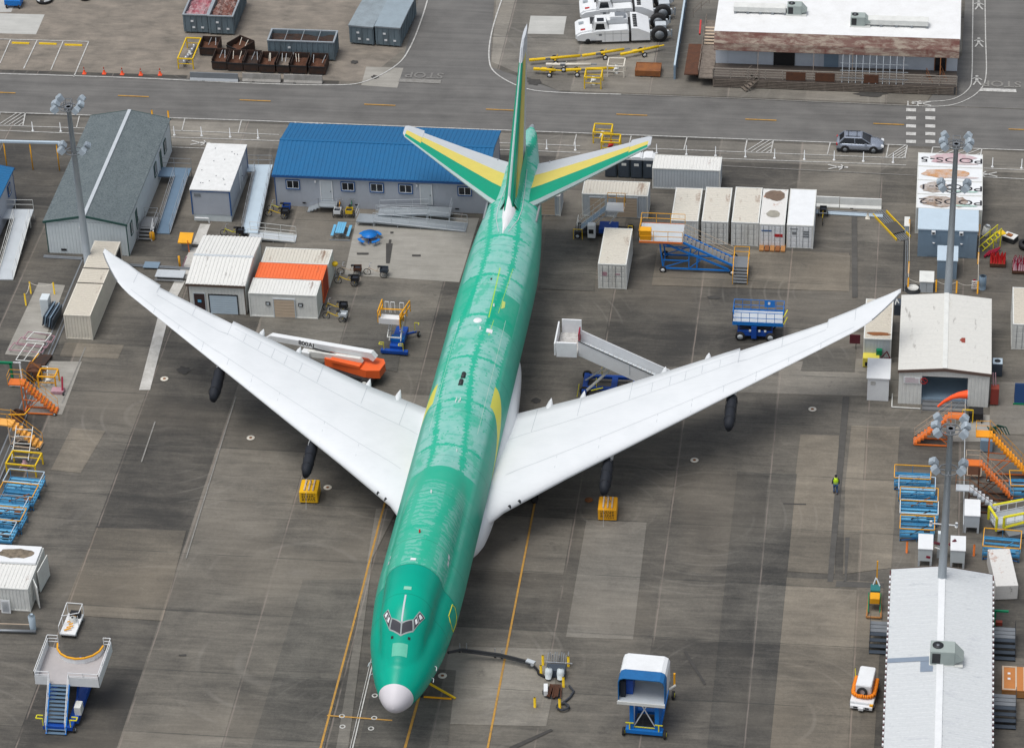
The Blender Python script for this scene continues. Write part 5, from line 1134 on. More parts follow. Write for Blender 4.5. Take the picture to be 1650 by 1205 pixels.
q = roofz(1268, 26); ac_unit('rooftop_ac', 'grey rooftop air conditioner at the left end of the white office roof', (q.x, q.y, h6), 0, .95, GG)
for (u0, u1, v, lab) in ((1392, 1496, 43, 'long white rooftop duct right of the square air conditioner'), (1182, 1266, 22, 'long white rooftop duct left of the grey air conditioner')):
    q = roofz(u0, v); q2 = roofz(u1, v+3); t = thing('roof_duct', lab, 'duct', (q.x, q.y, h6)); L_ = q2.x-q.x
    MB().bbox(0, L_, 0, .95, .22, .75, .03).build('duct', 'offwhite', t)
    for k in range(5): MB().box(L_*k/4.2+.05, L_*k/4.2+.3, -.06, 1.0, 0, .22).build('support', 'steel_grey', t)
    for k in range(3): MB().box(L_*(.15+.35*k), L_*(.15+.35*k)+.5, .9, 1.3, .3, .6).build('outlet', 'offwhite', t)
# blue-grey fence line
fa, fb = G(1108, -10), G(1087, 128); fn = thing('pipe_fence', 'thin blue-grey barrier wall running away from the road left of the office', 'fence', (fb.x, fb.y, 0), math.atan2((fa-fb).y, (fa-fb).x)); L_ = (fa-fb).length
MB().box(0, L_, -.05, .05, .15, 1.5).build('panel', 'blue_grey', fn); MB().box(0, L_, -.09, .09, 1.5, 1.6).build('cap_rail', 'pale_blue_grey', fn)
m = MB()
for k in range(8): m.box(L_*k/7.2-.06, L_*k/7.2+.06, -.1, .1, 0, 1.49)
m.build('post', 'blue_grey', fn)
# ================================================================ EQUIPMENT
def wheelpart(par, c, r, w_, axis='x', rim='pale_grey', name='wheel'):
    wo = MB().wheel(c, r, w_, axis).build(name, 'tyre', par); c = Vector(c)
    d = {'x': Vector((1, 0, 0)), 'y': Vector((0, 1, 0))}[axis]
    MB().lathe(c-d*(w_*.5+.01), d, [(0, .02), (.0, r*.58), (w_+.02, r*.58), (w_+.02, .02)], 14).build('rim', rim, wo); return wo
# ---- light masts
def mast(label, topu, topv, H, tiers, rots, seed):
    q = G(topu, topv, H); t = thing('light_mast', label, 'light mast', (q.x, q.y, 0), 0, 'tall floodlight masts')
    MB().lathe((0, 0, 0), (0, 0, 1), [(0, .42), (.12, .42), (.14, .36), (H*.45, .29), (H, .19)], 12).build('pole', 'galv', t)
    MB().box(-.45, .45, -.45, .45, 0, .25).build('footing', 'conc_light', t)
    for ti, (z, nl) in enumerate(tiers):
        rg = MB(); rg.path([(.75*math.cos(a), .75*math.sin(a), z) for a in [2*PI*k/8 for k in range(8)]], .05, 4, True); rg.bar((-.75, 0, z), (.75, 0, z), .05); rg.bar((0, -.75, z), (0, .75, z), .05)
        if ti == 0: rg.box(-.32, .32, -.32, .32, z-.15, z+.1).path([(-.3, -.3, z+.7), (.3, -.3, z+.7), (.3, .3, z+.7), (-.3, .3, z+.7)], .03, 4, True).bar((-.3, -.3, z), (-.3, -.3, z+.7), .03).bar((.3, -.3, z), (.3, -.3, z+.7), .03).bar((.3, .3, z), (.3, .3, z+.7), .03).bar((-.3, .3, z), (-.3, .3, z+.7), .03)
        rg.build('ring_frame', 'steel_grey', t)
        for k in range(nl):
            side = -1 if k % 2 == 0 else 1; j = k//2; y = (j-(nl/2-1)/2)*.78; x = side*(.85+.12*(j % 2))
            fl = MB(); R_ = Euler((rad(20 if j % 2 else -15), rad(38*side), rad(18*side*(1 if j % 2 else -1)))).to_matrix(); c = Vector((x*1.12, y*1.25, z+.3))
            def tr(p): return c+R_ @ (Vector(p)*.88)
            v = [tr(p) for p in [(-.26, -.22, -.34), (.26, -.22, -.34), (.26, .22, -.34), (-.26, .22, -.34), (-.33, -.3, .22), (.33, -.3, .22), (.33, .3, .22), (-.33, .3, .22), (-.22, -.2, .40), (.22, -.2, .40), (.22, .2, .40), (-.22, .2, .40)]]
            fl.add(v, [(0, 3, 2, 1), (8, 9, 10, 11)]+[(a, (a+1) % 4, (a+1) % 4+4, a+4) for a in range(4)]+[(4+a, 4+(a+1) % 4, 8+(a+1) % 4, 8+a) for a in range(4)])
            fo = fl.build('floodlight', 'ac_head', t); MB().bar((side*.7, y*.8, z), tuple(tr((0, 0, -.2))), .045).build('bracket', 'steel_grey', fo)
    return t
mast('tall grey floodlight mast beside the shingled building on the left', 110, 172, 17.7, [(17.6, 6), (13.2, 4)], 0, 1)
mast('tall grey floodlight mast rising in front of the labelled containers', 1541, 232, 17.7, [(17.6, 6), (13.3, 4)], 0, 2)
mn = mast('tall grey floodlight mast carrying an orange windsock at its top', 1532, 690, 17.7, [(17.6, 6), (13.9, 4)], 0, 3)
q = G(1511, 655, 18.4); ws = thing('windsock', 'bright orange windsock blowing at the head of the near right mast', 'windsock', q)
sock = MB(); path = [(0, 0, 0), (.45, .1, .42), (1.0, .15, .80), (1.5, .2, .98), (2.05, .25, 1.02), (2.15, .25, 1.02)]; rr = [.08, .12, .17, .24, .31, .32]; v = []; n = 12
for i, (p_, r_) in enumerate(zip(path, rr)):
    d_ = (Vector(path[min(i+1, 5)])-Vector(path[max(i-1, 0)])).normalized(); a_ = d_.cross(Vector((0, 1, 0))).normalized(); b_ = a_.cross(d_)
    v += [Vector(p_)+(a_*math.cos(2*PI*k/n)+b_*math.sin(2*PI*k/n))*r_*(1+.07*math.sin(3*k+i)) for k in range(n)]
sock.add(v, [(i*n+k, i*n+(k+1) % n, (i+1)*n+(k+1) % n, (i+1)*n+k) for i in range(5) for k in range(n)], True)
sock.build('fabric_cone', plain('sock_orange', (.95, .10, .02), .6, 0, .1), ws); MB().bar((.9, .2, -.6), (2.1, .25, 1.0), .03).path([(2.15+.0, .25+.37*math.cos(k*PI/6), 1.02+.37*math.sin(k*PI/6)) for k in range(12)], .025, 4, True).build('hoop', 'galv', ws)
# ---- ramps and landings
def ramp(label, u0, v0, u1, v1, z0, z1, w_, mat='alu', railmat='alu', group='metal access ramps at the portable buildings', landing=None, name='access_ramp', solid=False):
    a, b = G(u0, v0, z0), G(u1, v1, z1); d = Vector((b.x-a.x, b.y-a.y, 0)); L_ = d.length; t = thing(name, label, 'ramp', (a.x, a.y, 0), math.atan2(d.y, d.x), group)
    MB().slaby([(0, z0-.02), (L_, z1-.1), (L_, z1), (0, z0+.06)], -w_/2, w_/2).build('ramp_deck', mat, t)
    for s in (-1, 1):
        m = MB(); m.rail([(0.05, s*w_/2, z0), (L_, s*w_/2, z1)], 1.0, .022, 1.6, (.5,)); m.bar((0, s*w_/2, z0+.1), (L_, s*w_/2, z1+.1), .05); m.build('handrail', railmat, t)
    m = MB()
    for k in range(1, 5):
        x = L_*k/4-.1; z = z0+(z1-z0)*k/4
        for s in (-1, 1): m.bar((x, s*w_*.45, 0), (x, s*w_*.45, max(.02, z-.08)), .03)
    m.build('support_leg', railmat, t)
    if landing:
        x0, x1, y0, y1 = landing; x0 += L_; x1 += L_; MB().box(x0, x1, y0, y1, z1-.12, z1-.005).build('landing', mat, t); m = MB()
        m.rail([(x1, y0, z1), (x1, y1, z1)], 1.0, .022, 1.4); m.build('landing_rail', railmat, t)
        for (x, y) in ((x0+.05, y0+.05), (x1-.05, y0+.05), (x1-.05, y1-.05), (x0+.05, y1-.05)): MB().bar((x, y, 0), (x, y, z1-.12), .035).build('leg', railmat, t)
    return t
ramp('pale aluminium ramp with solid sides running down beside the left-edge blue-roofed building', 8, 451, 36, 352, .02, 1.0, 1.5, landing=(-.02, 1.6, -.75, 2.6), mat='pale_grey', railmat='offwhite')
ramp('blue-grey ramp with double handrails right of the shingled building', 263, 377, 292, 285, .02, .95, 1.25, mat=plain('ramp_blue', (.13, .20, .28), .5), landing=(-.02, 1.6, -.65, 2.6))
ramp('long pale ramp along the narrow white-roofed unit, running towards the viewer', 403, 376, 424, 276, .45, 1.0, 1.5, mat='pale_blue_grey', landing=(-.02, 1.2, -.75, 1.9))
ramp('short pale side ramp turning right at the foot of the long pale ramp', 477, 386, 402, 378, .02, .45, 1.2, mat='pale_grey', railmat='offwhite')
ramp('grey lower ramp running right in front of the blue-roofed building', 752, 368, 604, 352, .02, .5, 1.35, mat='galv', railmat='pale_grey', landing=(-.02, 1.6, -.7, .7))
ramp('grey upper ramp leading up to the right door of the blue-roofed building', 610, 343, 690, 341, .5, .85, 1.1, mat='galv', railmat='pale_grey', landing=(-.02, 2.1, -.6, .9))
q = G(542, 339); steps_ = thing('metal_steps', 'grey metal steps and landing at the left door of the blue-roofed building', 'steps', (q.x, q.y, 0), PI)
MB().box(-.1, 1.45, -.75, .6, .62, .72).build('landing', 'galv', steps_)
for k in range(4): MB().box(1.45+.3*k, 1.72+.3*k, -.6, .6, .50-.15*k, .55-.15*k).build('tread', 'galv', steps_)
m = MB(); m.rail([(-.1, .75, .7), (1.45, .75, .7), (2.7, .62, .05)], 1.0, .022, 1.3); m.rail([(1.45, -.75, .7), (2.7, -.62, .05)], 1.0, .022, 1.3); m.build('handrail', 'alu', steps_)
q = G(222, 388); s2_ = steps('metal_steps', 'grey metal steps with handrails at the near door of the shingled building', 'steps', q, 0, 4, 1.3, .3, .19, 'grating', 'alu')
MB().box(0, 1.4, 1.2, 2.9, .68, .78).build('landing', 'grating', s2_); m = MB(); m.rail([(1.4, 1.25, .76), (1.4, 2.9, .76), (.1, 2.9, .76)], 1.0, .022, 1.2); m.build('landing_rail', 'alu', s2_)
for y in (1.3, 2.8): MB().bar((1.35, y, 0), (1.35, y, .68), .03).build('leg', 'alu', s2_)
# ---- small yard furniture
def cone(u, v, lab, mat='cone', h=.75):
    t = thing('traffic_cone', lab, 'cone', G(u, v), 0, 'traffic cones along the upper left yard' if mat == 'cone' else None)
    MB().bbox(-.2, .2, -.2, .2, 0, .04, .02).build('base', mat, t); MB().lathe((0, 0, .04), (0, 0, 1), [(0, .15), (h-.04, .03)], 14).build('cone', mat, t)
    MB().lathe((0, 0, h*.55), (0, 0, 1), [(0, .086), (.14, .065)], 14).build('reflective_band', 'white_paint', t)
for i, (u, v) in enumerate([(136, 119), (168, 119), (197, 120), (227, 121), (258, 121)]):
    cone(u, v, ['orange traffic cone nearest the white parking bays', 'second orange traffic cone from the parking bays', 'middle one of the five orange traffic cones', 'fourth orange traffic cone from the parking bays', 'orange and white cone nearest the yellow guard frame'][i])
cone(1398, 352, 'pale cone standing below the white barrier wall', 'cream_paint', .85)
for i, (u, v) in enumerate([(19, 71), (63, 72), (104, 74)]):
    t = thing('wheel_stop', ['yellow wheel stop in the leftmost parking bay', 'yellow wheel stop in the middle parking bay', 'faded yellow wheel stop in the right parking bay'][i], 'wheel stop', G(u, v), 0, 'yellow wheel stops'); MB().slabx([(0, 0), (.22, 0), (.17, .14), (.05, .14)], 0, 1.8).build('block', 'yellow', t)
BL = [(53, 211), (98, 212), (281, 218), (325, 219), (371, 221), (416, 223), (881, 240), (927, 242), (1058, 247), (1106, 249), (1153, 251), (1201, 253), (1248, 255), (1296, 257), (1344, 258), (1391, 260), (1439, 262), (1599, 269), (1646, 271)]
bp = thing('delineator_post', 'slim white delineator post beside the painted parking lane', 'post', G(*BL[0]), 0, 'slim white posts along the parking lane')
MB().lathe((0, 0, 0), (0, 0, 1), [(0, .13), (.05, .12), (.07, .045), (1.0, .04), (1.02, .01)], 10).build('post', 'white_paint', bp)
for q in BL[1:]: dup(bp, G(*q), 0)
def bollards(lst, label, group, mat='yellow', h=1.0, r=.085, cat='bollard'):
    t = None
    for u, v in lst:
        if t is None:
            t = thing('bollard', label, cat, G(u, v), 0, group); MB().lathe((0, 0, 0), (0, 0, 1), [(0, r), (h*.97, r), (h, r*.6)], 12).build('post', mat, t)
        else: dup(t, G(u, v), 0)
bollards([(875, 1071), (916, 1073), (872, 1087), (908, 1106), (862, 1139), (902, 1141)], 'short yellow bollard around the ground power pit machinery', 'yellow bollards around the pit machinery', h=.95, r=.1)
bollards([(1461, 890), (1569, 895)], 'orange bollard beside the white leg cabinets', 'orange bollards by the cabinets', 'orange', 1.1)
bollards([(246, 192), (272, 193)], 'yellow bollard behind the shingled building roof', 'yellow bollards at the road edge', 'amber', 1.0)
bollards([(1433-0, 1000)], 'thin post at the corner of the ribbed roof', None, 'steel_grey', .8, .05)
def chainposts(label, pts, mat='yellow', h=1.25, sag=.35, post_r=.07):
    q = [G(u, v) for u, v in pts]; t = thing('chain_barrier', label, 'barrier', q[0]); o = q[0]
    for p_ in q: MB().lathe(p_-o, (0, 0, 1), [(0, post_r), (h, post_r), (h+.02, .03)], 10).build('post', mat, t)
    for a, b in zip(q, q[1:]):
        m = MB(); pts_ = [(a-o).lerp(b-o, k/8)+Vector((0, 0, h-.08-sag*4*(k/8)*(1-k/8))) for k in range(9)]; m.path(pts_, .022, 4); m.build('chain', 'cream_paint', t)
chainposts('yellow posts with a sagging rope around the blue board stack at the left', [(88, 474), (50, 473), (42, 492)])
chainposts('amber posts with a slack rope in front of the small pale cabinets', [(1463, 467), (1508, 470), (1541, 472), (1575, 473)], 'amber')
chainposts('tall amber side rail left of the electrical building', [(1463, 466), (1464, 440), (1465, 372)], 'amber', 1.2, .05); chainposts('tall amber side rail right of the electrical building', [(1575, 472), (1576, 425), (1578, 380)], 'amber', 1.2, .05)
# overhead pipe on yellow posts at left
q0, q1 = G(-20, 272), G(104, 275); t = thing('pipe_rack', 'pale pipe carried on yellow posts behind the left-edge building', 'pipe rack', q0, math.atan2((q1-q0).y, (q1-q0).x)); L_ = (q1-q0).length
MB().box(0, L_, -.12, .12, 2.95, 3.15).build('pipe_tray', 'pale_blue_grey', t)
for x in (1.9, 4.4, 6.95): MB().bar((x, 0, 0), (x, 0, 2.95), .06, 8).build('post', 'amber', t)
# jersey barriers
def barrier(u0, v0, u1, v1, label, h=.85, mat='conc_light', group='concrete barriers'):
    a, ang, L_ = frame(u0, v0, u1, v1); t = thing('concrete_barrier', label, 'barrier', a, ang, group)
    MB().slabx([(0, 0), (.6, 0), (.6, .1), (.42, .3), (.36, h), (.24, h), (.18, .3), (0, .1)], 0, L_).build('body', mat, t)
    MB().box(L_*.25, L_*.25+.3, -.01, .02, .0, .09).build('lift_slot', 'black', t)
barrier(306, 131, 384, 132, 'dark grey concrete barrier left of two others below the scrap bins', mat='steel_grey'); barrier(390.5, 132.5, 452, 134.5, 'pale concrete barrier in the middle below the scrap bins'); barrier(457, 134.5, 519, 136.5, 'weathered concrete barrier right of the other two below the scrap bins')
wb = 'white barrier blocks right of the containers'
barrier(1313, 334, 1352, 336, 'white barrier block next to the plain white container', 1.0, 'offwhite', wb); barrier(1353, 336, 1420, 339, 'white barrier block at the open end, above the pale cone', 1.0, 'offwhite', wb)
a = G(1313, 340); t = thing('ground_pipes', 'grey pipes on the ground below the white barrier blocks', 'pipes', a)
for k in range(3): MB().bar((0, -.25*k, .1), (6.2, -.25*k-.2, .1), .08, 6).build('pipe', 'pale_blue_grey' if k else 'steel_grey', t)
a, b = G(1414, 341), G(1458, 388); t = thing('cable_bridge', 'cable crossing with yellow edges running diagonally to the right fence', 'cable ramp', a, math.atan2((b-a).y, (b-a).x)); L_ = (b-a).length
for k in range(5): MB().bar((0, -.4+.2*k, .08), (L_, -.4+.2*k, .08), .05, 5).build('pipe', 'steel_grey', t)
MB().box(L_*.45, L_*.78, -.65, .65, .16, .2).build('ramp_plate', 'dk_conc', t)
for s in (-1, 1): MB().box(L_*.08, L_*.95, s*.68-.04, s*.68+.04, .0, .22).build('edge_rail', 'yellow', t)
a, b = G(1457, 388), G(1455, 470); t = thing('ground_pipes', 'dark pipe run along the right fence up to the wing tip', 'pipes', a, math.atan2((b-a).y, (b-a).x)); L_ = (b-a).length
for k in range(3): MB().bar((0, .16*k, .08), (L_, .16*k, .08), .05, 5).build('pipe', 'steel_grey' if k else 'dark_metal', t)
# yellow guard frames with white fittings
def guard(u0, v0, w_, d_, h_, label, mat='yellow', rz=0, inner='offwhite', name='hydrant_guard', group='yellow guard frames'):
    t = thing(name, label, 'guard frame', G(u0, v0), rz, group); m = MB()
    for x in (0, w_):
        for y in (0, d_): MB().bar((x, y, 0), (x, y, h_), .08).build('post', mat, t)
    m.path([(0, 0, h_), (w_, 0, h_), (w_, d_, h_), (0, d_, h_)], .08, 4, True); m.bar((0, 0, h_*.5), (w_, 0, h_*.5), .045).bar((0, d_, h_*.5), (w_, d_, h_*.5), .045); m.build('top_frame', mat, t)
    m = MB(); m.lathe((w_/2, d_/2, 0), (0, 0, 1), [(0, .18), (.5, .16), (.52, .26), (.6, .26), (.62, .12), (.9, .14), (.95, .05)], 12).bar((w_/2, d_/2, .7), (w_/2-.3, d_/2-.35, .35), .07, 8); m.build('hydrant', inner, t)
    return t
guard(942, 143, 1.6, 1.7, 1.25, 'bright yellow guard frame in front of the yellow tow bars'); guard(979, 124, 1.6, 1.6, 1.2, 'faded cream guard frame beside the rusty steel box', 'cream_paint')
guard(956, 231, 1.7, 1.6, 1.2, 'yellow guard frame at the road edge, farther of the pair above the right stabilizer'); guard(969, 247, 1.7, 1.5, 1.2, 'yellow guard frame half hidden behind the right stabilizer', inner='red')
gf = guard(288, 111, 1.5, 4.2, 1.15, 'long yellow guard frame around silver pipework beside the scrap bins'); m = MB()
for k in range(6): m.cyl(.5+.08*k, .5+.6*k, .1, .75+.1*(k % 2), .16, 8)
m.build('silver_valves', 'chrome', gf)
# pipe rack of vehicles etc: rusty steel box
S = solve((1023, 124), (1064, 125), 118, (1026, 99)); t = thing('steel_skip', 'shallow rusty orange steel tray beside the faded guard frame', 'steel tray', S[0], S[1])
MB().box(0, S[2], 0, 1.7, .1, .16).build('floor', 'rust_orange', t); MB().box(0, S[2], 0, .06, .16, .7).box(0, S[2], 1.64, 1.7, .16, .7).box(0, .06, .06, 1.64, .16, .7).box(S[2]-.06, S[2], .06, 1.64, .16, .7).build('side_wall', 'rust_orange', t)
for x in (.5, 1.5): MB().box(x, x+.25, -.03, 0, .0, .12).build('fork_pocket', 'dark_metal', t)
MB().box(.06, S[2]-.06, .06, 1.64, .6, .64).build('lid_sheet', 'rust_orange', t)
# ---- roll-off bins
def rolloff(label, a, ang, w_, l, h_, lid=None, load=None, long='y'):
    t = thing('rolloff_bin', label, 'roll-off bin', a, ang, 'grey-blue roll-off bins'); e = .09; fl = MB()
    fl.box(e, w_-e, e, l-e, .18, .26); fl.build('floor', 'rolloff', t); wl = MB()
    wl.box(0, w_, 0, e, .2, h_-.1).box(0, w_, l-e, l, .2, h_-.1).box(0, e, e, l-e, .2, h_-.1).box(w_-e, w_, e, l-e, .2, h_-.1)
    wl.build('wall', 'rolloff', t); rb = MB()
    n = int(l/.62)
    for k in range(n+1):
        y = .02+k*(l-.16)/n; rb.box(-.07, -.003, y, y+.1, .2, h_-.1).box(w_+.003, w_+.07, y, y+.1, .2, h_-.1)
    n = int(w_/.55)
    for k in range(n+1):
        x = .02+k*(w_-.14)/n; rb.box(x, x+.1, -.06, -.003, .2, h_-.1).box(x, x+.1, l+.003, l+.06, .2, h_-.1)
    rb.build('rib', 'rolloff', t)
    MB().box(-.08, w_+.08, -.08, e, h_-.1, h_).box(-.08, w_+.08, l-e, l+.08, h_-.1, h_).box(-.08, e, e+.001, l-e-.001, h_-.1, h_-.002).box(w_-e, w_+.08, e+.001, l-e-.001, h_-.1, h_-.002).build('top_rim', 'galv', t)
    for x, z in ((w_*.3, h_*.62), (w_*.35, h_*.3), (w_*.72, h_*.3)): MB().box(x, x+.28, -.085, -.062, z, z+.2).build('plate', 'white_paint', t)
    if lid: MB().slabx([(-.1, h_+.01), (l+.1, h_+.01), (l+.1, h_+.06), (l*.5, h_+.14), (-.1, h_+.06)], -.1, w_+.1).build('lid', lid, t)
    if load:
        m = MB(); r_ = random.Random(int(w_*100+l*10)); nx_, ny_ = 9, 14 if l > w_ else 6; v = [(e+(w_-2*e)*i/nx_, e+(l-2*e)*j/ny_, h_-.5+r_.uniform(-.22, .25)) for j in range(ny_+1) for i in range(nx_+1)]
        m.add(v, [(j*(nx_+1)+i, j*(nx_+1)+i+1, (j+1)*(nx_+1)+i+1, (j+1)*(nx_+1)+i) for j in range(ny_) for i in range(nx_)]); m.build('load', load, t)
    for x in (.3, w_-.5):
        for y in (.3, l-.5): MB().wheel((x, y, .12), .12, .15, 'x', 10).build('wheel', 'dark_metal', t)
    return t
RUB1 = rust_roof('pink_rubbish', (.45, .33, .34), (.30, .03, .06), .45, .6, .8, (2, 2, 2)); RUB2 = rust_roof('brown_rubbish', (.16, .06, .045), (.38, .30, .27), .5, .62, .8, (2, 2, 2))
S = frame(298, 54, 336, 56); rolloff('roll-off bin heaped with pinkish rubbish, left of the open pair', S[0], S[1], S[2], 6.5, hgt(298, 54, 23), load=RUB1)
S = frame(338.5, 56.5, 377, 58.5); rolloff('roll-off bin heaped with brown scrap, right of the open pair', S[0], S[1], S[2], 6.5, hgt(338.5, 56.5, 25), load=RUB2)
S = frame(565, 71.5, 603.5, 75); rolloff('covered grey roll-off bin, left of the lidded pair by the side road', S[0], S[1], S[2]-.1, 6.7, hgt(565, 71.5, 41), lid=plain('bin_lid', (.26, .31, .34), .5, 0, .5, (.12, .13, .13), 1))
S = frame(607, 74.5, 645.5, 77.5); rolloff('covered grey roll-off bin, right of the lidded pair by the side road', S[0], S[1], S[2], 6.7, hgt(607, 74.5, 42.5), lid=plain('bin_lid_b', (.27, .33, .37), .45, 0, .3, (.15, .17, .18), 1))
S = frame(434, 96, 539, 101); t = rolloff('sideways roll-off bin under a net cover behind the scrap bins', S[0], S[1], S[2], 2.3, hgt(539, 101, 69.5), load='scrap_dark')
for k in range(1, 4): MB().box(S[2]*k/4, S[2]*k/4+.05, 0, 2.3, hgt(539, 101, 69.5), hgt(539, 101, 69.5)+.03).build('net_bar', 'galv', t)
def scrapbin(u, v, w_, l, h_, rz, lab, seed):
    t = thing('scrap_bin', lab, 'scrap bin', G(u, v), rz, 'dark open scrap bins'); r_ = random.Random(seed)
    MB().box(0, w_, 0, .06, .1, h_*.75).box(0, w_, l-.06, l, .1, h_).box(0, .06, .06, l-.06, .1, h_*.95).box(w_-.06, w_, .06, l-.06, .1, h_*.95).build('wall', 'scrap_dark', t)
    MB().box(-.03, w_+.03, -.03, .0, h_*.68, h_*.78).box(.2, w_-.2, -.03, -.001, .0, .14).build('lip', 'dark_metal', t)
    m = MB(); v_ = [(.06+(w_-.12)*i/5, .06+(l-.12)*j/6, h_*.42+r_.uniform(-.1, .16)) for j in range(7) for i in range(6)]
    m.add(v_, [(j*6+i, j*6+i+1, (j+1)*6+i+1, (j+1)*6+i) for j in range(6) for i in range(5)]); m.build('scrap_load', ['rust', 'rust', 'scrap_dark', 'rust', 'old_wood'][seed % 5], t)
    m = MB()
    for k in range(2): x = r_.uniform(.2, w_-.3); m.bar((x, l*.6, h_*.5), (x+r_.uniform(-.2, .3), l*.9, h_*.95), .035)
    m.build('scrap_piece', 'cream_paint' if seed % 2 else 'steel_grey', t)
L7 = ['leftmost', 'second from the left', 'third from the left', 'middle', 'third from the right', 'second from the right', 'rightmost']
for k, (u, v, w_) in enumerate([(342, 113, 1.5), (367, 115, 1.55), (393, 116, 1.5), (418, 118, 1.6), (446, 119, 1.3), (469, 119.5, 1.6), (498, 121, 1.65)]): scrapbin(u, v, w_, 2.2, 1.25, 0, 'dark open scrap bin, '+L7[k]+' in the front row above the barriers', k)
scrapbin(322, 90, 1.9, 1.9, 1.2, 0, 'dark scrap bin beside the long yellow guard frame, behind the front row', 8); scrapbin(366, 86, 2.0, 2.0, 1.2, rad(-32), 'dark scrap bin turned at an angle behind the front row', 11)
# top left corner bits
t = thing('lift_platform', 'blue work lift cut off by the top left corner', 'work lift', G(8, 14)); 
MB().box(0, 1.7, 0, 1.4, .35, .9).build('chassis', 'bright_blue', t); m = MB(); m.rail([(0, 0, 1.2), (1.7, 0, 1.2), (1.7, 1.4, 1.2), (0, 1.4, 1.2)], 1.0, .035, .8, (.5,), True); m.build('guard_rail', 'bright_blue', t)
for x in (.2, 1.5):
    for y in (.1, 1.3): wheelpart(t, (x, y, .25), .25, .16)
t = thing('big_tyre', 'large tyre with white painted segments lying at the top left', 'tyre', G(72, 2)); MB().lathe((0, 0, 0), (0, 0, 1), [(0, .5), (0, .82), (.3, .9), (.34, .75), (.34, .5)], 24, False).build('tyre_ring', 'tyre', t)
m = MB()
for k in range(4):
    a0_ = k*PI/2+.2; m.path([(.8*math.cos(a0_+j*.2), .8*math.sin(a0_+j*.2), .37) for j in range(6)], .07, 4)
m.build('white_segment', 'white_paint', t)
t = thing('big_tyre', 'dark tyre at the top edge between the parking bays and the open bins', 'tyre', G(138, -2)); MB().lathe((0, 0, 0), (0, 0, 1), [(0, .3), (0, .6), (.3, .65), (.34, .5), (.34, .3)], 20, False).build('tyre_ring', 'tyre', t)
# ---- tow bars
def towbar(u0, v0, u1, v1, label, mat='yellow', tip='steel_grey', wpos=.45):
    a, b = G(u0, v0), G(u1, v1); d = b-a; L_ = d.length; t = thing('tow_bar', label, 'tow bar', a, math.atan2(d.y, d.x), 'aircraft tow bars')
    MB().bar((.5, 0, .55), (L_-.6, 0, .55), .15, 8).build('tube', mat, t); MB().bar((L_-.6, 0, .55), (L_, 0, .55), .07, 6).box(L_*.28, L_*.28+.5, -.2, .2, .45, .68).build('shear_head', tip if wpos < .5 else mat, t)
    MB().box(0, .55, -.16, .16, .46, .64).build('tow_eye', mat, t); MB().box(L_*wpos-.08, L_*wpos+.08, -.5, .5, .3, .42).bar((L_*wpos, 0, .4), (L_*wpos+.3, 0, .9), .04).build('axle', mat, t)
    for s in (-1, 1): wheelpart(t, (L_*wpos, s*.55, .27), .27, .16, 'y', 'white_paint')
    return t
towbar(853, 105, 945, 97, 'long yellow tow bar, leftmost of the top line'); towbar(938, 98, 1015, 86, 'yellow tow bar in the middle of the top line, ending above the faded guard frame'); towbar(1000, 96, 1070, 81, 'yellow tow bar pointing right above the rusty steel tray', wpos=.5)
towbar(880, 112, 962, 112, 'faded orange and white tow bar between two yellow ones', 'cream_paint', wpos=.35); towbar(860, 119, 905, 122, 'short yellow tow bar with a small wheel at the lower left', wpos=.6); towbar(912, 121, 1000, 117, 'yellow tow bar behind the bright yellow guard frame', wpos=.2)
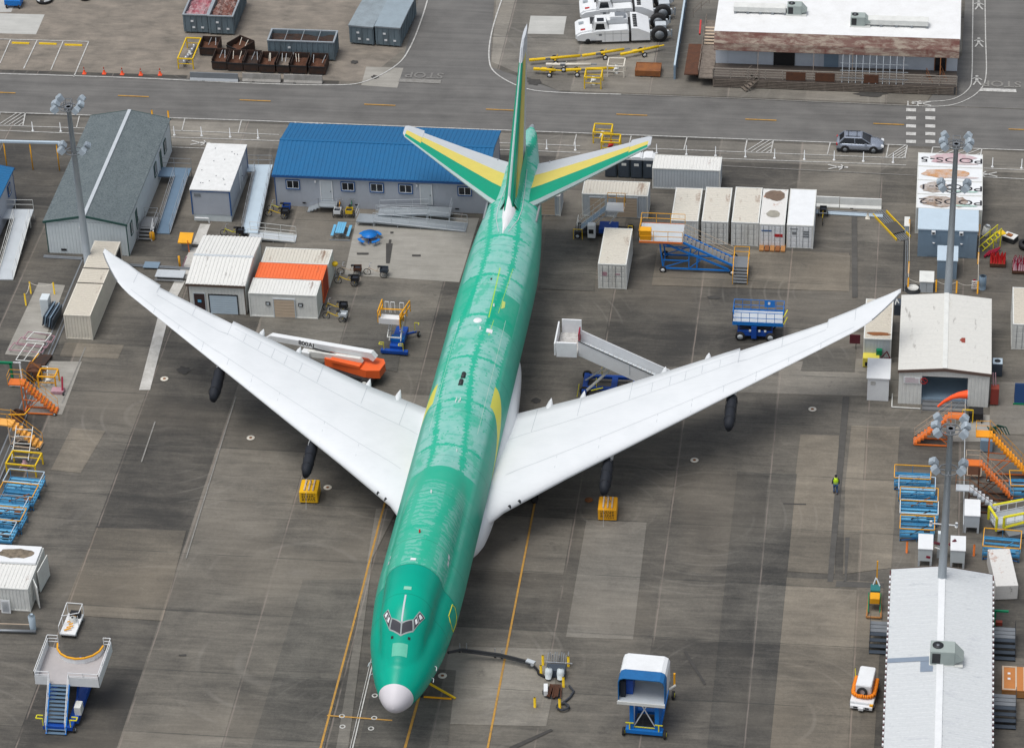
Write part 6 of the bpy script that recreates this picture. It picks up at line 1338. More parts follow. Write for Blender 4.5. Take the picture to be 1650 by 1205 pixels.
# ---- aircraft tugs
def tug(label, a, ang):
    t = thing('aircraft_tug', label, 'aircraft tug', a, ang, 'white aircraft tugs'); W_ = 3.4
    wp = 'white_paint'
    b_ = MB(); prof = [(0.0, .55), (.0, 1.0), (.35, 1.25), (1.3, 1.45), (2.0, 1.5), (2.0, .35), (.7, .35)]; b_.slaby(prof, .35, W_-.35); b_.slaby([(.15, .5), (.15, .95), (.6, 1.2), (2.0, 1.4), (2.0, .4), (.7, .4)], .12, .348).slaby([(.15, .5), (.15, .95), (.6, 1.2), (2.0, 1.4), (2.0, .4), (.7, .4)], W_-.348, W_-.12); b_.build('nose_body', wp, t)
    MB().slaby([(2.005, .3), (2.005, 1.5), (5.15, 1.62), (5.3, 1.5), (5.3, .3)], 0, W_*.36).slaby([(2.005, .3), (2.005, 1.5), (5.15, 1.62), (5.3, 1.5), (5.3, .3)], W_*.64, W_).build('side_body', wp, t)
    MB().box(2.01, 5.3, W_*.36, W_*.64, .3, 1.15).build('centre_deck', 'steel_grey', t); MB().box(5.302, 5.548, .1, W_-.1, .4, 1.2).build('articulation_gap', 'black', t)
    sm_ = MB()
    for x_ in (2.9, 3.7, 4.5): sm_.box(x_, x_+.03, -.006, -.001, .35, 1.5)
    sm_.box(2.02, 5.28, -.006, -.001, 1.18, 1.21).box(2.0, 2.03, .36, W_-.36, .9, 1.515); sm_.build('panel_seam', 'steel_grey', t)
    MB().obox((1.75, 2.3, 1.52), (.5, 1.2, .1)).build('bonnet_grille', 'dark_metal', t); MB().box(4.0, 5.1, W_*.66, W_*.9, 1.955, 1.975).build('radiator_grille', 'steel_grey', t)
    cab = MB(); c0, c1 = .25, 1.55; cab.add([(1.6, c0, 1.4), (3.35, c0, 1.5), (3.35, c1, 1.5), (1.6, c1, 1.4), (1.95, c0+.1, 2.35), (3.05, c0+.1, 2.35), (3.05, c1-.1, 2.35), (1.95, c1-.1, 2.35)], [(0, 1, 5, 4), (1, 2, 6, 5), (2, 3, 7, 6), (3, 0, 4, 7), (4, 5, 6, 7)])
    co_ = cab.build('cab', wp, t)
    gl = MB(); gl.add([(1.95, c0-.006, 1.55), (2.95, c0-.006, 1.6), (2.82, c0+.055, 2.2), (2.08, c0+.055, 2.2)], [(0, 1, 2, 3)]); gl.add([(1.66, c0+.15, 1.6), (1.88, c0+.2, 2.2), (1.88, c1-.2, 2.2), (1.66, c1-.15, 1.6)], [(0, 1, 2, 3)]); gl.add([(3.35, c0+.15, 1.58), (3.35, c1-.15, 1.58), (3.12, c1-.2, 2.2), (3.12, c0+.2, 2.2)], [(0, 1, 2, 3)]); gl.add([(2.15, c0+.25, 2.36), (2.85, c0+.25, 2.36), (2.85, c1-.3, 2.36), (2.15, c1-.3, 2.36)], [(0, 1, 2, 3)])
    gl.build('cab_glass', 'glass_dark', co_)
    MB().bbox(3.5, 4.9, W_*.64, W_-.3, 1.6, 1.95, .06).build('engine_cover', wp, t); MB().box(4.2, 4.6, W_*.8, W_*.92, 1.951, 1.97).build('vent_grille', 'dark_metal', t)
    md = MB(); md.slaby([(5.55, .35), (5.55, 1.75), (6.2, 1.7), (7.4, 1.15), (7.4, .35)], 0, W_); md.build('rear_module', wp, t)
    rg = MB()
    for k in range(7): rg.box(5.75, 6.15, .35+.38*k, .60+.38*k, 1.74, 1.78)
    rg.build('louvre', 'dark_metal', t)
    for y in (.25, W_-.85): MB().slaby([(7.405, .5), (7.405, 1.1), (9.3, 1.0), (9.5, .6), (9.3, .4)], y+.3, y+.55).build('claw_arm', 'pale_grey', t); 
    MB().bbox(8.0, 9.1, W_*.38, W_*.62, .5, 1.3, .05).build('winch_box', 'pale_grey', t)
    for y in (.05, W_-.05-.62): wheelpart(t, (8.35, y+.31, .82), .82, .55, 'y', 'steel_grey')
    for y in (.35, W_-.35): wheelpart(t, (1.2, y, .42), .42, .45, 'y', 'dark_metal')
    MB().box(1.5, 2.6, -.02, -.001, .0+.32, .5).build('skirt', 'black', t)
    MB().cyl(9.55, .3, .5, 1.3, .09, 6).cyl(9.55, W_-.3, .5, 1.3, .09, 6).build('end_fitting', 'galv', t)
    MB().obox((.75, .8, 1.36), (.45, .3, .02), 0, 0, -.12).build('red_badge', 'red', t); MB().box(2.3, 2.6, -.012, -.001, 1.0, 1.25).build('side_badge', 'steel_grey', t); MB().obox((.6, 2.2, 1.35), (.5, .5, .02), 0, 0, -.12).build('hood_grille', 'galv', t)
    return t
TA = rad(8)
p0 = G(928, 74); t = tug('white aircraft tug with giant rear wheels, nearest the yellow tow bars', p0, TA)
dup(t, G(935, 39), TA, 'white aircraft tug in the middle, behind the nearest one'); dup(t, G(940, 4), TA, 'white aircraft tug cut off by the top edge of the picture')
# ---- car
def car(u, v, rz):
    t = thing('parked_car', 'silver hatchback car parked in the painted lane, roof bars on top', 'car', G(u, v), rz); W_ = 1.78; L_ = 4.45; m = MB()
    sec = [(0, .35, .75, .62), (.08, .30, .95, .78), (.6, .28, .98, .86), (1.1, .28, .97, .89), (2.2, .28, .95, .89), (3.2, .28, .93, .89), (3.8, .29, .86, .86), (4.25, .32, .74, .76), (4.42, .36, .62, .62)]
    v = []; N_ = 10
    for x, zb, zt, hw in sec: v += [(x, y, z) for y, z in [(-hw*.92, zb), (-hw, zb+.15), (-hw, zt-.22), (-hw*.93, zt-.04), (-hw*.5, zt+.03), (hw*.5, zt+.03), (hw*.93, zt-.04), (hw, zt-.22), (hw, zb+.15), (hw*.92, zb)]]
    m.add(v, [(k*N_+i, (k+1)*N_+i, (k+1)*N_+(i+1) % N_, k*N_+(i+1) % N_) for k in range(len(sec)-1) for i in range(N_)]+[tuple(range(N_)), tuple(range((len(sec)-1)*N_+N_-1, (len(sec)-1)*N_-1, -1))], True); m.build('body', 'car_silver', t)
    g = MB(); b_, tp = [(.22, -.80), (3.25, -.80), (3.25, .80), (.22, .80)], [(.75, -.60), (2.35, -.60), (2.35, .60), (.75, .60)]
    g.add([(x, y, .93) for x, y in b_]+[(x, y, 1.48) for x, y in tp], [(0, 1, 5, 4), (1, 2, 6, 5), (2, 3, 7, 6), (3, 0, 4, 7), (4, 5, 6, 7)]); g.build('window_glass', 'glass_dark', t)
    r_ = MB(); r_.add([(.70, -.63, 1.46), (2.42, -.63, 1.46), (2.42, .63, 1.46), (.70, .63, 1.46), (.82, -.56, 1.54), (2.3, -.56, 1.54), (2.3, .56, 1.54), (.82, .56, 1.54)], [(0, 1, 5, 4), (1, 2, 6, 5), (2, 3, 7, 6), (3, 0, 4, 7), (4, 5, 6, 7), (3, 2, 1, 0)]); r_.build('roof', 'car_silver', t)
    pl2 = MB()
    for s in (-1, 1):
        pl2.bar((3.3, s*.8, .95), (2.38, s*.62, 1.48), .04); pl2.bar((.2, s*.79, .95), (.74, s*.61, 1.48), .07); pl2.bar((1.75, s*.815, .95), (1.7, s*.635, 1.46), .03)
    pl2.build('pillar', 'car_silver', t); rb = MB()
    for s in (-1, 1): rb.bar((.85, s*.5, 1.6), (2.2, s*.5, 1.6), .03)
    for x in (1.1, 1.9): rb.bar((x, -.5, 1.62), (x, .5, 1.62), .03)
    rb.build('roof_rack', 'dark_metal', t)
    for x in (.85, 3.5):
        for s in (-1, 1): 
            wheelpart(t, (x, s*.80, .34), .34, .22, 'y', 'steel_grey'); 
            MB().lathe((x, s*.80-.115*(1 if s > 0 else 1), .38), (0, 1, 0), [(0, .30), (0, .41), (.23, .41), (.23, .30)], 16, False).build('wheel_arch', 'black', t)
    for s in (-1, 1):
        MB().obox((4.3, s*.58, .68), (.25, .35, .12), 0, 0, .3).build('headlight', 'white_paint', t); MB().obox((.06, s*.68, .82), (.12, .25, .2)).build('tail_light', 'red', t); MB().obox((2.75, s*.98, 1.0), (.2, .18, .13)).build('mirror', 'car_silver', t)
    MB().box(4.38, 4.45, -.45, .45, .4, .58).build('grille', 'dark_metal', t); MB().box(.05, 4.3, -.87, .87, .2, .3).build('underbody', 'black', t)
car(1347.5, 238, 0)
# ---- person
def person(u, v, rz):
    t = thing('person', 'person walking away across the apron in a yellow-green safety vest, dark sleeves and blue jeans', 'person', G(u, v), rz)
    vs_ = [(0, 0, .95, .14), (0, 0, 1.12, .15), (0, .0, 1.32, .17), (0, .0, 1.45, .12), (0, .01, 1.54, .055), (0, .02, 1.62, .085), (0, .03, 1.73, .09),
        (-.10, .0, .88, .10), (-.11, .10, .50, .068), (-.11, -.02, .10, .045), (-.11, .12, .04, .04), (.10, .0, .88, .10), (.11, -.03, .50, .068), (.12, -.24, .14, .045), (.12, -.15, .05, .04),
        (-.21, .0, 1.40, .065), (-.27, -.06, 1.12, .05), (-.27, .08, .88, .035), (-.27, .12, .80, .04), (.21, 0, 1.40, .065), (.27, .04, 1.12, .05), (.29, -.02, .88, .035), (.29, -.02, .80, .04)]
    es = [(0, 1), (1, 2), (2, 3), (3, 4), (4, 5), (5, 6), (0, 7), (7, 8), (8, 9), (9, 10), (0, 11), (11, 12), (12, 13), (13, 14), (3, 15), (15, 16), (16, 17), (17, 18), (3, 19), (19, 20), (20, 21), (21, 22)]
    def skin(vl, el, nm, mt):
        me = D.meshes.new(nm); me.from_pydata([a[:3] for a in vl], el, []); o = D.objects.new(nm, me); COL.objects.link(o)
        md = o.modifiers.new('s', 'SKIN'); sv = me.skin_vertices[0].data
        for i, a in enumerate(vl): sv[i].radius = (a[3], a[3])
        sv[0].use_root = True; o.modifiers.new('ss', 'SUBSURF').levels = 1
        dg = bpy.context.evaluated_depsgraph_get(); m2 = D.meshes.new_from_object(o.evaluated_get(dg)); D.objects.remove(o)
        m2.materials.clear(); m2.materials.append(P(mt)); 
        for pgn in m2.polygons: pgn.use_smooth = True
        o2 = D.objects.new(nm, m2); COL.objects.link(o2); o2.parent = t; return o2
    body = skin(vs_, es, 'body', 'skin')
    def grow(ids, ed, nm, mt, k): return skin([vs_[i][:3]+(vs_[i][3]*k,) for i in ids], ed, nm, mt)
    grow([0, 7, 8, 9, 11, 12, 13], [(0, 1), (1, 2), (2, 3), (0, 4), (4, 5), (5, 6)], 'jeans', 'denim', 1.16)
    grow([1, 2, 3, 15, 16, 17, 19, 20, 21], [(0, 1), (1, 2), (2, 3), (3, 4), (4, 5), (2, 6), (6, 7), (7, 8)], 'jacket', 'dark_cloth', 1.16)
    vst = MB(); ring = lambda z, rx, ry: [(rx*math.cos(2*PI*k/12), ry*math.sin(2*PI*k/12), z) for k in range(12)]
    rs = ring(1.0, .20, .16)+ring(1.2, .215, .17)+ring(1.38, .23, .17)+ring(1.50, .15, .13)+ring(1.53, .08, .08); vst.add(rs, [(j*12+i, j*12+(i+1) % 12, (j+1)*12+(i+1) % 12, (j+1)*12+i) for j in range(4) for i in range(12)], True); vo = vst.build('safety_vest', 'hivis', t)
    MB().lathe((0, 0, 1.12), (0, 0, 1), [(0, .215), (.05, .22)], 12, False).build('reflective_band', 'line_white', vo)
    hr = MB(); hr.lathe((0, .0, 1.66), (0, 0, 1), [(0, .10), (.08, .112), (.13, .085), (.16, .02)], 12); hr.build('hair', 'dark_cloth', t)
    for x, y in ((-.11, .06), (.12, -.19)): MB().obox((x, y, .045), (.1, .28, .09)).build('shoe', 'black', t)
person(1346, 794, rad(8))
# ---- tricycles
def trike(label, u, v, rz, fr='yellow', basket='black', s=1.0, group='cargo tricycles parked in the yard'):
    t = thing('cargo_tricycle', label, 'tricycle', G(u, v), rz, group)
    m = MB(); m.bar((0, 0, .35), (.25, 0, .95), .035).bar((.2, 0, .75), (.85, 0, .45), .035).bar((.85, 0, .45), (1.1, 0, .9), .03).bar((.85, 0, .45), (1.6, 0, .4), .035).bar((1.55, -.38, .38), (1.55, .38, .38), .03).bar((1.1, 0, .65), (1.5, 0, .5), .03); m.build('frame', fr, t)
    m = MB(); m.bar((.25, 0, .95), (.25, 0, 1.1), .025).bar((.25, -.3, 1.1), (.25, .3, 1.1), .022).bar((.25, -.3, 1.1), (.42, -.32, 1.08), .022).bar((.25, .3, 1.1), (.42, .32, 1.08), .022); m.build('handlebar', 'chrome', t)
    MB().obox((1.12, 0, .95), (.3, .22, .08)).build('saddle', 'black', t)
    for c in ((0, 0, .33), (1.55, -.4, .33), (1.55, .4, .33)):
        m = MB(); c = Vector(c); m.path([c+Vector((.32*math.cos(k*PI/8), 0, .32*math.sin(k*PI/8))) for k in range(16)], .035, 4, True); wo = m.build('wheel', 'tyre', t)
        m = MB(); 
        for k in range(3): m.bar(c+Vector((.27*math.cos(k*PI/3), 0, .27*math.sin(k*PI/3))), c-Vector((.27*math.cos(k*PI/3), 0, .27*math.sin(k*PI/3))), .012, 3)
        m.build('spokes', 'chrome', wo)
    MB().box(1.2, 1.9, -.32, .32, .5, .56).box(1.2, 1.23, -.32, .32, .56, .85).box(1.87, 1.9, -.32, .32, .56, .85).box(1.23, 1.87, -.32, -.29, .56, .85).box(1.23, 1.87, .29, .32, .56, .85).build('cargo_basket', basket, t)
    MB().box(1.3, 1.8, -.24, .24, .57, .72).build('basket_load', 'dark_cloth' if basket != 'pale_grey' else 'pale_grey', t); return t
trike('yellow cargo tricycle beside the ramp corner with a black basket', 433, 349, 0); trike('yellow and blue cargo tricycle standing just behind the ramp-corner one', 436, 341, 0, 'lemon', 'blue_paint')
trike('cargo tricycle with a white basket front under the blue-roofed building', 549, 335, -PI/2, 'amber', 'white_paint'); trike('green and yellow cargo tricycle under the blue-roofed building', 568, 335, -PI/2, 'green', 'yellow')
tb = trike('yellow cargo tricycle with a black basket at the corner of the white container', 545, 457, 0); trike('brown-basket tricycle behind the yellow one at the white container corner', 549, 442, rad(4), 'tan_door', 'rust')
trike('chrome-handled tricycle with a dark basket alone on the pale concrete', 592, 443, 0, 'tan_door', 'plastic_dark'); trike('tricycle with a black and silver basket beside the orange container end', 526, 500, 0, 'yellow', 'black'); trike('tricycle with a pale grey basket, nearest at the white container end', 526, 514, rad(-4), 'yellow', 'pale_grey')
trike('dark tricycle with yellow tubes parked behind the small metal workshop', 361, 380, 0, 'lemon', 'black'); trike('yellow tricycle seen from behind below the white barrier blocks', 1325, 362, PI/2, 'yellow', 'black')
ball = thing('safety_helmet_post', 'round yellow ball light on a post beside the container tricycles', 'beacon', G(541, 445)); MB().lathe((0, 0, 0), (0, 0, 1), [(0, .12), (.04, .12), (.06, .03), (1.1, .03)], 10).build('post', 'steel_grey', ball); MB().lathe((0, 0, 1.1), (0, 0, 1), [(0, .05), (.06, .22), (.2, .3), (.36, .22), (.42, .02)], 14).build('globe', 'yellow', ball)
# ---- picnic tables
t = thing('picnic_table', 'light blue picnic table with two bench seats', 'picnic table', G(533, 386), 0)
for k in range(4): MB().box(.42+.2*k, .6+.2*k, 0, 1.85, .70, .75).build('top_board', 'light_blue', t)
for x in (0, 1.45): MB().box(x, x+.25, 0, 1.85, .40, .45).build('seat', 'light_blue', t)
MB().bar((.05, .3, .35), (1.65, .3, .35), .04).bar((.05, 1.5, .35), (1.65, 1.5, .35), .04).bar((.4, .3, 0), (.65, .3, .7), .04).bar((1.3, .3, 0), (1.05, .3, .7), .04).bar((.4, 1.5, 0), (.65, 1.5, .7), .04).bar((1.3, 1.5, 0), (1.05, 1.5, .7), .04).box(-.1, 1.8, -.15, .0, 0, .06).build('leg_frame', 'steel_grey', t)
t = thing('picnic_table', 'round royal blue picnic table with curved seats', 'picnic table', G(596, 388), 0)
MB().cyl(0, 0, .70, .75, .72, 20).build('table_top', 'bright_blue', t); MB().cyl(0, 0, 0, .70, .07, 8).bar((-.9, 0, .25), (.9, 0, .25), .035).bar((0, -.9, .25), (0, .9, .25), .035).build('leg_frame', 'blue_paint', t)
for k in range(4):
    a_ = k*PI/2+PI/4; m = MB(); pts = [((1.0+.13*s)*math.cos(a_+o), (1.0+.13*s)*math.sin(a_+o), .43) for s, o in [(-1, -.45), (1, -.42), (1.2, -.2), (1.2, .2), (1, .42), (-1, .45), (-1, .15), (-1, -.15)]]; m.prism([(p_[0], p_[1]) for p_ in pts], .42, .46); m.bar((.8*math.cos(a_), .8*math.sin(a_), .0), (1.0*math.cos(a_), 1.0*math.sin(a_), .42), .03); m.build('seat', 'bright_blue', t)
# ---- portable toilets
ptw = (1055-965)/4/17.6; t0 = None
for k, (u, v) in enumerate([(975, 285.5), (996, 286.5), (1016, 287.5), (1036, 288.3)]):
    lab = ['dark portable toilet, leftmost and partly behind the stabilizer', 'dark portable toilet, second from the left of four', 'dark portable toilet, third from the left of four', 'dark portable toilet with a clear white roof, rightmost of four'][k]
    if t0 is None:
        t0 = thing('portable_toilet', lab, 'portable toilet', G(u, v), 0, 'portable toilets'); MB().bbox(0, 1.1, 0, 1.15, .05, 2.0, .04).build('cabin', plain('toilet_grey', (.04, .055, .07), .5), t0); MB().slaby([(-.03, 2.003), (1.13, 2.003), (1.1, 2.2), (.85, 2.32), (.25, 2.32), (0, 2.2)], -.03, 1.18).build('roof', 'white_paint', t0)
        d_ = MB().box(.12, .98, -.03, -.002, .12, 1.95).build('door', 'plastic_dark', t0); MB().box(.35, .78, -.045, -.031, 1.35, 1.62).build('notice', 'offwhite', d_); MB().cyl(.95, 1.0, 2.3, 2.55, .05, 8).build('vent_pipe', 'black', t0)
    else: dup(t0, G(u, v), 0, lab)
# ---- orange-and-blue maintenance stand
q = G(1068, 440); t = thing('maintenance_stand', 'large blue wheeled stand with an orange-railed deck, long stair and yellow box', 'work stand', q, 0)
Z = 3.3; Ld = 6.9
# deck runs left of the base; world x along px
xl = -2.1
MB().box(xl, xl+3.85, .0, 3.0, Z-.12, Z).build('deck', 'pale_grey', t); [MB().box(xl, xl+3.85, y_, y_+.058, Z-.16, Z+.02).build('deck_edge', 'orange', t) for y_ in (-.06, 3.002)]
m = MB(); m.rail([(xl, 0, Z), (xl+3.85, 0, Z)], 1.05, .03, 1.3); m.rail([(xl, 3, Z), (xl+3.85, 3, Z)], 1.05, .03, 1.3); m.rail([(xl, 0, Z), (xl, 3, Z)], 1.05, .03, 1.5); m.build('deck_rail', 'amber', t)
MB().box(xl+.05, xl+1.05, .1, .8, Z+.001, Z+1.0).build('control_box', 'amber', t)
for yy in (.3, 2.5):
    m = MB(); m.bar((0, yy, .35), (6.3, yy, .35), .09).bar((0, yy, .35), (-.3, yy, Z-.15), .08).bar((-.3, yy, Z-.2), (5.8, yy, .5), .10).bar((-1.6, yy, Z-.2), (1.75, yy, Z-.2), .09).bar((.0, yy, 1.2), (2.2, yy, 1.2), .06).bar((2.3, yy, .35), (2.3, yy, 1.9), .06).bar((0, yy, .4), (2.3, yy, 1.3), .05).bar((3.0, yy, 1.5), (3.0, yy, .4), .06).bar((2.3, yy, .4), (3.4, yy, 1.4), .05); m.build('side_truss', 'bright_blue', t)
m = MB()
for x, z in ((0, .35), (6.3, .35), (3, .35), (-.3, Z-.3), (2.3, 1.3)): m.bar((x, .3, z), (x, 2.5, z), .07)
m.build('cross_beam', 'bright_blue', t)
st = MB(); n = 12
for k in range(n): x = 1.8+4.4*k/n; st.box(x, x+.3, .35, 1.45, Z-.27-(Z-1.1)*k/n, Z-.22-(Z-1.1)*k/n)
st.build('stair_tread', 'grating', t); m = MB()
for y in (.3, 1.5): m.rail([(1.8, y, Z), (6.2, y, 1.1)], 1.0, .025, 1.0)
m.build('stair_rail', 'tan_door', t); m = MB()
for y in (.28, 1.52): m.bar((1.8, y, Z-.2), (6.3, y, .85), .11)
m.build('stair_stringer', 'bright_blue', t)
ed = MB()
for k in range(6): ed.box(6.35, 7.55, -.3-.22*k, -.05-.22*k, 1.1-.18*k, 1.15-.18*k)
ed.build('lower_stair_tread', 'steel_grey', t); MB().box(6.3, 7.6, -.1, 1.6, 1.0, 1.06).build('lower_landing', 'steel_grey', t); m = MB()
for x in (6.3, 7.6): m.rail([(x, 1.6, 1.05), (x, -.1, 1.05), (x, -1.45, .1)], 1.05, .03, 1.2)
m.rail([(6.3, 1.6, 1.05), (7.6, 1.6, 1.05)], 1.05, .03, 1.3); m.build('lower_rail', 'amber', t)
for x in (0.0, 6.2):
    for y in (.1, 2.7): wheelpart(t, (x, y, .3), .3, .18, 'y', 'white_paint')
# ---- small white airstair by the tail
q = G(925, 386); t = thing('small_airstair', 'small white airstair on a blue chassis behind the lone container', 'airstair', q, 0)
MB().bbox(0, 5.2, .5, 1.8, .25, .5).build('chassis', 'dark_metal', t); MB().bbox(2.2, 3.9, .45, 1.8, .5, .95).build('engine_housing', 'blue_paint', t); MB().bbox(1.25, 1.95, -.1, .5, .3, 1.6).build('control_cabinet', 'white_paint', t); MB().box(1.35, 1.8, -.12, -.101, .75, 1.2).build('screen', 'black', t)
sm = MB(); n = 11
for k in range(n): sm.box(.5+2.35*k/n, .5+2.35*k/n+.26, .9, 1.9, .5+2.2*k/n, .55+2.2*k/n)
sm.build('tread', 'blue_grey', t); m = MB()
for y in (.85, 1.95): m.rail([(.4, y, .45), (2.85, y, 2.75)], 1.0, .022, .9)
m.rail([(.2, .7, .4), (.2, 2.1, .4)], .9, .03); m.build('stair_rail', 'offwhite', t); m = MB()
for y in (.85, 1.95): m.bar((.4, y, .4), (2.9, y, 2.7), .06)
m.build('stringer', 'pale_grey', t); MB().box(2.85, 4.5, .7, 2.1, 2.68, 2.8).build('platform', 'white_paint', t); m = MB(); m.rail([(4.5, .7, 2.8), (4.5, 2.1, 2.8), (2.9, 2.1, 2.8)], 1.0, .03, .8); m.build('platform_rail', 'amber', t)
MB().bar((3.0, 1.4, .8), (4.2, 1.4, 2.7), .06).bar((1.6, 1.4, .7), (3.6, 1.4, 2.7), .05).build('lift_arm', 'offwhite', t)
for x in (.3, 5.0):
    for y in (.2, 2.0): wheelpart(t, (x, y, .28), .28, .18, 'y')
m = MB(); m.path([(-.05, 0, 0), (-.05, 0, 1.1), (.75, 0, 1.1), (.75, 0, 0)], .04); m.path([(4.9, .3, .3), (4.9, .3, 1.5), (5.3, .3, 1.5), (5.3, .3, .3)], .04); m.build('yellow_loop', 'yellow', t)
# ---- blue scissor lift
q = G(1186, 548); t = thing('scissor_lift', 'wide blue scissor lift with railed white deck parked on the right apron', 'scissor lift', q, 0)
MB().bbox(.1, 3.1, .1, 1.9, .45, .95).build('chassis', 'blue_paint', t); m = MB()
for z in (1.0, 1.3):
    for y in (.3, 1.7): m.bar((.3, y, z), (3.0, y, z+.25), .06).bar((3.0, y, z), (.3, y, z+.25), .06)
m.build('scissor_arm', 'dark_metal', t); MB().box(-.3, 4.0, .0, 2.0, 1.65, 1.8).build('deck', 'pale_grey', t); MB().box(-.33, 4.03, -.04, -.001, 1.6, 1.95).box(-.33, 4.03, 2.001, 2.04, 1.6, 1.95).build('kick_board', 'bright_blue', t)
m = MB(); m.rail([(-.3, 0, 1.8), (4.0, 0, 1.8), (4.0, 2.0, 1.8), (-.3, 2.0, 1.8)], 1.1, .032, .72, (.5,), True); m.build('guard_rail', 'bright_blue', t); MB().box(2.3, 3.2, 1.98, 2.06, 2.2, 2.9).build('control_panel', 'bright_blue', t); MB().box(2.6, 2.8, 1.955, 1.975, 2.5, 2.75).build('decal', 'white_paint', t)
for z in (1.75, 2.5): MB().bar((4.05, .1, z), (4.35, .6, z+.45), .05).build('yellow_gate', 'lemon', t)
for x in (.35, 2.95):
    for y in (.05, 1.95): wheelpart(t, (x, y, .42), .42, .3, 'y', 'pale_grey')
MB().box(1.3, 1.75, -.1, .1, .3, 1.5).build('ladder', 'blue_paint', t)
for x in (1.1, 1.9, 2.4): MB().box(x, x+.18, -.02, .1, .95, 1.1).build('lamp', 'white_paint', t)
# ---- boom lift
a = G(603, 618); b = G(438, 560); q = G(592, 612); d = Vector((-1, .27, 0)).normalized(); ang = math.atan2(d.y, d.x)
t = thing('boom_lift', 'orange and white telescopic boom lift folded beside the left wing', 'boom lift', q, ang)
MB().bbox(-.9, 4.0, -1.1, 1.2, .45, .95).build('chassis', 'dark_metal', t); tt = MB(); tt.prism([(-1.5, -.6), (-1.15, -1.1), (3.4, -1.0), (3.7, -.5), (3.7, .5), (-.4, 1.0), (-1.5, .6)], .9, 1.7); tt.build('turntable', 'lift_orange', t)
MB().prism([(.2, .4), (3.0, .4), (3.0, .85), (.2, .95)], 1.703, 1.95).build('engine_hood', 'lift_orange', t)
MB().slaby([(-.6, 2.0), (-.9, 2.4), (-.5, 2.85), (9.0, 2.45), (9.4, 2.15), (9.0, 1.95), (-.2, 2.25)], -.55, -.05).build('boom', 'white_paint', t)
MB().bar((9.2, -.3, 2.2), (9.9, -.3, 1.7), .12).build('boom_knuckle', 'white_paint', t)
MB().slaby([(.2, 1.95), (5.4, 1.35), (5.7, 1.7), (5.3, 1.95), (.4, 2.3)], .0, .35).build('jib', 'offwhite', t); MB().bar((.6, .1, 1.95), (4.8, .1, 2.2), .06, 8).build('hose_run', 'black', t); MB().bbox(5.1, 5.9, -.1, .55, 1.2, 1.9).build('knuckle', 'white_paint', t)
text_mesh('800AJ', .62, 'boom_lettering', inkm, t, (5.6, -.045, 2.35), (PI/2, rad(2.4), PI), .004, .012)
for x in (-.4, 3.2):
    for y in (-1.15, 1.15): wheelpart(t, (x, y, .5), .5, .4, 'y', 'offwhite')
# ---- orange platform lift (blue base)
q = G(617, 572); t = thing('platform_lift', 'orange and white basket lift on a narrow blue base with yellow handles', 'work lift', q, rad(-3))
MB().bbox(-.2, 2.2, 0, .35, .2, .5).build('front_beam', 'blue_paint', t); MB().bbox(.55, 1.6, .35, 3.4, .3, .8).build('chassis', 'blue_paint', t); MB().bbox(.5, 1.7, 1.0, 1.7, .8, 1.1).build('engine_cover', 'bright_blue', t)
m = MB()
for x in (.45, 1.45): m.bar((x, .8, 1.0), (x, 2.2, 2.1), .05).bar((x, 2.2, 1.0), (x, .8, 2.1), .05)
m.path([(.35, .6, 1.5), (1.5, .6, 1.5), (1.5, 1.6, 2.2), (.35, 1.6, 2.2)], .06, 4, True); m.build('mast_frame', 'offwhite', t)
z = 2.9; MB().box(-.35, 1.65, .7, 2.0, z-.1, z).box(-.35, 1.65, .66, .7, z-.1, z+.45).build('basket_floor', 'white_paint', t)
m = MB(); m.rail([(-.4, .7, z), (-.4, 2.6, z)], 1.1, .06, .9); m.rail([(1.6, .4, z), (2.0, 2.7, z)], 1.1, .06, .9); m.bar((-.4, 1.9, z+.6), (1.7, 2.0, z+.6), .06); m.build('basket_rail', 'amber', t)
MB().box(1.55, 1.62, .3, 1.4, z-.3, z+.75).build('orange_panel', 'amber', t); m = MB()
for x in (-.1, .4, 1.2): m.path([(x, 2.3, z), (x, 2.3, z+1.1), (x+.35, 2.3, z+1.1), (x+.35, 2.3, z)], .035)
m.build('gate_bar', 'white_paint', t); m = MB()
for x in (0, 1.7): m.path([(x+.1, .1, .4), (x+.1, .1, 1.25), (x-.25, .1, 1.25), (x-.25, -.2, 1.25), (x+.1, -.2, 1.25)], .035)
m.path([(2.2, 3.2, .4), (2.2, 3.2, 1.4), (2.6, 3.2, 1.4), (2.6, 2.9, 1.4)], .035); m.build('handle_loop', 'lemon', t)
MB().bar((1.3, 2.4, .6), (2.3, 3.3, .4), .1).build('outrigger', 'blue_paint', t); wheelpart(t, (2.5, 3.2, .25), .25, .2)
for x in (0, 2.0): wheelpart(t, (x, .2, .15), .15, .14)
# ---- white passenger airstair behind the right wing
q = G(938, 636); t = thing('passenger_airstair', 'long white enclosed airstair on a blue truck base behind the right wing', 'airstair', q, 0)
Z = 5.0; px = -1.9; o_ = G(893, 571, Z)-q; X0, Y0 = o_.x, o_.y
MB().box(X0+.2, X0+1.9, Y0+.1, Y0+3.3, Z-.1, Z).build('platform', 'line_white', t); MB().box(X0+.2, X0+1.9, Y0-.1, Y0+.08, Z-.15, Z+1.25).box(X0+.0, X0+.12, Y0, Y0+3.3, Z-.1, Z+1.1).box(X0+.3, X0+1.95, Y0+3.3, Y0+3.42, Z-.1, Z+1.3).build('side_panel', 'white_paint', t)
MB().box(X0+1.85, X0+1.95, Y0+1.5, Y0+2.6, Z, Z+1.1).build('red_curtain', 'crimson', t)
A = Vector((X0+1.95, Y0+1.7, Z-.1)); e_ = G(1085, 640, .9)-q; B = Vector((e_.x+.8, e_.y+.8, .95)); dv = (B-A); pn = Vector((-dv.y, dv.x, 0)).normalized()
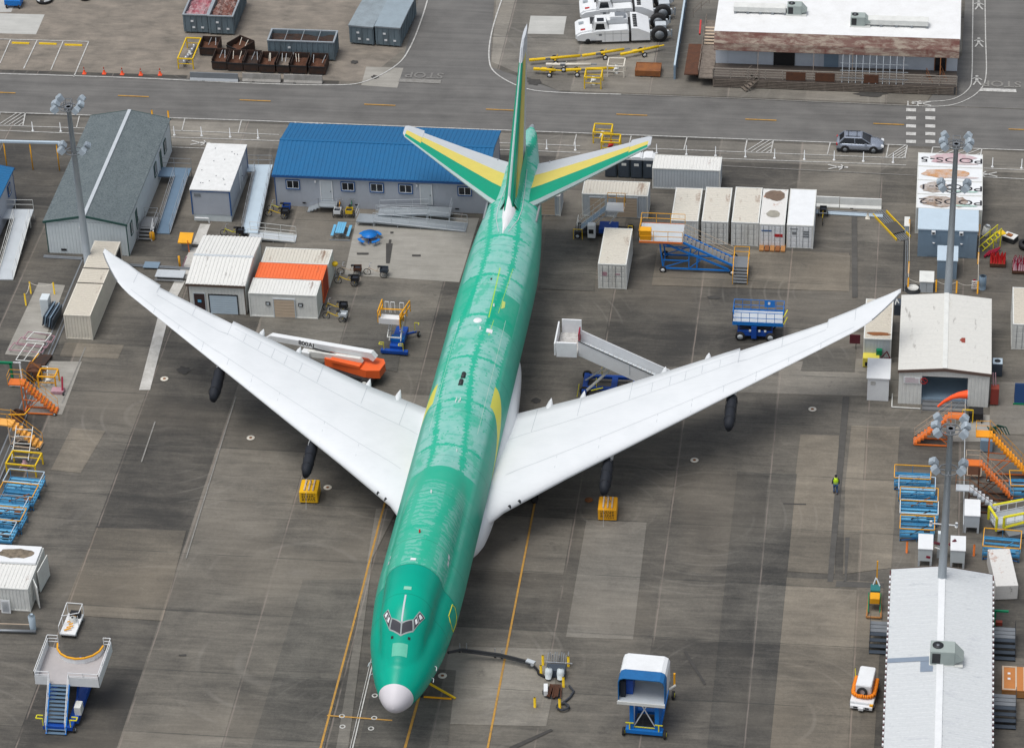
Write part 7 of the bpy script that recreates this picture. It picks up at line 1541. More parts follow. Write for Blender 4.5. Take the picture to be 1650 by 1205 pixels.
def strip(off0, off1, z0, z1, name, mat, f0=0, f1=1):
    a0_, a1_ = A.lerp(B, f0), A.lerp(B, f1); v = [a0_+pn*off0+Vector((0, 0, z0)), a1_+pn*off0+Vector((0, 0, z0)), a1_+pn*off1+Vector((0, 0, z0)), a0_+pn*off1+Vector((0, 0, z0)), a0_+pn*off0+Vector((0, 0, z1)), a1_+pn*off0+Vector((0, 0, z1)), a1_+pn*off1+Vector((0, 0, z1)), a0_+pn*off1+Vector((0, 0, z1))]
    return MB().add(v, [(0, 3, 2, 1), (4, 5, 6, 7), (0, 1, 5, 4), (2, 3, 7, 6), (1, 2, 6, 5), (3, 0, 4, 7)]).build(name, mat, t)
strip(-.75, .75, -.25, -.05, 'stair_body', 'white_paint'); strip(-.85, -.76, -.5, .95, 'side_panel', 'white_paint'); strip(.76, .85, -.3, .95, 'side_panel', 'white_paint'); strip(.86, 1.0, -.45, -.2, 'gutter', 'steel_grey')
tr_ = MB()
for k in range(22): c = A.lerp(B, (k+.5)/22); tr_.obox(c+Vector((0, 0, .0)), (.28, 1.4, .05), math.atan2(dv.y, dv.x))
tr_.build('tread', 'pale_grey', t); strip(-.9, -.86, .95, 1.02, 'top_rail', 'dark_metal'); strip(-.87, -.83, -.1, .9, 'panel_joint', 'pale_grey', .49, .5)
MB().bar(A.lerp(B, .35)+Vector((0, 0, -.3)), (.4, -.2, .6), .11).bar(A.lerp(B, .35)+Vector((-.2, .3, -.3)), (.1, 1.2, .6), .08).build('support_strut', 'offwhite', t)
MB().bbox(0, 6.5, .2, .5, .4, .65).bbox(0, 6.5, 1.9, 2.2, .4, .65).bbox(0, .4, -.4, 2.6, .35, .7).box(2.4, 2.9, .5, 1.9, .4, .65).box(4.2, 4.6, .5, 1.9, .4, .65).build('truck_frame', 'blue_paint', t)
for x in (.2, 5.5):
    for y in (0, 2.4): wheelpart(t, (x, y, .4), .4, .28, 'y')
m = MB(); m.bar((-.4, -.3, 0), (-.2, -.3, 1.3), .04).bar((1.2, .3, .6), (1.2, .3, 1.6), .04).bar((.8, -.3, .7), (1.8, -.1, .9), .05).bar((1.5, 2, .5), (1.5, 2, 1.5), .04); m.build('yellow_handle', 'lemon', t)
# ================================================================ MORE EQUIPMENT
# ---- lower-left airstair with a round nose cut-out
q = G(88, 1184); t = thing('nose_dock_stair', 'white railed dock platform with an orange-edged round cut-out and a stair on a blue chassis', 'work stand', q, 0)
Z = 2.9; o_ = G(57, 1099, Z)-q; Xa, Ya = o_.x, o_.y; Wp, Dp = 4.85, 4.0
cx_ = Xa+Wp/2+.1; R0 = 1.75; arc = [(cx_+R0*math.cos(a_), Ya+Dp-.0-R0*.95*math.sin(a_)) for a_ in [PI*k/8 for k in range(9)]]
poly = [(Xa, Ya), (Xa+Wp, Ya), (Xa+Wp, Ya+Dp+.2)]+arc+[(Xa, Ya+Dp+.2)]
MB().prism(poly, Z-.1, Z).build('deck', plain('deck_lilac', (.42, .40, .40), .6), t)
m = MB()
for a, b in zip(arc, arc[1:]): m.bar((a[0], a[1], Z+.5), (b[0], b[1], Z+.5), .085); 
m.build('orange_edge', 'amber', t); m = MB()
for a, b in zip(arc, arc[1:]): m.add([(a[0], a[1], Z), (b[0], b[1], Z), (b[0], b[1], Z+.48), (a[0], a[1], Z+.48)], [(0, 1, 2, 3)])
m.build('arc_kick_panel', 'white_paint', t); m = MB()
x0, x1, y0, y1 = Xa, Xa+Wp, Ya, Ya+Dp+.2; sx0, sx1 = -.62+.0, .85
m.rail([(sx0+.0, y0, Z), (x0, y0, Z), (x0, y1, Z), (arc[-1][0], y1, Z)], 1.1, .032, 1.4, (.45, .72)); m.build('platform_rail', 'white_paint', t); m = MB(); m.rail([(sx1, y0, Z), (x1, y0, Z), (x1, y1, Z), (arc[0][0], y1, Z)], 1.1, .032, 1.4, (.45, .72)); m.build('platform_rail', 'white_paint', t)
MB().box(x0, sx0, y0-.03, y0, Z-.12, Z+.7).box(sx1, x1, y0-.03, y0, Z-.12, Z+.7).box(x0-.03, x0, y0, y1, Z-.12, Z+.7).box(x1, x1+.03, y0, y1, Z-.12, Z+.7).build('kick_panel', 'white_paint', t)
m = MB(); n = 13
for k in range(n): m.box(sx0+.05, sx1-.05, (y0)*k/n, y0*k/n+.26, Z*(k+.6)/n-.05, Z*(k+.6)/n)
m.build('stair_tread', plain('tread_blue', (.12, .19, .27), .5), t); m = MB()
for x in (sx0, sx1): m.bar((x, 0, .1), (x, y0, Z), .07)
m.build('stair_stringer', 'bright_blue', t)
for x in (sx0, sx1): m = MB(); m.rail([(x, .05, .15), (x, y0, Z)], 1.0, .028, 1.1, (.5,)); m.build('stair_rail', 'white_paint', t)
MB().bbox(sx0-.3, sx1+.5, .3, 1.1, .25, .6).bbox(.9, 1.6, 1.1, 6.2, .3, .75).bbox(-1.4, -.8, 3.6, 6.2, .3, .75).box(-.8, .9, 5.2, 5.8, .35, .7).build('chassis', 'blue_paint', t)
MB().bar((1.2, 2.2, .7), (.9, 5.8, Z-.15), .1).bar((-1.1, 3.8, .7), (-.9, 5.8, Z-.15), .1).bar((1.2, 5.8, .7), (1.0, 3.6, Z-.15), .08).build('scissor_arm', 'blue_paint', t)
MB().bbox(1.25, 1.75, 1.5, 2.3, .75, 1.5).build('control_cabinet', 'offwhite', t)
m = MB()
for s, x in ((-1, sx0-.25), (1, sx1+.35)): m.path([(x, .35, .3), (x, .35, 1.25), (x+s*.5, .35, 1.25), (x+s*.5, .7, 1.25), (x+s*.05, .7, 1.25)], .05)
m.build('yellow_loop', 'lemon', t)
for c in ((1.75, 5.9, .3), (-1.5, 5.9, .3), (1.4, .5, .22)): wheelpart(t, c, c[2], .2)
# ---- small white cart
q = G(97, 1028); t = thing('service_cart', 'small white flat cart with a wire cage and orange hoses above the dock platform', 'cart', q, rad(-2))
MB().bbox(0, 1.25, 0, 2.5, .35, .5).build('bed', 'white_paint', t); m = MB()
for x in (0, 1.25):
    for y in (1.0, 2.5): m.bar((x, y, .5), (x, y, 1.5), .03)
m.path([(0, 0, 1.2), (0, 2.5, 1.5), (1.25, 2.5, 1.5), (1.25, 1.4, 1.5), (0, 1.0, 1.4)], .035).bar((0, 0, .5), (0, 0, 1.2), .03); m.build('cage', 'white_paint', t)
m = MB(); r_ = random.Random(3)
for k in range(7): y = .3+.3*k; m.bar((.3+.1*(k % 3), y, .6+.03*k), (.8+.08*(k % 2), y+.18, .7), .06, 5)
m.build('hose_coil', 'amber', t); MB().lathe((.65, 1.5, .5), (0, 0, 1), [(0, .28), (.35, .3), (.4, .1)], 12).build('reel', 'offwhite', t); MB().box(.3, 1.1, 1.9, 2.4, .5, .9).build('black_box', 'black', t)
for x in (.1, 1.15):
    for y in (.3, 2.2): wheelpart(t, (x, y, .18), .18, .12)
# ---- canopy lift
q = G(1008, 1184); t = thing('canopy_lift', 'cabin lift with white roof, blue curtain and white X legs on a blue base', 'work lift', q, rad(-3))
W_ = 2.75; MB().bbox(0, W_, 0, .5, .25, .6).bbox(.2, .55, .5, 4.8, .3, .6).bbox(W_-.55, W_-.2, .5, 4.8, .3, .6).box(.55, W_-.55, 2.2, 2.6, .32, .58).box(.55, W_-.55, 4.2, 4.6, .32, .58).build('chassis', 'bright_blue', t)
for x in (-.15, W_+.15):
    for y in (.1, 4.6): wheelpart(t, (x, y, .32), .32, .2, 'x', 'lemon')
Z = 3.3; o_ = G(995, 1131, Z)-q; Xa, Ya = o_.x, o_.y; We, De = 3.45, 3.1
MB().box(Xa, Xa+We, Ya, Ya+De, Z-.12, Z).build('deck', 'pale_grey', t); MB().box(Xa-.03, Xa+We+.03, Ya-.05, Ya-.002, Z-.15, Z+.12).build('deck_edge', 'offwhite', t)
m = MB(); m.bar((.55, .4, .6), (.65, Ya+.4, Z-.12), .075).bar((W_-.55, .4, .6), (W_-.45, Ya+.4, Z-.12), .075).bar((.55, .4, .6), (W_*.62, Ya+.4, Z-.12), .05).bar((W_-.55, .4, .6), (W_*.38, Ya+.4, Z-.12), .05); m.build('x_leg', 'white_paint', t)
MB().box(.3, .6, Ya+.3, Ya+2.6, .6, Z-.15).build('scissor_pack', 'bright_blue', t); MB().box(W_-.6, W_-.3, Ya+.3, Ya+2.6, .6, Z-.15).build('scissor_pack', 'bright_blue', t)
H_ = 2.1
def arch(y0, y1, r0, name, mat, th=.06):
    x0_, x1_ = Xa, Xa+We; prof = [(x0_, Z), (x0_, Z+H_-.45), (x0_+.12, Z+H_-.15), (x0_+.4, Z+H_), (x1_-.4, Z+H_), (x1_-.12, Z+H_-.15), (x1_, Z+H_-.45), (x1_, Z)]
    inn = [(x0_+th, Z), (x0_+th, Z+H_-.48), (x0_+.16, Z+H_-.2), (x0_+.42, Z+H_-th), (x1_-.42, Z+H_-th), (x1_-.16, Z+H_-.2), (x1_-th, Z+H_-.48), (x1_-th, Z)]
    m = MB(); n = 8; v = [(x, y, z) for y in (y0, y1) for x, z in prof+inn]
    f = []
    for i in range(7): f += [(i, i+1, 16+i+1, 16+i), (8+i, 24+i, 24+i+1, 8+i+1), (i, 8+i, 8+i+1, i+1), (16+i, 16+i+1, 24+i+1, 24+i)]
    m.add(v, f); return m.build(name, mat, t)
arch(Ya+1.3, Ya+De, 0, 'roof_shell', 'white_paint'); arch(Ya+.25, Ya+1.295, 0, 'blue_curtain', 'fabric_blue')
MB().box(Xa+.07, Xa+We-.07, Ya+De-.05, Ya+De, Z, Z+H_-.5).build('back_wall', 'offwhite', t); MB().box(Xa+.25, Xa+1.0, Ya+1.0, Ya+2.0, Z, Z+1.3).build('equipment_rack', 'blue_paint', t); MB().box(Xa+.12, Xa+.5, Ya+.6, Ya+1.0, Z, Z+1.5).build('jacket_hook', 'dark_cloth', t)
m = MB(); 
for x in (.3, W_-.3): m.bar((x, .05, .6), (x, .05, 1.2), .06).bar((x-.3, .05, 1.2), (x+.3, .05, 1.2), .045)
m.bar((.5, .2, .75), (W_-.5, .2, .75), .045); m.build('yellow_handle', 'lemon', t); MB().bar((Xa+We+.1, Ya+1.8, Z+.1), (Xa+We+.55, Ya+2.0, Z+.4), .08).build('side_arm', 'offwhite', t); MB().bar((Xa+We+.45, Ya+2.1, Z+.2), (Xa+We+.45, Ya+2.1, Z+1.4), .1).build('yellow_post', 'amber', t)
# ---- ground power pit
q = G(876, 1108); t = thing('pit_machinery', 'open ground pit with silver hydraulic arms and brown cables between yellow bollards', 'machinery', q, 0)
MB().lathe((.7, -.5, 0), (0, 0, 1), [(.07, .75), (.09, .7), (.1, .3)], 20).build('pit_cover', 'dark_metal', t); r_ = random.Random(9); m = MB()
for k in range(10): m.bar((.0+.17*k, 2.6, .3), (.05+.17*k, 2.9+r_.uniform(-.2, .3), .9+r_.uniform(0, .3)), .045, 5)
m.bar((-.1, 2.4, .5), (1.9, 2.4, .5), .06); m.build('manifold', 'chrome', t)
for x in (.25, 1.15): MB().lathe((x, .9, .2), (.05, .25, 1), [(0, .22), (.5, .3), (.8, .26), (.9, .1)], 12).bar((x, .9, .7), (x+.2*(1 if x > .5 else -1), 1.6, .5), .12, 6).build('hydraulic_arm', 'pale_siding', t)
MB().bbox(.05, 1.5, 1.2, 2.0, .1, .75).build('valve_block', 'plastic_dark', t); m = MB()
for k in range(9): m.bar((.5+.1*k, .2, .25), (.4+.12*k+r_.uniform(-.1, .1), -1.3, .2+r_.uniform(0, .2)), .05, 5)
m.build('cable_bundle', 'rust', t); MB().obox((.25, -.7, .45), (.3, .9, .45), .1).build('white_box', 'white_paint', t); m = MB(); pts = [(1.9, .2, .2), (2.3, -.3, .12), (2.1, -1.0, .12), (1.7, -1.6, .12)]+[(1.7+.45*math.cos(k*.7), -2.2+.45*math.sin(k*.7), .12+.02*k) for k in range(10)]; m.path(pts, .09, 6); m.build('hose', 'hose', t)
# ---- power hose boom to the nose
q = G(862, 1068); t = thing('power_boom', 'black jointed power cable boom on silver castors from the nose to the pit', 'cable boom', q, 0); mm = MB()
pts = [G(722, 1051, 1.6)-q, G(745, 1046, 1.2)-q, G(760, 1048, .8)-q, G(805, 1054, .6)-q, G(830, 1060, .5)-q, G(855, 1067, .5)-q]
mm.path(pts, .11, 6); mm.path([p_+Vector((.0, -.25, 0)) for p_ in pts[1:]], .07, 5); mm.build('boom_tube', 'dark_metal', t); MB().path([pts[-1], pts[-1]+Vector((.6, -.5, -.3)), G(868, 1085, .15)-q, G(878, 1090, .15)-q], .1, 6).build('flex_hose', 'black', t)
for u, v in ((741, 1050), (752, 1050), (798, 1058), (809, 1060)):
    c = G(u, v)-q; wheelpart(t, (c.x, c.y, .16), .16, .16, 'x', 'white_paint', 'castor'); MB().bar((c.x, c.y, .16), (c.x, c.y+.1, .75), .05).build('castor_leg', 'chrome', t)
MB().obox(pts[-1], (.7, .35, .3), -.4).build('junction_box', 'pale_grey', t)
# ---- pylon ballast weights
for i, (u, v, lab) in enumerate([(483, 811, 'yellow ballast block with black writing below the left inboard pylon'), (963.5, 839, 'amber ballast block with black writing below the right inboard pylon')]):
    t = thing('ballast_weight', lab, 'ballast block', G(u, v), rad(2), 'yellow ballast blocks under the inboard pylons'); MB().bbox(0, 1.5, 0, 1.75, .12, 1.15, .05).build('block', 'amber' if i else plain('block_yellow', (.80, .45, .01), .45), t)
    MB().box(.1, .4, 0, 1.7, 0, .12).box(1.1, 1.4, 0, 1.7, 0, .12).build('skid', 'dark_metal', t)
    for x in (.35, .7, 1.05): MB().box(x, x+.12, .2, 1.6, 1.152, 1.26).build('lifting_bar', 'tan_door', t)
    MB().path([(.5, .9, 1.25), (.78, .9, 1.9), (1.0, .9, 1.25)], .03).build('shackle', 'steel_grey', t); m = MB(); r_ = random.Random(i)
    for k in range(5):
        x = .2
        while x < 1.2: w_ = r_.uniform(.06, .2); m.box(x, min(x+w_, 1.3), -.012, -.002, .92-.15*k, .99-.15*k); x += w_+.06
    m.build('stencilled_text', 'black', t)
# ---- ground tug with orange hose
q = G(1369, 1141); t = thing('air_start_cart', 'small white and orange service vehicle with a spare tyre beside the long ribbed roof', 'service vehicle', q, rad(-7))
W_ = 1.75; MB().bbox(0, W_, 0, 2.9, .35, .75, .06).build('chassis', 'white_paint', t); MB().bbox(.28, W_-.28, .75, 3.0, .75, 1.75, .08).build('cargo_box', 'white_paint', t)
m = MB(); path = [(.1, 2.5, 1.0), (.08, 1.6, .98), (.1, .75, .95), (.4, .48, .95), (W_/2, .42, .95), (W_-.4, .48, .95), (W_-.1, .75, .95), (W_-.08, 1.6, .98), (W_-.1, 2.5, 1.05)]
for k, (a, b) in enumerate(zip(path, path[1:])):
    a, b = Vector(a), Vector(b); nseg = max(2, int((b-a).length/.14))
    for j in range(nseg): m.bar(a.lerp(b, j/nseg), a.lerp(b, (j+.8)/nseg), .17, 8, .15)
m.build('air_hose', 'orange' if False else plain('hose_orange', (.85, .24, .01), .5), t); MB().lathe((W_/2-.08, .68, 1.15), (0, -1, .5), [(0, .2), (0, .38), (.14, .40), (.16, .3), (.16, .2)], 18, False).build('spare_tyre', 'tyre', t)
MB().bbox(.05, W_-.05, -.25, 0, .3, .55).box(W_/2-.18, W_/2+.18, -.42, -.25, .3, .5).build('bumper', 'white_paint', t)
for x in (.3, 1.15): MB().box(x, x+.3, -.27, -.255, .36, .5).build('lamp', 'dark_metal', t)
MB().obox((W_-.15, -.05, .6), (.25, .2, .2)).build('corner_lamp', 'amber', t); MB().bar((.03, 2.4, 1.1), (-.05, 2.6, 1.7), .035).build('flag_post', 'lemon', t)
for x in (.08, W_-.08):
    for y in (.35, 2.5): wheelpart(t, (x, y, .3), .3, .22)
# ---- nose tow frame
q = G(700, 1113); t = thing('nose_jack_frame', 'yellow V-shaped frame lying beside the nose wheel', 'ground frame', q, 0); e1 = G(734, 1127)-q; e2 = G(683, 1124)-q
MB().bar((-.6, .4, .5), (e1.x, e1.y, .15), .09).build('arm', 'yellow', t); MB().bar((e2.x, e2.y, .12), (e1.x-.3, e1.y-.05, .12), .07).build('arm', 'amber', t); wheelpart(t, (e2.x-.2, e2.y+.2, .25), .25, .2, 'x', 'dark_metal')
# ---- work platform racks (blue decks with orange rails)
def rack(label, u, v, w_, d_, h_, rz, seed, group):
    t = thing('work_platform', label, 'work platform', G(u, v), rz, group); r_ = random.Random(seed); z1 = h_*.45
    MB().box(0, w_, 0, .08, z1-.16, z1).box(0, w_, d_-.08, d_, z1-.16, z1).box(0, .08, .08, d_-.08, z1-.16, z1-.001).box(w_-.08, w_, .08, d_-.08, z1-.16, z1-.001).build('side_beam', 'sky_blue', t)
    m = MB()
    for k in range(4): y = .18+k*(d_-.36)/3.2; m.box(.09, w_-.09, y, y+.22, z1-.13, z1-.06)
    m.build('deck_plank', 'light_blue' if seed % 2 else 'sky_blue', t); m = MB()
    for x in (.04, w_*.5, w_-.04):
        for y in (.04, d_-.04): m.bar((x, y, 0), (x, y, h_), .03)
    m.build('post', 'sky_blue', t); MB().path([(0, 0, h_), (w_, 0, h_), (w_, d_, h_), (0, d_, h_)], .045, 4, True).build('top_rail', ['amber', 'pale_blue_grey', 'amber', 'offwhite'][seed % 4], t); MB().path([(0, 0, h_*.72), (w_, 0, h_*.72), (w_, d_, h_*.72)], .035).build('mid_rail', 'light_blue', t)
    MB().bar((w_*.3, .1, z1+.05), (w_*.8, d_*.6, z1+.3), .05).box(w_*.7, w_*.88, .3, .6, z1, z1+.15).build('loose_part', ['black', 'sky_blue', 'rust_orange'][seed % 3], t)
    m = MB(); m.bar((0, .04, .1), (w_, .04, z1), .03).bar((w_, .04, .1), (0, .04, z1), .03); m.build('brace', 'bright_blue', t)
    for x in (.1, w_-.1): MB().wheel((x, .1, .1), .1, .1, 'x', 10).build('castor', 'dark_metal', t)
gR, gL = 'blue work platforms stacked in line on the right', 'blue work platforms stacked in line at the left edge'
LR = ['farthest', 'second farthest', 'third from the far end', 'fourth from the far end', 'nearest']
for k, (u, v, w_, s) in enumerate([(1440, 790, 2.9, 4), (1447, 808, 2.9, 1), (1449, 826, 3.0, 2), (1449, 847, 3.0, 3), (1449, 872, 2.7, 6)]): rack('blue railed work platform in the right-hand line beside the mast, '+LR[k], u, v, w_, 1.75, 1.3, 0, s, gR)
for k, (u, v, s) in enumerate([(8, 797, 1), (-2, 818, 2), (-18, 838, 5), (-22, 856, 6), (-38, 878, 9)]): rack('blue railed work platform in the left-edge line, '+LR[k], u, v, 3.0, 1.7, 1.4, rad(-4), s, gL)
rack('blue work platform with orange rail behind the rusty white box', 1582, 902, 2.9, 2.3, 1.4, rad(-3), 4, gR+' edge'); rack('blue work platform cut by the right edge above the yellow basket', 1627, 806, 3.0, 2.0, 1.5, rad(3), 6, gR+' edge')
# ---- orange stair stands
def stairstand(label, u, v, rz, L_, Z, w_, mat='orange', rail_='amber', base='orange', group='orange access stairs', side=1):
    t = thing('access_stair', label, 'access stair', G(u, v), rz, group); n = max(6, int(Z/.26))
    m = MB()
    for k in range(n): x = L_*(1-(k+1)/n); z = Z*(k+1)/n; m.box(x, x+L_/n*1.02, 0, w_, z-.20, z)
    m.build('stair_tread', mat, t)
    for y in (-.03, w_+.03): m = MB(); m.rail([(L_, y, .1), (0, y, Z)], 1.0, .02, 1.4); m.build('handrail', rail_, t)
    m = MB()
    for y in (0, w_): m.bar((0, y, 0), (0, y, Z-.2), .06).bar((0, y, .12), (L_, y, .12), .07).bar((0, y, Z*.5), (L_*.5, y, Z*.5-.1), .04).bar((0, y, .12), (L_*.5, y, Z*.5), .04)
    m.bar((0, 0, .12), (0, w_, .12), .07).bar((L_, 0, .12), (L_, w_, .12), .07); m.build('base_frame', base, t)
    MB().box(-1.1, 0, 0, w_, Z-.1, Z).build('platform', mat, t); m = MB(); m.rail([(0, w_, Z), (-1.1, w_, Z), (-1.1, 0, Z)], .9, .02, .9); m.build('platform_rail', rail_, t)
    for x in (.1, L_-.1): wheelpart(t, (x, -.05, .15), .15, .1, 'y')
stairstand('bright orange stair on a rectangular base at the left beside the green rail', 40, 667, 0, 2.7, 3.0, .9)
stairstand('pale orange stair frame at the left edge below the bright orange one', 18, 720, rad(-6), 2.5, 2.2, .9, plain('pale_orange', (.85, .42, .10), .5), 'amber', 'tan_door')
stairstand('orange stair rising right behind the near mast head below the beige workshop', 1530, 710, PI, 2.9, 2.9, .9, 'orange', 'tan_door')
stairstand('tall amber stair at the right edge leaning down towards the picture border', 1590, 775, 0, 3.7, 4.4, .9, plain('amber_orange', (.85, .32, .015), .45), 'amber', 'orange')
stairstand('orange stair in the middle of the right-edge stair cluster', 1575, 805, 0, 2.8, 3.4, .8, 'orange', 'tan_door', 'rust')
stairstand('grey scaffold stair lowest in the right-edge stair cluster', 1560, 826, 0, 2.5, 2.2, .8, 'pale_grey', 'rust_orange', 'rust')
# dark machines at the far end of that cluster
t = thing('green_reel_rack', 'dark green tangle of hoses at the top of the right stair cluster', 'hose rack', G(1583, 722)); m = MB(); r_ = random.Random(5)
for k in range(7): m.path([(.1*k, 0, .3), (.1*k+.5, .3, 1.6+.1*k), (.3+.25*k, .6, 1.8), (.8+.22*k, .4, 1.2)], .05, 5)
m.build('hose', plain('dk_green', (.01, .07, .05), .5), t); MB().bbox(-.2, .8, -.6, .3, .1, 1.2).build('cabinet', 'blue_grey', t)
t = thing('rust_panel', 'brown square panel leaning left of the right stair cluster', 'panel', G(1558, 770)); MB().obox((.55, 0, .9), (1.0, .08, .9), 0, -.6).build('sheet', 'rust', t); MB().path([(.0, -.3, .5), (1.1, -.3, .5), (1.1, .35, 1.3), (0, .35, 1.3)], .04, 4, True).build('edge_frame', 'tan_door', t)
t = thing('power_cart', 'yellow-framed black cart on the pale concrete beside the near mast', 'cart', G(1560, 680)); MB().bbox(0, 1.2, 0, 1.0, .3, .9).build('body', 'black', t); MB().path([(-.5, -.1, 0), (-.5, -.1, 1.3), (.35, -.1, 1.3), (.35, -.1, 0)], .06).build('yellow_frame', 'yellow', t); wheelpart(t, (.1, 0, .2), .2, .12); wheelpart(t, (1.1, 0, .2), .2, .12)
a, b = G(1598, 655), G(1597, 860); t = thing('guard_rail', 'long low pipe rail running between the light mast and the stair cluster', 'rail', b-Vector((2.2, 0, 0)), PI/2); L_ = (a-b).length
m = MB(); m.rail([(0, 0, 0), (L_, 0, 0)], .8, .03, 2.2, (.5,)); m.build('rail', 'pale_grey', t)
# ---- yellow/white basket
q = G(1606, 862); t = thing('lift_basket', 'white lift basket with thick bright yellow padded rails at the right edge', 'lift basket', q, rad(22)); MB().box(0, 2.9, 0, 1.5, .4, .55).build('floor', 'pale_grey', t); MB().box(0, 2.9, -.03, 0, .4, 1.0).box(0, 2.9, 1.5, 1.53, .4, 1.0).build('side_panel', 'white_paint', t); m = MB(); m.rail([(0, 0, .5), (2.9, 0, .5), (2.9, 1.5, .5), (0, 1.5, .5)], 1.2, .03, .8, (.5,), True); m.build('rail', 'white_paint', t)
m = MB(); m.path([(-.1, -.05, .5), (-.1, -.05, 1.75), (-.1, 1.55, 1.75), (-.1, 1.55, .5)], .11, 6); m.path([(.5, -.1, .7), (.5, -.1, 1.75), (2.9, -.1, 1.75), (2.9, -.1, .9), (.5, -.1, .7)], .11, 6); m.bar((.2, 1.6, 1.75), (2.8, 1.6, 1.75), .1, 6); m.build('padded_rail', 'lemon', t); MB().bbox(.6, 2.3, -1.0, .0, .1, .5).build('undercarriage', 'steel_grey', t)
# ---- bottle crates, yellow steps
def crate(label, u, v, w_, d_, h_, mat, seed):
    t = thing('bottle_crate', label, 'crate', G(u, v), 0, 'crates of red bottles at the right edge'); MB().box(0, w_, 0, d_, .1, .15).build('pallet', 'wood', t); MB().box(0, w_, -.03, 0, .1, h_*.4).box(0, w_, d_, d_+.03, .1, h_*.4).box(-.03, 0, 0, d_, .1, h_*.4).box(w_, w_+.03, 0, d_, .1, h_*.4).build('side_board', 'rust', t)
    r_ = random.Random(seed); n, k_ = int(w_/.22), int(d_/.24)
    for j in range(k_):
        m = MB()
        for i in range(n): x, y = .12+i*.22, .12+j*.24; m.lathe((x, y, .15), (r_.uniform(-.1, .1), r_.uniform(-.1, .1), 1), [(0, .09), (h_*.75, .09), (h_*.9, .04), (h_, .04)], 7)
        m.build('bottle_row', 'red' if mat == 0 else ('crimson' if j % 2 else 'pink_paint'), t)
crate('crate of dark crimson bottles next to the yellow steps', 1595, 431, 1.35, 1.1, 1.0, 0, 1); crate('crate of red and pink bottles cut by the right edge', 1631, 442, 1.6, 1.6, 1.0, 1, 2)
t = thing('fallen_bottles', 'heap of crimson bottles lying against the yellow steps', 'bottles', G(1584, 417)); 
for k in range(4): MB().lathe((.1+.28*k, .1+.2*k, .15), (.6, .8, .25), [(0, .11), (.8, .11), (.95, .04)], 8).build('bottle', 'crimson', t)
t = thing('yellow_steps', 'bright yellow tubular steps right of the electrical building', 'steps', G(1583, 405), rad(30)); m = MB()
for y in (0, .7): m.bar((0, y, 0), (1.8, y, 1.2), .05).bar((1.8, y, 0), (1.8, y, 1.9), .05).bar((1.1, y, 0), (1.1, y, 1.6), .05).bar((0, y, .8), (1.9, y, 1.9), .04)
for k in range(4): m.bar((.3+.4*k, 0, .2+.27*k), (.3+.4*k, .7, .2+.27*k), .05)
m.build('tube_frame', 'lemon', t); MB().box(1.75, 2.4, 0, .7, 1.15, 1.2).build('platform', 'yellow', t)
t = thing('open_crate', 'open dark box with a white lid and brown filling near the yellow steps', 'crate', G(1614, 388), rad(-30)); MB().bbox(0, 1.2, 0, .9, 0, .5).build('body', 'dark_metal', t); MB().box(.02, 1.18, .02, .88, .5, .56).build('lid', 'offwhite', t); MB().box(.3, .8, .2, .6, .56, .66).build('filling', 'rust_orange', t)
t = thing('white_barrel', 'tilted off-white barrel beside the electrical building corner', 'barrel', G(1581, 383)); MB().lathe((.3, .3, .1), (.25, .1, 1), [(0, .3), (.1, .34), (.85, .34), (.95, .28)], 14).build('drum', 'offwhite', t); MB().lathe((.54, .4, 1.06), (.25, .1, 1), [(0, .2), (.03, .2)], 12).build('lid', 'pale_grey', t)
t = thing('coiled_black_hose', 'black coil at the right edge above the red bottle crate', 'coil', G(1648, 399)); MB().lathe((.3, 0, 0), (0, 0, 1), [(0, .45), (.2, .7), (.5, .7), (.55, .4)], 18, False).build('coil', 'black', t)
t = thing('dark_barrel', 'dark green-grey barrel at the foot of the right amber rail', 'barrel', G(1577, 468)); MB().lathe((.3, .3, 0), (0, 0, 1), [(0, .3), (.5, .33), (1.3, .33), (1.35, .25)], 14).build('drum', 'blue_grey', t)
t = thing('striped_box', 'small box with red and white stripes hanging at the right rail', 'sign', G(1565, 470)); 
for k in range(4): MB().box(0, .5, 0, .1, .3+.22*k, .42+.22*k).build('stripe', 'white_paint' if k % 2 == 0 else 'offwhite', t)
MB().box(.1, .35, .1, .14, .2, 1.2).build('back_plate', 'crimson', t)
# ---- wood crate
S = solve((1614, 1124), (1655, 1125), 1114, (1609, 1077)); t = thing('wooden_crate', 'orange-brown wooden crate with battens on its lid at the lower right edge', 'crate', S[0], 0)
MB().box(0, 2.3, 0, 2.7, .1, .75).build('body', 'wood', t); MB().box(-.02, 2.32, -.02, 2.72, .75, .8).build('lid', plain('ply_orange', (.50, .20, .06), .7, 0, .3), t); m = MB()
for x in (0, .95, 1.55, 2.2): m.box(x, x+.12, 0, 2.7, .802, .85)
for y in (0, 2.58): m.box(.13, .94, y, y+.12, .802, .848)
m.build('batten', 'tan_door', t); MB().box(.4, .6, 1.2, 1.4, .802, .82).box(.4, .6, 1.8, 2.0, .802, .82).build('paper_label', 'white_paint', t)
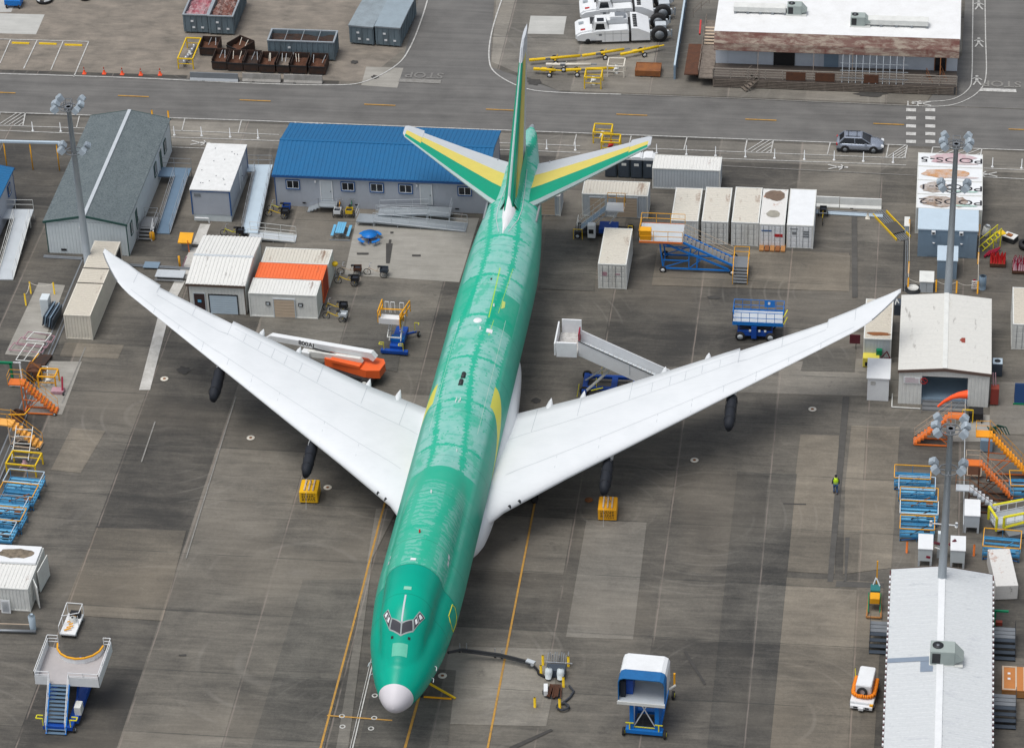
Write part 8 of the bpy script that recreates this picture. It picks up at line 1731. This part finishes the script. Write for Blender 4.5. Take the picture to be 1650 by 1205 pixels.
# ---- green/yellow crane machine
t = thing('engine_hoist', 'green and yellow hoist with an upright amber mast left of the long ribbed roof', 'hoist', G(1396, 997)); MB().path([(0, 0, .2), (1.1, 0, .2), (1.0, 2.6, .2), (.1, 2.6, .2)], .08, 4, True).build('base_frame', 'wood', t)
for x in (.1, 1.0): MB().bar((x, .6, .2), (x, 1.6, 1.3), .06).bar((x, 1.6, .2), (x, 1.6, 1.3), .06).build('side_frame', 'green', t)
MB().bbox(.2, .95, .9, 1.7, .8, 1.3).build('yellow_tank', 'amber', t); MB().bbox(.2, .95, 1.9, 2.7, .5, 1.3).build('pump', plain('teal_pump', (.03, .18, .18), .5), t); MB().bar((.65, 2.9, .3), (.65, 2.9, 3.4), .07).build('mast', 'amber', t); MB().path([(.4, 2.6, 1.3), (.6, 2.9, 1.8), (.9, 2.5, 1.3)], .05, 5).build('hose', 'pale_siding', t)
t = thing('green_bracket', 'green steel bracket standing right of the long ribbed roof', 'bracket', G(1602, 1010)); MB().bar((0, 0, 0), (0, 0, 1.6), .1).bar((0, 0, 1.6), (1.0, 0, 1.6), .1).bar((0, .6, 0), (0, .6, 1.2), .08).build('bracket', 'green', t); MB().box(-.1, .6, .2, .5, 0, .3).build('foot', 'red_brown', t)
# ---- left side bits
t = thing('panel_stack', 'stack of long blue-grey panels leaning on a pale cabinet inside the rope barrier', 'panel stack', G(60, 528)); MB().bbox(0, .75, 1.6, 2.6, 0, 1.9).build('cabinet', 'pale_siding', t)
for k in range(5): MB().obox((.75+.22*k, 1.2-.1*k, .75+.1*(k % 2)), (.1, 2.5, 1.0), rad(-6), 0, rad(12)).build('panel', 'blue_grey' if k % 2 else 'plastic_dark', t)
t = thing('tube_frames', 'tangle of white and pink tubular frames lying at the left', 'frames', G(28, 572)); m = MB()
for k in range(3): m.path([(-.8+.5*k, .3+.6*k, .3+.2*k), (2.2+.3*k, .1+.5*k, .3+.2*k), (2.3+.3*k, 1.1+.5*k, .3+.2*k), (-.6+.5*k, 1.4+.6*k, .3+.2*k)], .045, 4, True)
m.build('pink_frame', 'pink_paint', t); m = MB(); m.path([(.1, -.9, .1), (1.6, -1.0, .1), (2.2, 1.0, .6), (.7, 1.1, .6)], .05, 4, True); m.path([(.6, 1.2, .8), (2.3, 1.1, .8), (2.6, 2.2, .9), (1.0, 2.3, .9)], .05, 4, True); m.bar((.8, -1, .12), (1.5, 1.1, .62), .04); m.build('white_frame', 'offwhite', t)
t = thing('tube_frames', 'white ladder frame leaning below the pale orange stair at the left', 'frames', G(20, 748)); m = MB()
for k in range(5): m.bar((0, .2+.5*k, .6+.35*k), (1.4, .2+.5*k, .6+.35*k), .035)
for x in (0, 1.4): m.bar((x, 0, .5), (x, 2.4, 2.2), .04)
m.build('ladder_frame', 'offwhite', t); guard(12, 764, 2.5, 1.8, 1.1, 'amber tubular frame at the left edge above the blue platforms', 'yellow', rad(-4), 'pink_paint', group='yellow frames at the left edge')
guard(63, 625, 1.5, 1.2, 1.2, 'amber frame with a white drum on the pale pad at the left', 'amber', 0, 'offwhite', group='yellow frames at the left edge')
t = thing('green_gantry', 'green and white gantry rail standing at the left edge', 'gantry', G(22, 622)); MB().bar((0, 0, 0), (0, 0, 2.4), .13).bar((-1.4, 0, 2.4), (.2, 0, 2.4), .13).build('green_beam', 'green', t); MB().bar((.9, -.2, 0), (.75, .2, 2.4), .08).bar((.2, .1, 2.4), (.9, .1, 2.4), .06).bar((-.3, -.2, .2), (.9, -.2, .2), .05).build('white_rail', 'white_paint', t); wheelpart(t, (1.5, .8, .5), .5, .18)
t = thing('brown_hatch', 'brown covered trench hatch with a yellow edge at the left', 'hatch', G(54, 592)); MB().prism([(-.1, 0), (1.0, 0), (1.3, 1.6), (.2, 1.6)], .08, .3).build('cover', 'scrap_dark', t); MB().bar((-.25, -.1, .35), (.1, 1.6, .35), .06).build('yellow_edge', 'amber', t)
t = thing('brown_machine', 'rusty brown machine clutter at the top of the bright orange stair', 'machine', G(44, 615)); MB().bbox(0, 1.1, 0, 1.2, .1, 1.1).build('housing', 'rust', t); MB().path([(0, .2, 1.1), (.4, .5, 1.8), (1.2, .3, 1.2), (1.6, .6, .8)], .08, 5).build('pipe', 'rust_orange', t); MB().path([(0, 1, .9), (1.6, 1.1, .9), (1.8, .2, .6)], .05).build('grey_rail', 'offwhite', t)
t = thing('red_jack', 'small dark red jack beside the amber frame at the left', 'jack', G(95, 632)); MB().bar((.4, -.3, .1), (.3, .5, 1.3), .1).build('lever', 'crimson', t); MB().bbox(-.6, .5, -.4, .3, .05, .35).build('body', 'pink_paint', t); wheelpart(t, (.5, -.4, .15), .15, .12)
t = thing('brown_machine', 'brown wire reel at the head of the pale orange stair', 'machine', G(16, 682)); MB().lathe((.6, .4, 0), (0, .2, 1), [(0, .5), (.8, .55), (1.0, .3)], 14).build('reel', 'rust', t); MB().path([(0, 0, .9), (1.4, 0, 1.0), (1.6, .9, 1.0)], .06).build('frame', 'amber', t)
q = G(-40, 1018); t = thing('pipe_barrier', 'low grey pipe rail with a pale blue pillar below the left-edge white container', 'barrier', q); e_ = G(58, 1021)-q; MB().bar((0, 0, .25), (e_.x, e_.y, .25), .12, 8).build('pipe', 'steel_grey', t); MB().bar((0, .5, .5), (e_.x-.3, e_.y+.5, .5), .04).build('orange_hose', 'tan_door', t); MB().lathe((e_.x-.3, e_.y+.4, 0), (0, 0, 1), [(0, .2), (.3, .25), (1.4, .28), (1.6, .15)], 12).build('pillar', 'pale_blue_grey', t); MB().bar((.1, .5, 0), (.1, .5, .55), .05).build('post', 'dark_metal', t)
# bench, crossing plates, yellow signs by the workshop
t = thing('metal_bench', 'long silver metal bench near the left wing tip', 'bench', G(249, 456)); MB().box(0, 2.6, .3, 1.5, .42, .5).build('seat', 'pale_grey', t); MB().box(0, 2.6, .1, .2, .2, .3).build('front_rail', 'alu', t)
for x in (.2, 2.3): MB().box(x, x+.08, .35, 1.4, 0, .42).build('leg', 'dark_metal', t)
a = G(203, 427); t = thing('ground_pipes', 'grey pipes crossing the ground between the long cream container and the workshop', 'pipes', a)
for k in range(2): MB().bar((0, -.22*k, .1), (6.0, -.22*k-.2, .1), .07, 6).build('pipe', 'steel_grey', t)
MB().box(1.7, 3.1, -.6, .4, .17, .21).build('crossing_plate', 'blue_grey', t)
t = thing('yellow_signboard', 'amber covered signboard on a grey stand beside the worn white stripe', 'signboard', G(290, 405)); MB().slabx([(-.1, .9), (1.1, 1.25), (1.1, 1.35), (-.1, 1.0)], -.1, 1.15).build('cover', 'amber', t); MB().box(.15, .95, .1, .8, 0, .9).build('stand', 'steel_grey', t); MB().bar((.9, -.15, 0), (.85, -.15, 1.3), .05).build('orange_post', 'orange', t)
t = thing('yellow_post', 'yellow post with a red and white flag near the workshop door side', 'post', G(290, 431)); MB().bar((0, 0, 0), (0, 0, 1.2), .1, 8).build('post', 'amber', t); MB().obox((.45, .1, .6), (.12, .12, 1.2), 0, 0, .4).build('flag', 'pink_paint', t)
t = thing('orange_barrel', 'small orange container at the foot of the grey steps', 'barrel', G(244, 386)); MB().lathe((.1, 0, 0), (0, 0, 1), [(0, .2), (.1, .26), (.7, .24), (.85, .12), (.9, .05)], 12).build('drum', 'amber', t); MB().lathe((.1, 0, .9), (0, 0, 1), [(0, .08), (.06, .08)], 10).build('cap', 'dark_metal', t)
# ---- right-hand clutter
t = thing('air_handler', 'grey box air conditioner on the ground right of the beige workshop', 'air conditioner', G(1598, 607)); MB().bbox(0, .85, 0, .9, .1, 1.3).build('casing', 'plastic_dark', t); MB().box(.02, .83, .02, .88, 1.302, 1.34).build('top', 'pale_blue_grey', t); MB().cyl(.42, .45, 1.34, 1.36, .26, 14).build('fan_grille', 'dark_metal', t)
t = thing('red_cabinet', 'brick-red steel cabinet against the right side of the beige workshop', 'cabinet', G(1595, 654)); MB().bbox(0, .68, 0, .7, .15, 1.75).build('body', 'red_brown', t); MB().box(.03, .65, -.02, -.002, .2, 1.7).build('door', plain('brick_red', (.24, .04, .03), .6), t)
for k in range(2): MB().bar((.2+.2*k, .5, 1.7), (.1+.2*k, .7, 2.9), .05, 6).build('pipe', 'pink_paint', t)
t = thing('blue_tarp_frame', 'dark blue angled frame cut by the right edge near the beige workshop', 'frame', G(1634, 652)); MB().slabx([(0, 0), (1.2, 0), (.9, 1.6), (.7, 1.6)], 0, 1.6).build('frame_panel', plain('navy', (.01, .04, .12), .5), t); MB().box(-.1, 1.7, -.05, -.003, 0, .2).build('base', 'green', t)
t = thing('yellow_generator', 'yellow generator with a green can on top in front of the beige container', 'generator', G(1390, 587)); MB().bbox(0, 1.4, -.5, .6, .1, 1.0).build('casing', 'yellow' if False else plain('pale_yellow', (.72, .62, .10), .5), t); MB().box(.2, .6, -.53, -.502, .2, .6).build('vent', 'black', t); MB().bbox(1.1, 1.6, .0, .4, 1.0, 1.5).build('green_can', 'green', t); MB().path([(1.5, 0, .7), (2.0, .2, 1.3), (2.3, -.1, .8), (1.8, -.2, .9)], .05, 5).build('cable_tangle', 'maroon', t)
t = thing('maroon_sign', 'maroon board on a short post left of the beige container', 'board', G(1379, 562)); MB().box(-.55, .35, -.03, .03, .55, 1.45).build('panel', 'maroon', t); MB().bar((0, 0, 0), (0, 0, .55), .04).build('post', 'dark_metal', t)
t = thing('dark_crate', 'dark blue box wedged between the beige container and the workshop', 'crate', G(1440, 508)); MB().bbox(0, .6, 0, 1.0, 0, 1.1).build('body', 'plastic_dark', t); MB().path([(.1, 0, 1.1), (.2, .3, 1.5), (.4, .1, 1.2)], .05, 5).build('cable', 'offwhite', t)
t = thing('pallet_low', 'low dark round tank near the right wing tip', 'tank', G(1471, 468)); MB().lathe((0, 0, 0), (0, 0, 1), [(0, .7), (.25, .72), (.3, .55)], 20).build('tank', 'dark_metal', t); MB().lathe((0, 0, .3), (0, 0, 1), [(0, .5), (.03, .5)], 18).build('lid', 'offwhite', t)
t = thing('crossarm_post', 'small white T-shaped post beside the near light mast', 'post', G(1517, 868)); MB().bar((0, 0, 0), (0, 0, 1.6), .04).bar((-.9, 0, 1.5), (1.1, 0, 1.4), .05).lathe((-.9, 0, 1.3), (0, 0, 1), [(0, .12), (.4, .12)], 8).lathe((1.1, 0, 1.25), (0, 0, 1), [(0, .12), (.4, .12)], 8).build('crossarm', 'white_paint', t)
t = thing('cable_conduits', 'white and maroon conduits curving around the near light mast foot', 'conduit', G(1505, 905)); MB().path([(0, 0, 1.8), (.6, .1, 1.7), (.9, 0, 1.2), (.9, 0, 0)], .07, 6).path([(0, -.2, 1.6), (.5, -.2, 1.4), (.7, -.1, 0)], .06, 6).build('conduit', 'offwhite', t); MB().bar((-.1, 0, 1.9), (.45, .1, 1.7), .12, 6).bar((1.6, .5, 1.9), (1.1, .3, 1.5), .12, 6).build('red_sleeve', 'maroon', t); MB().box(.2, .9, .5, .9, 0, 2.4).build('panel', 'pale_siding', t)
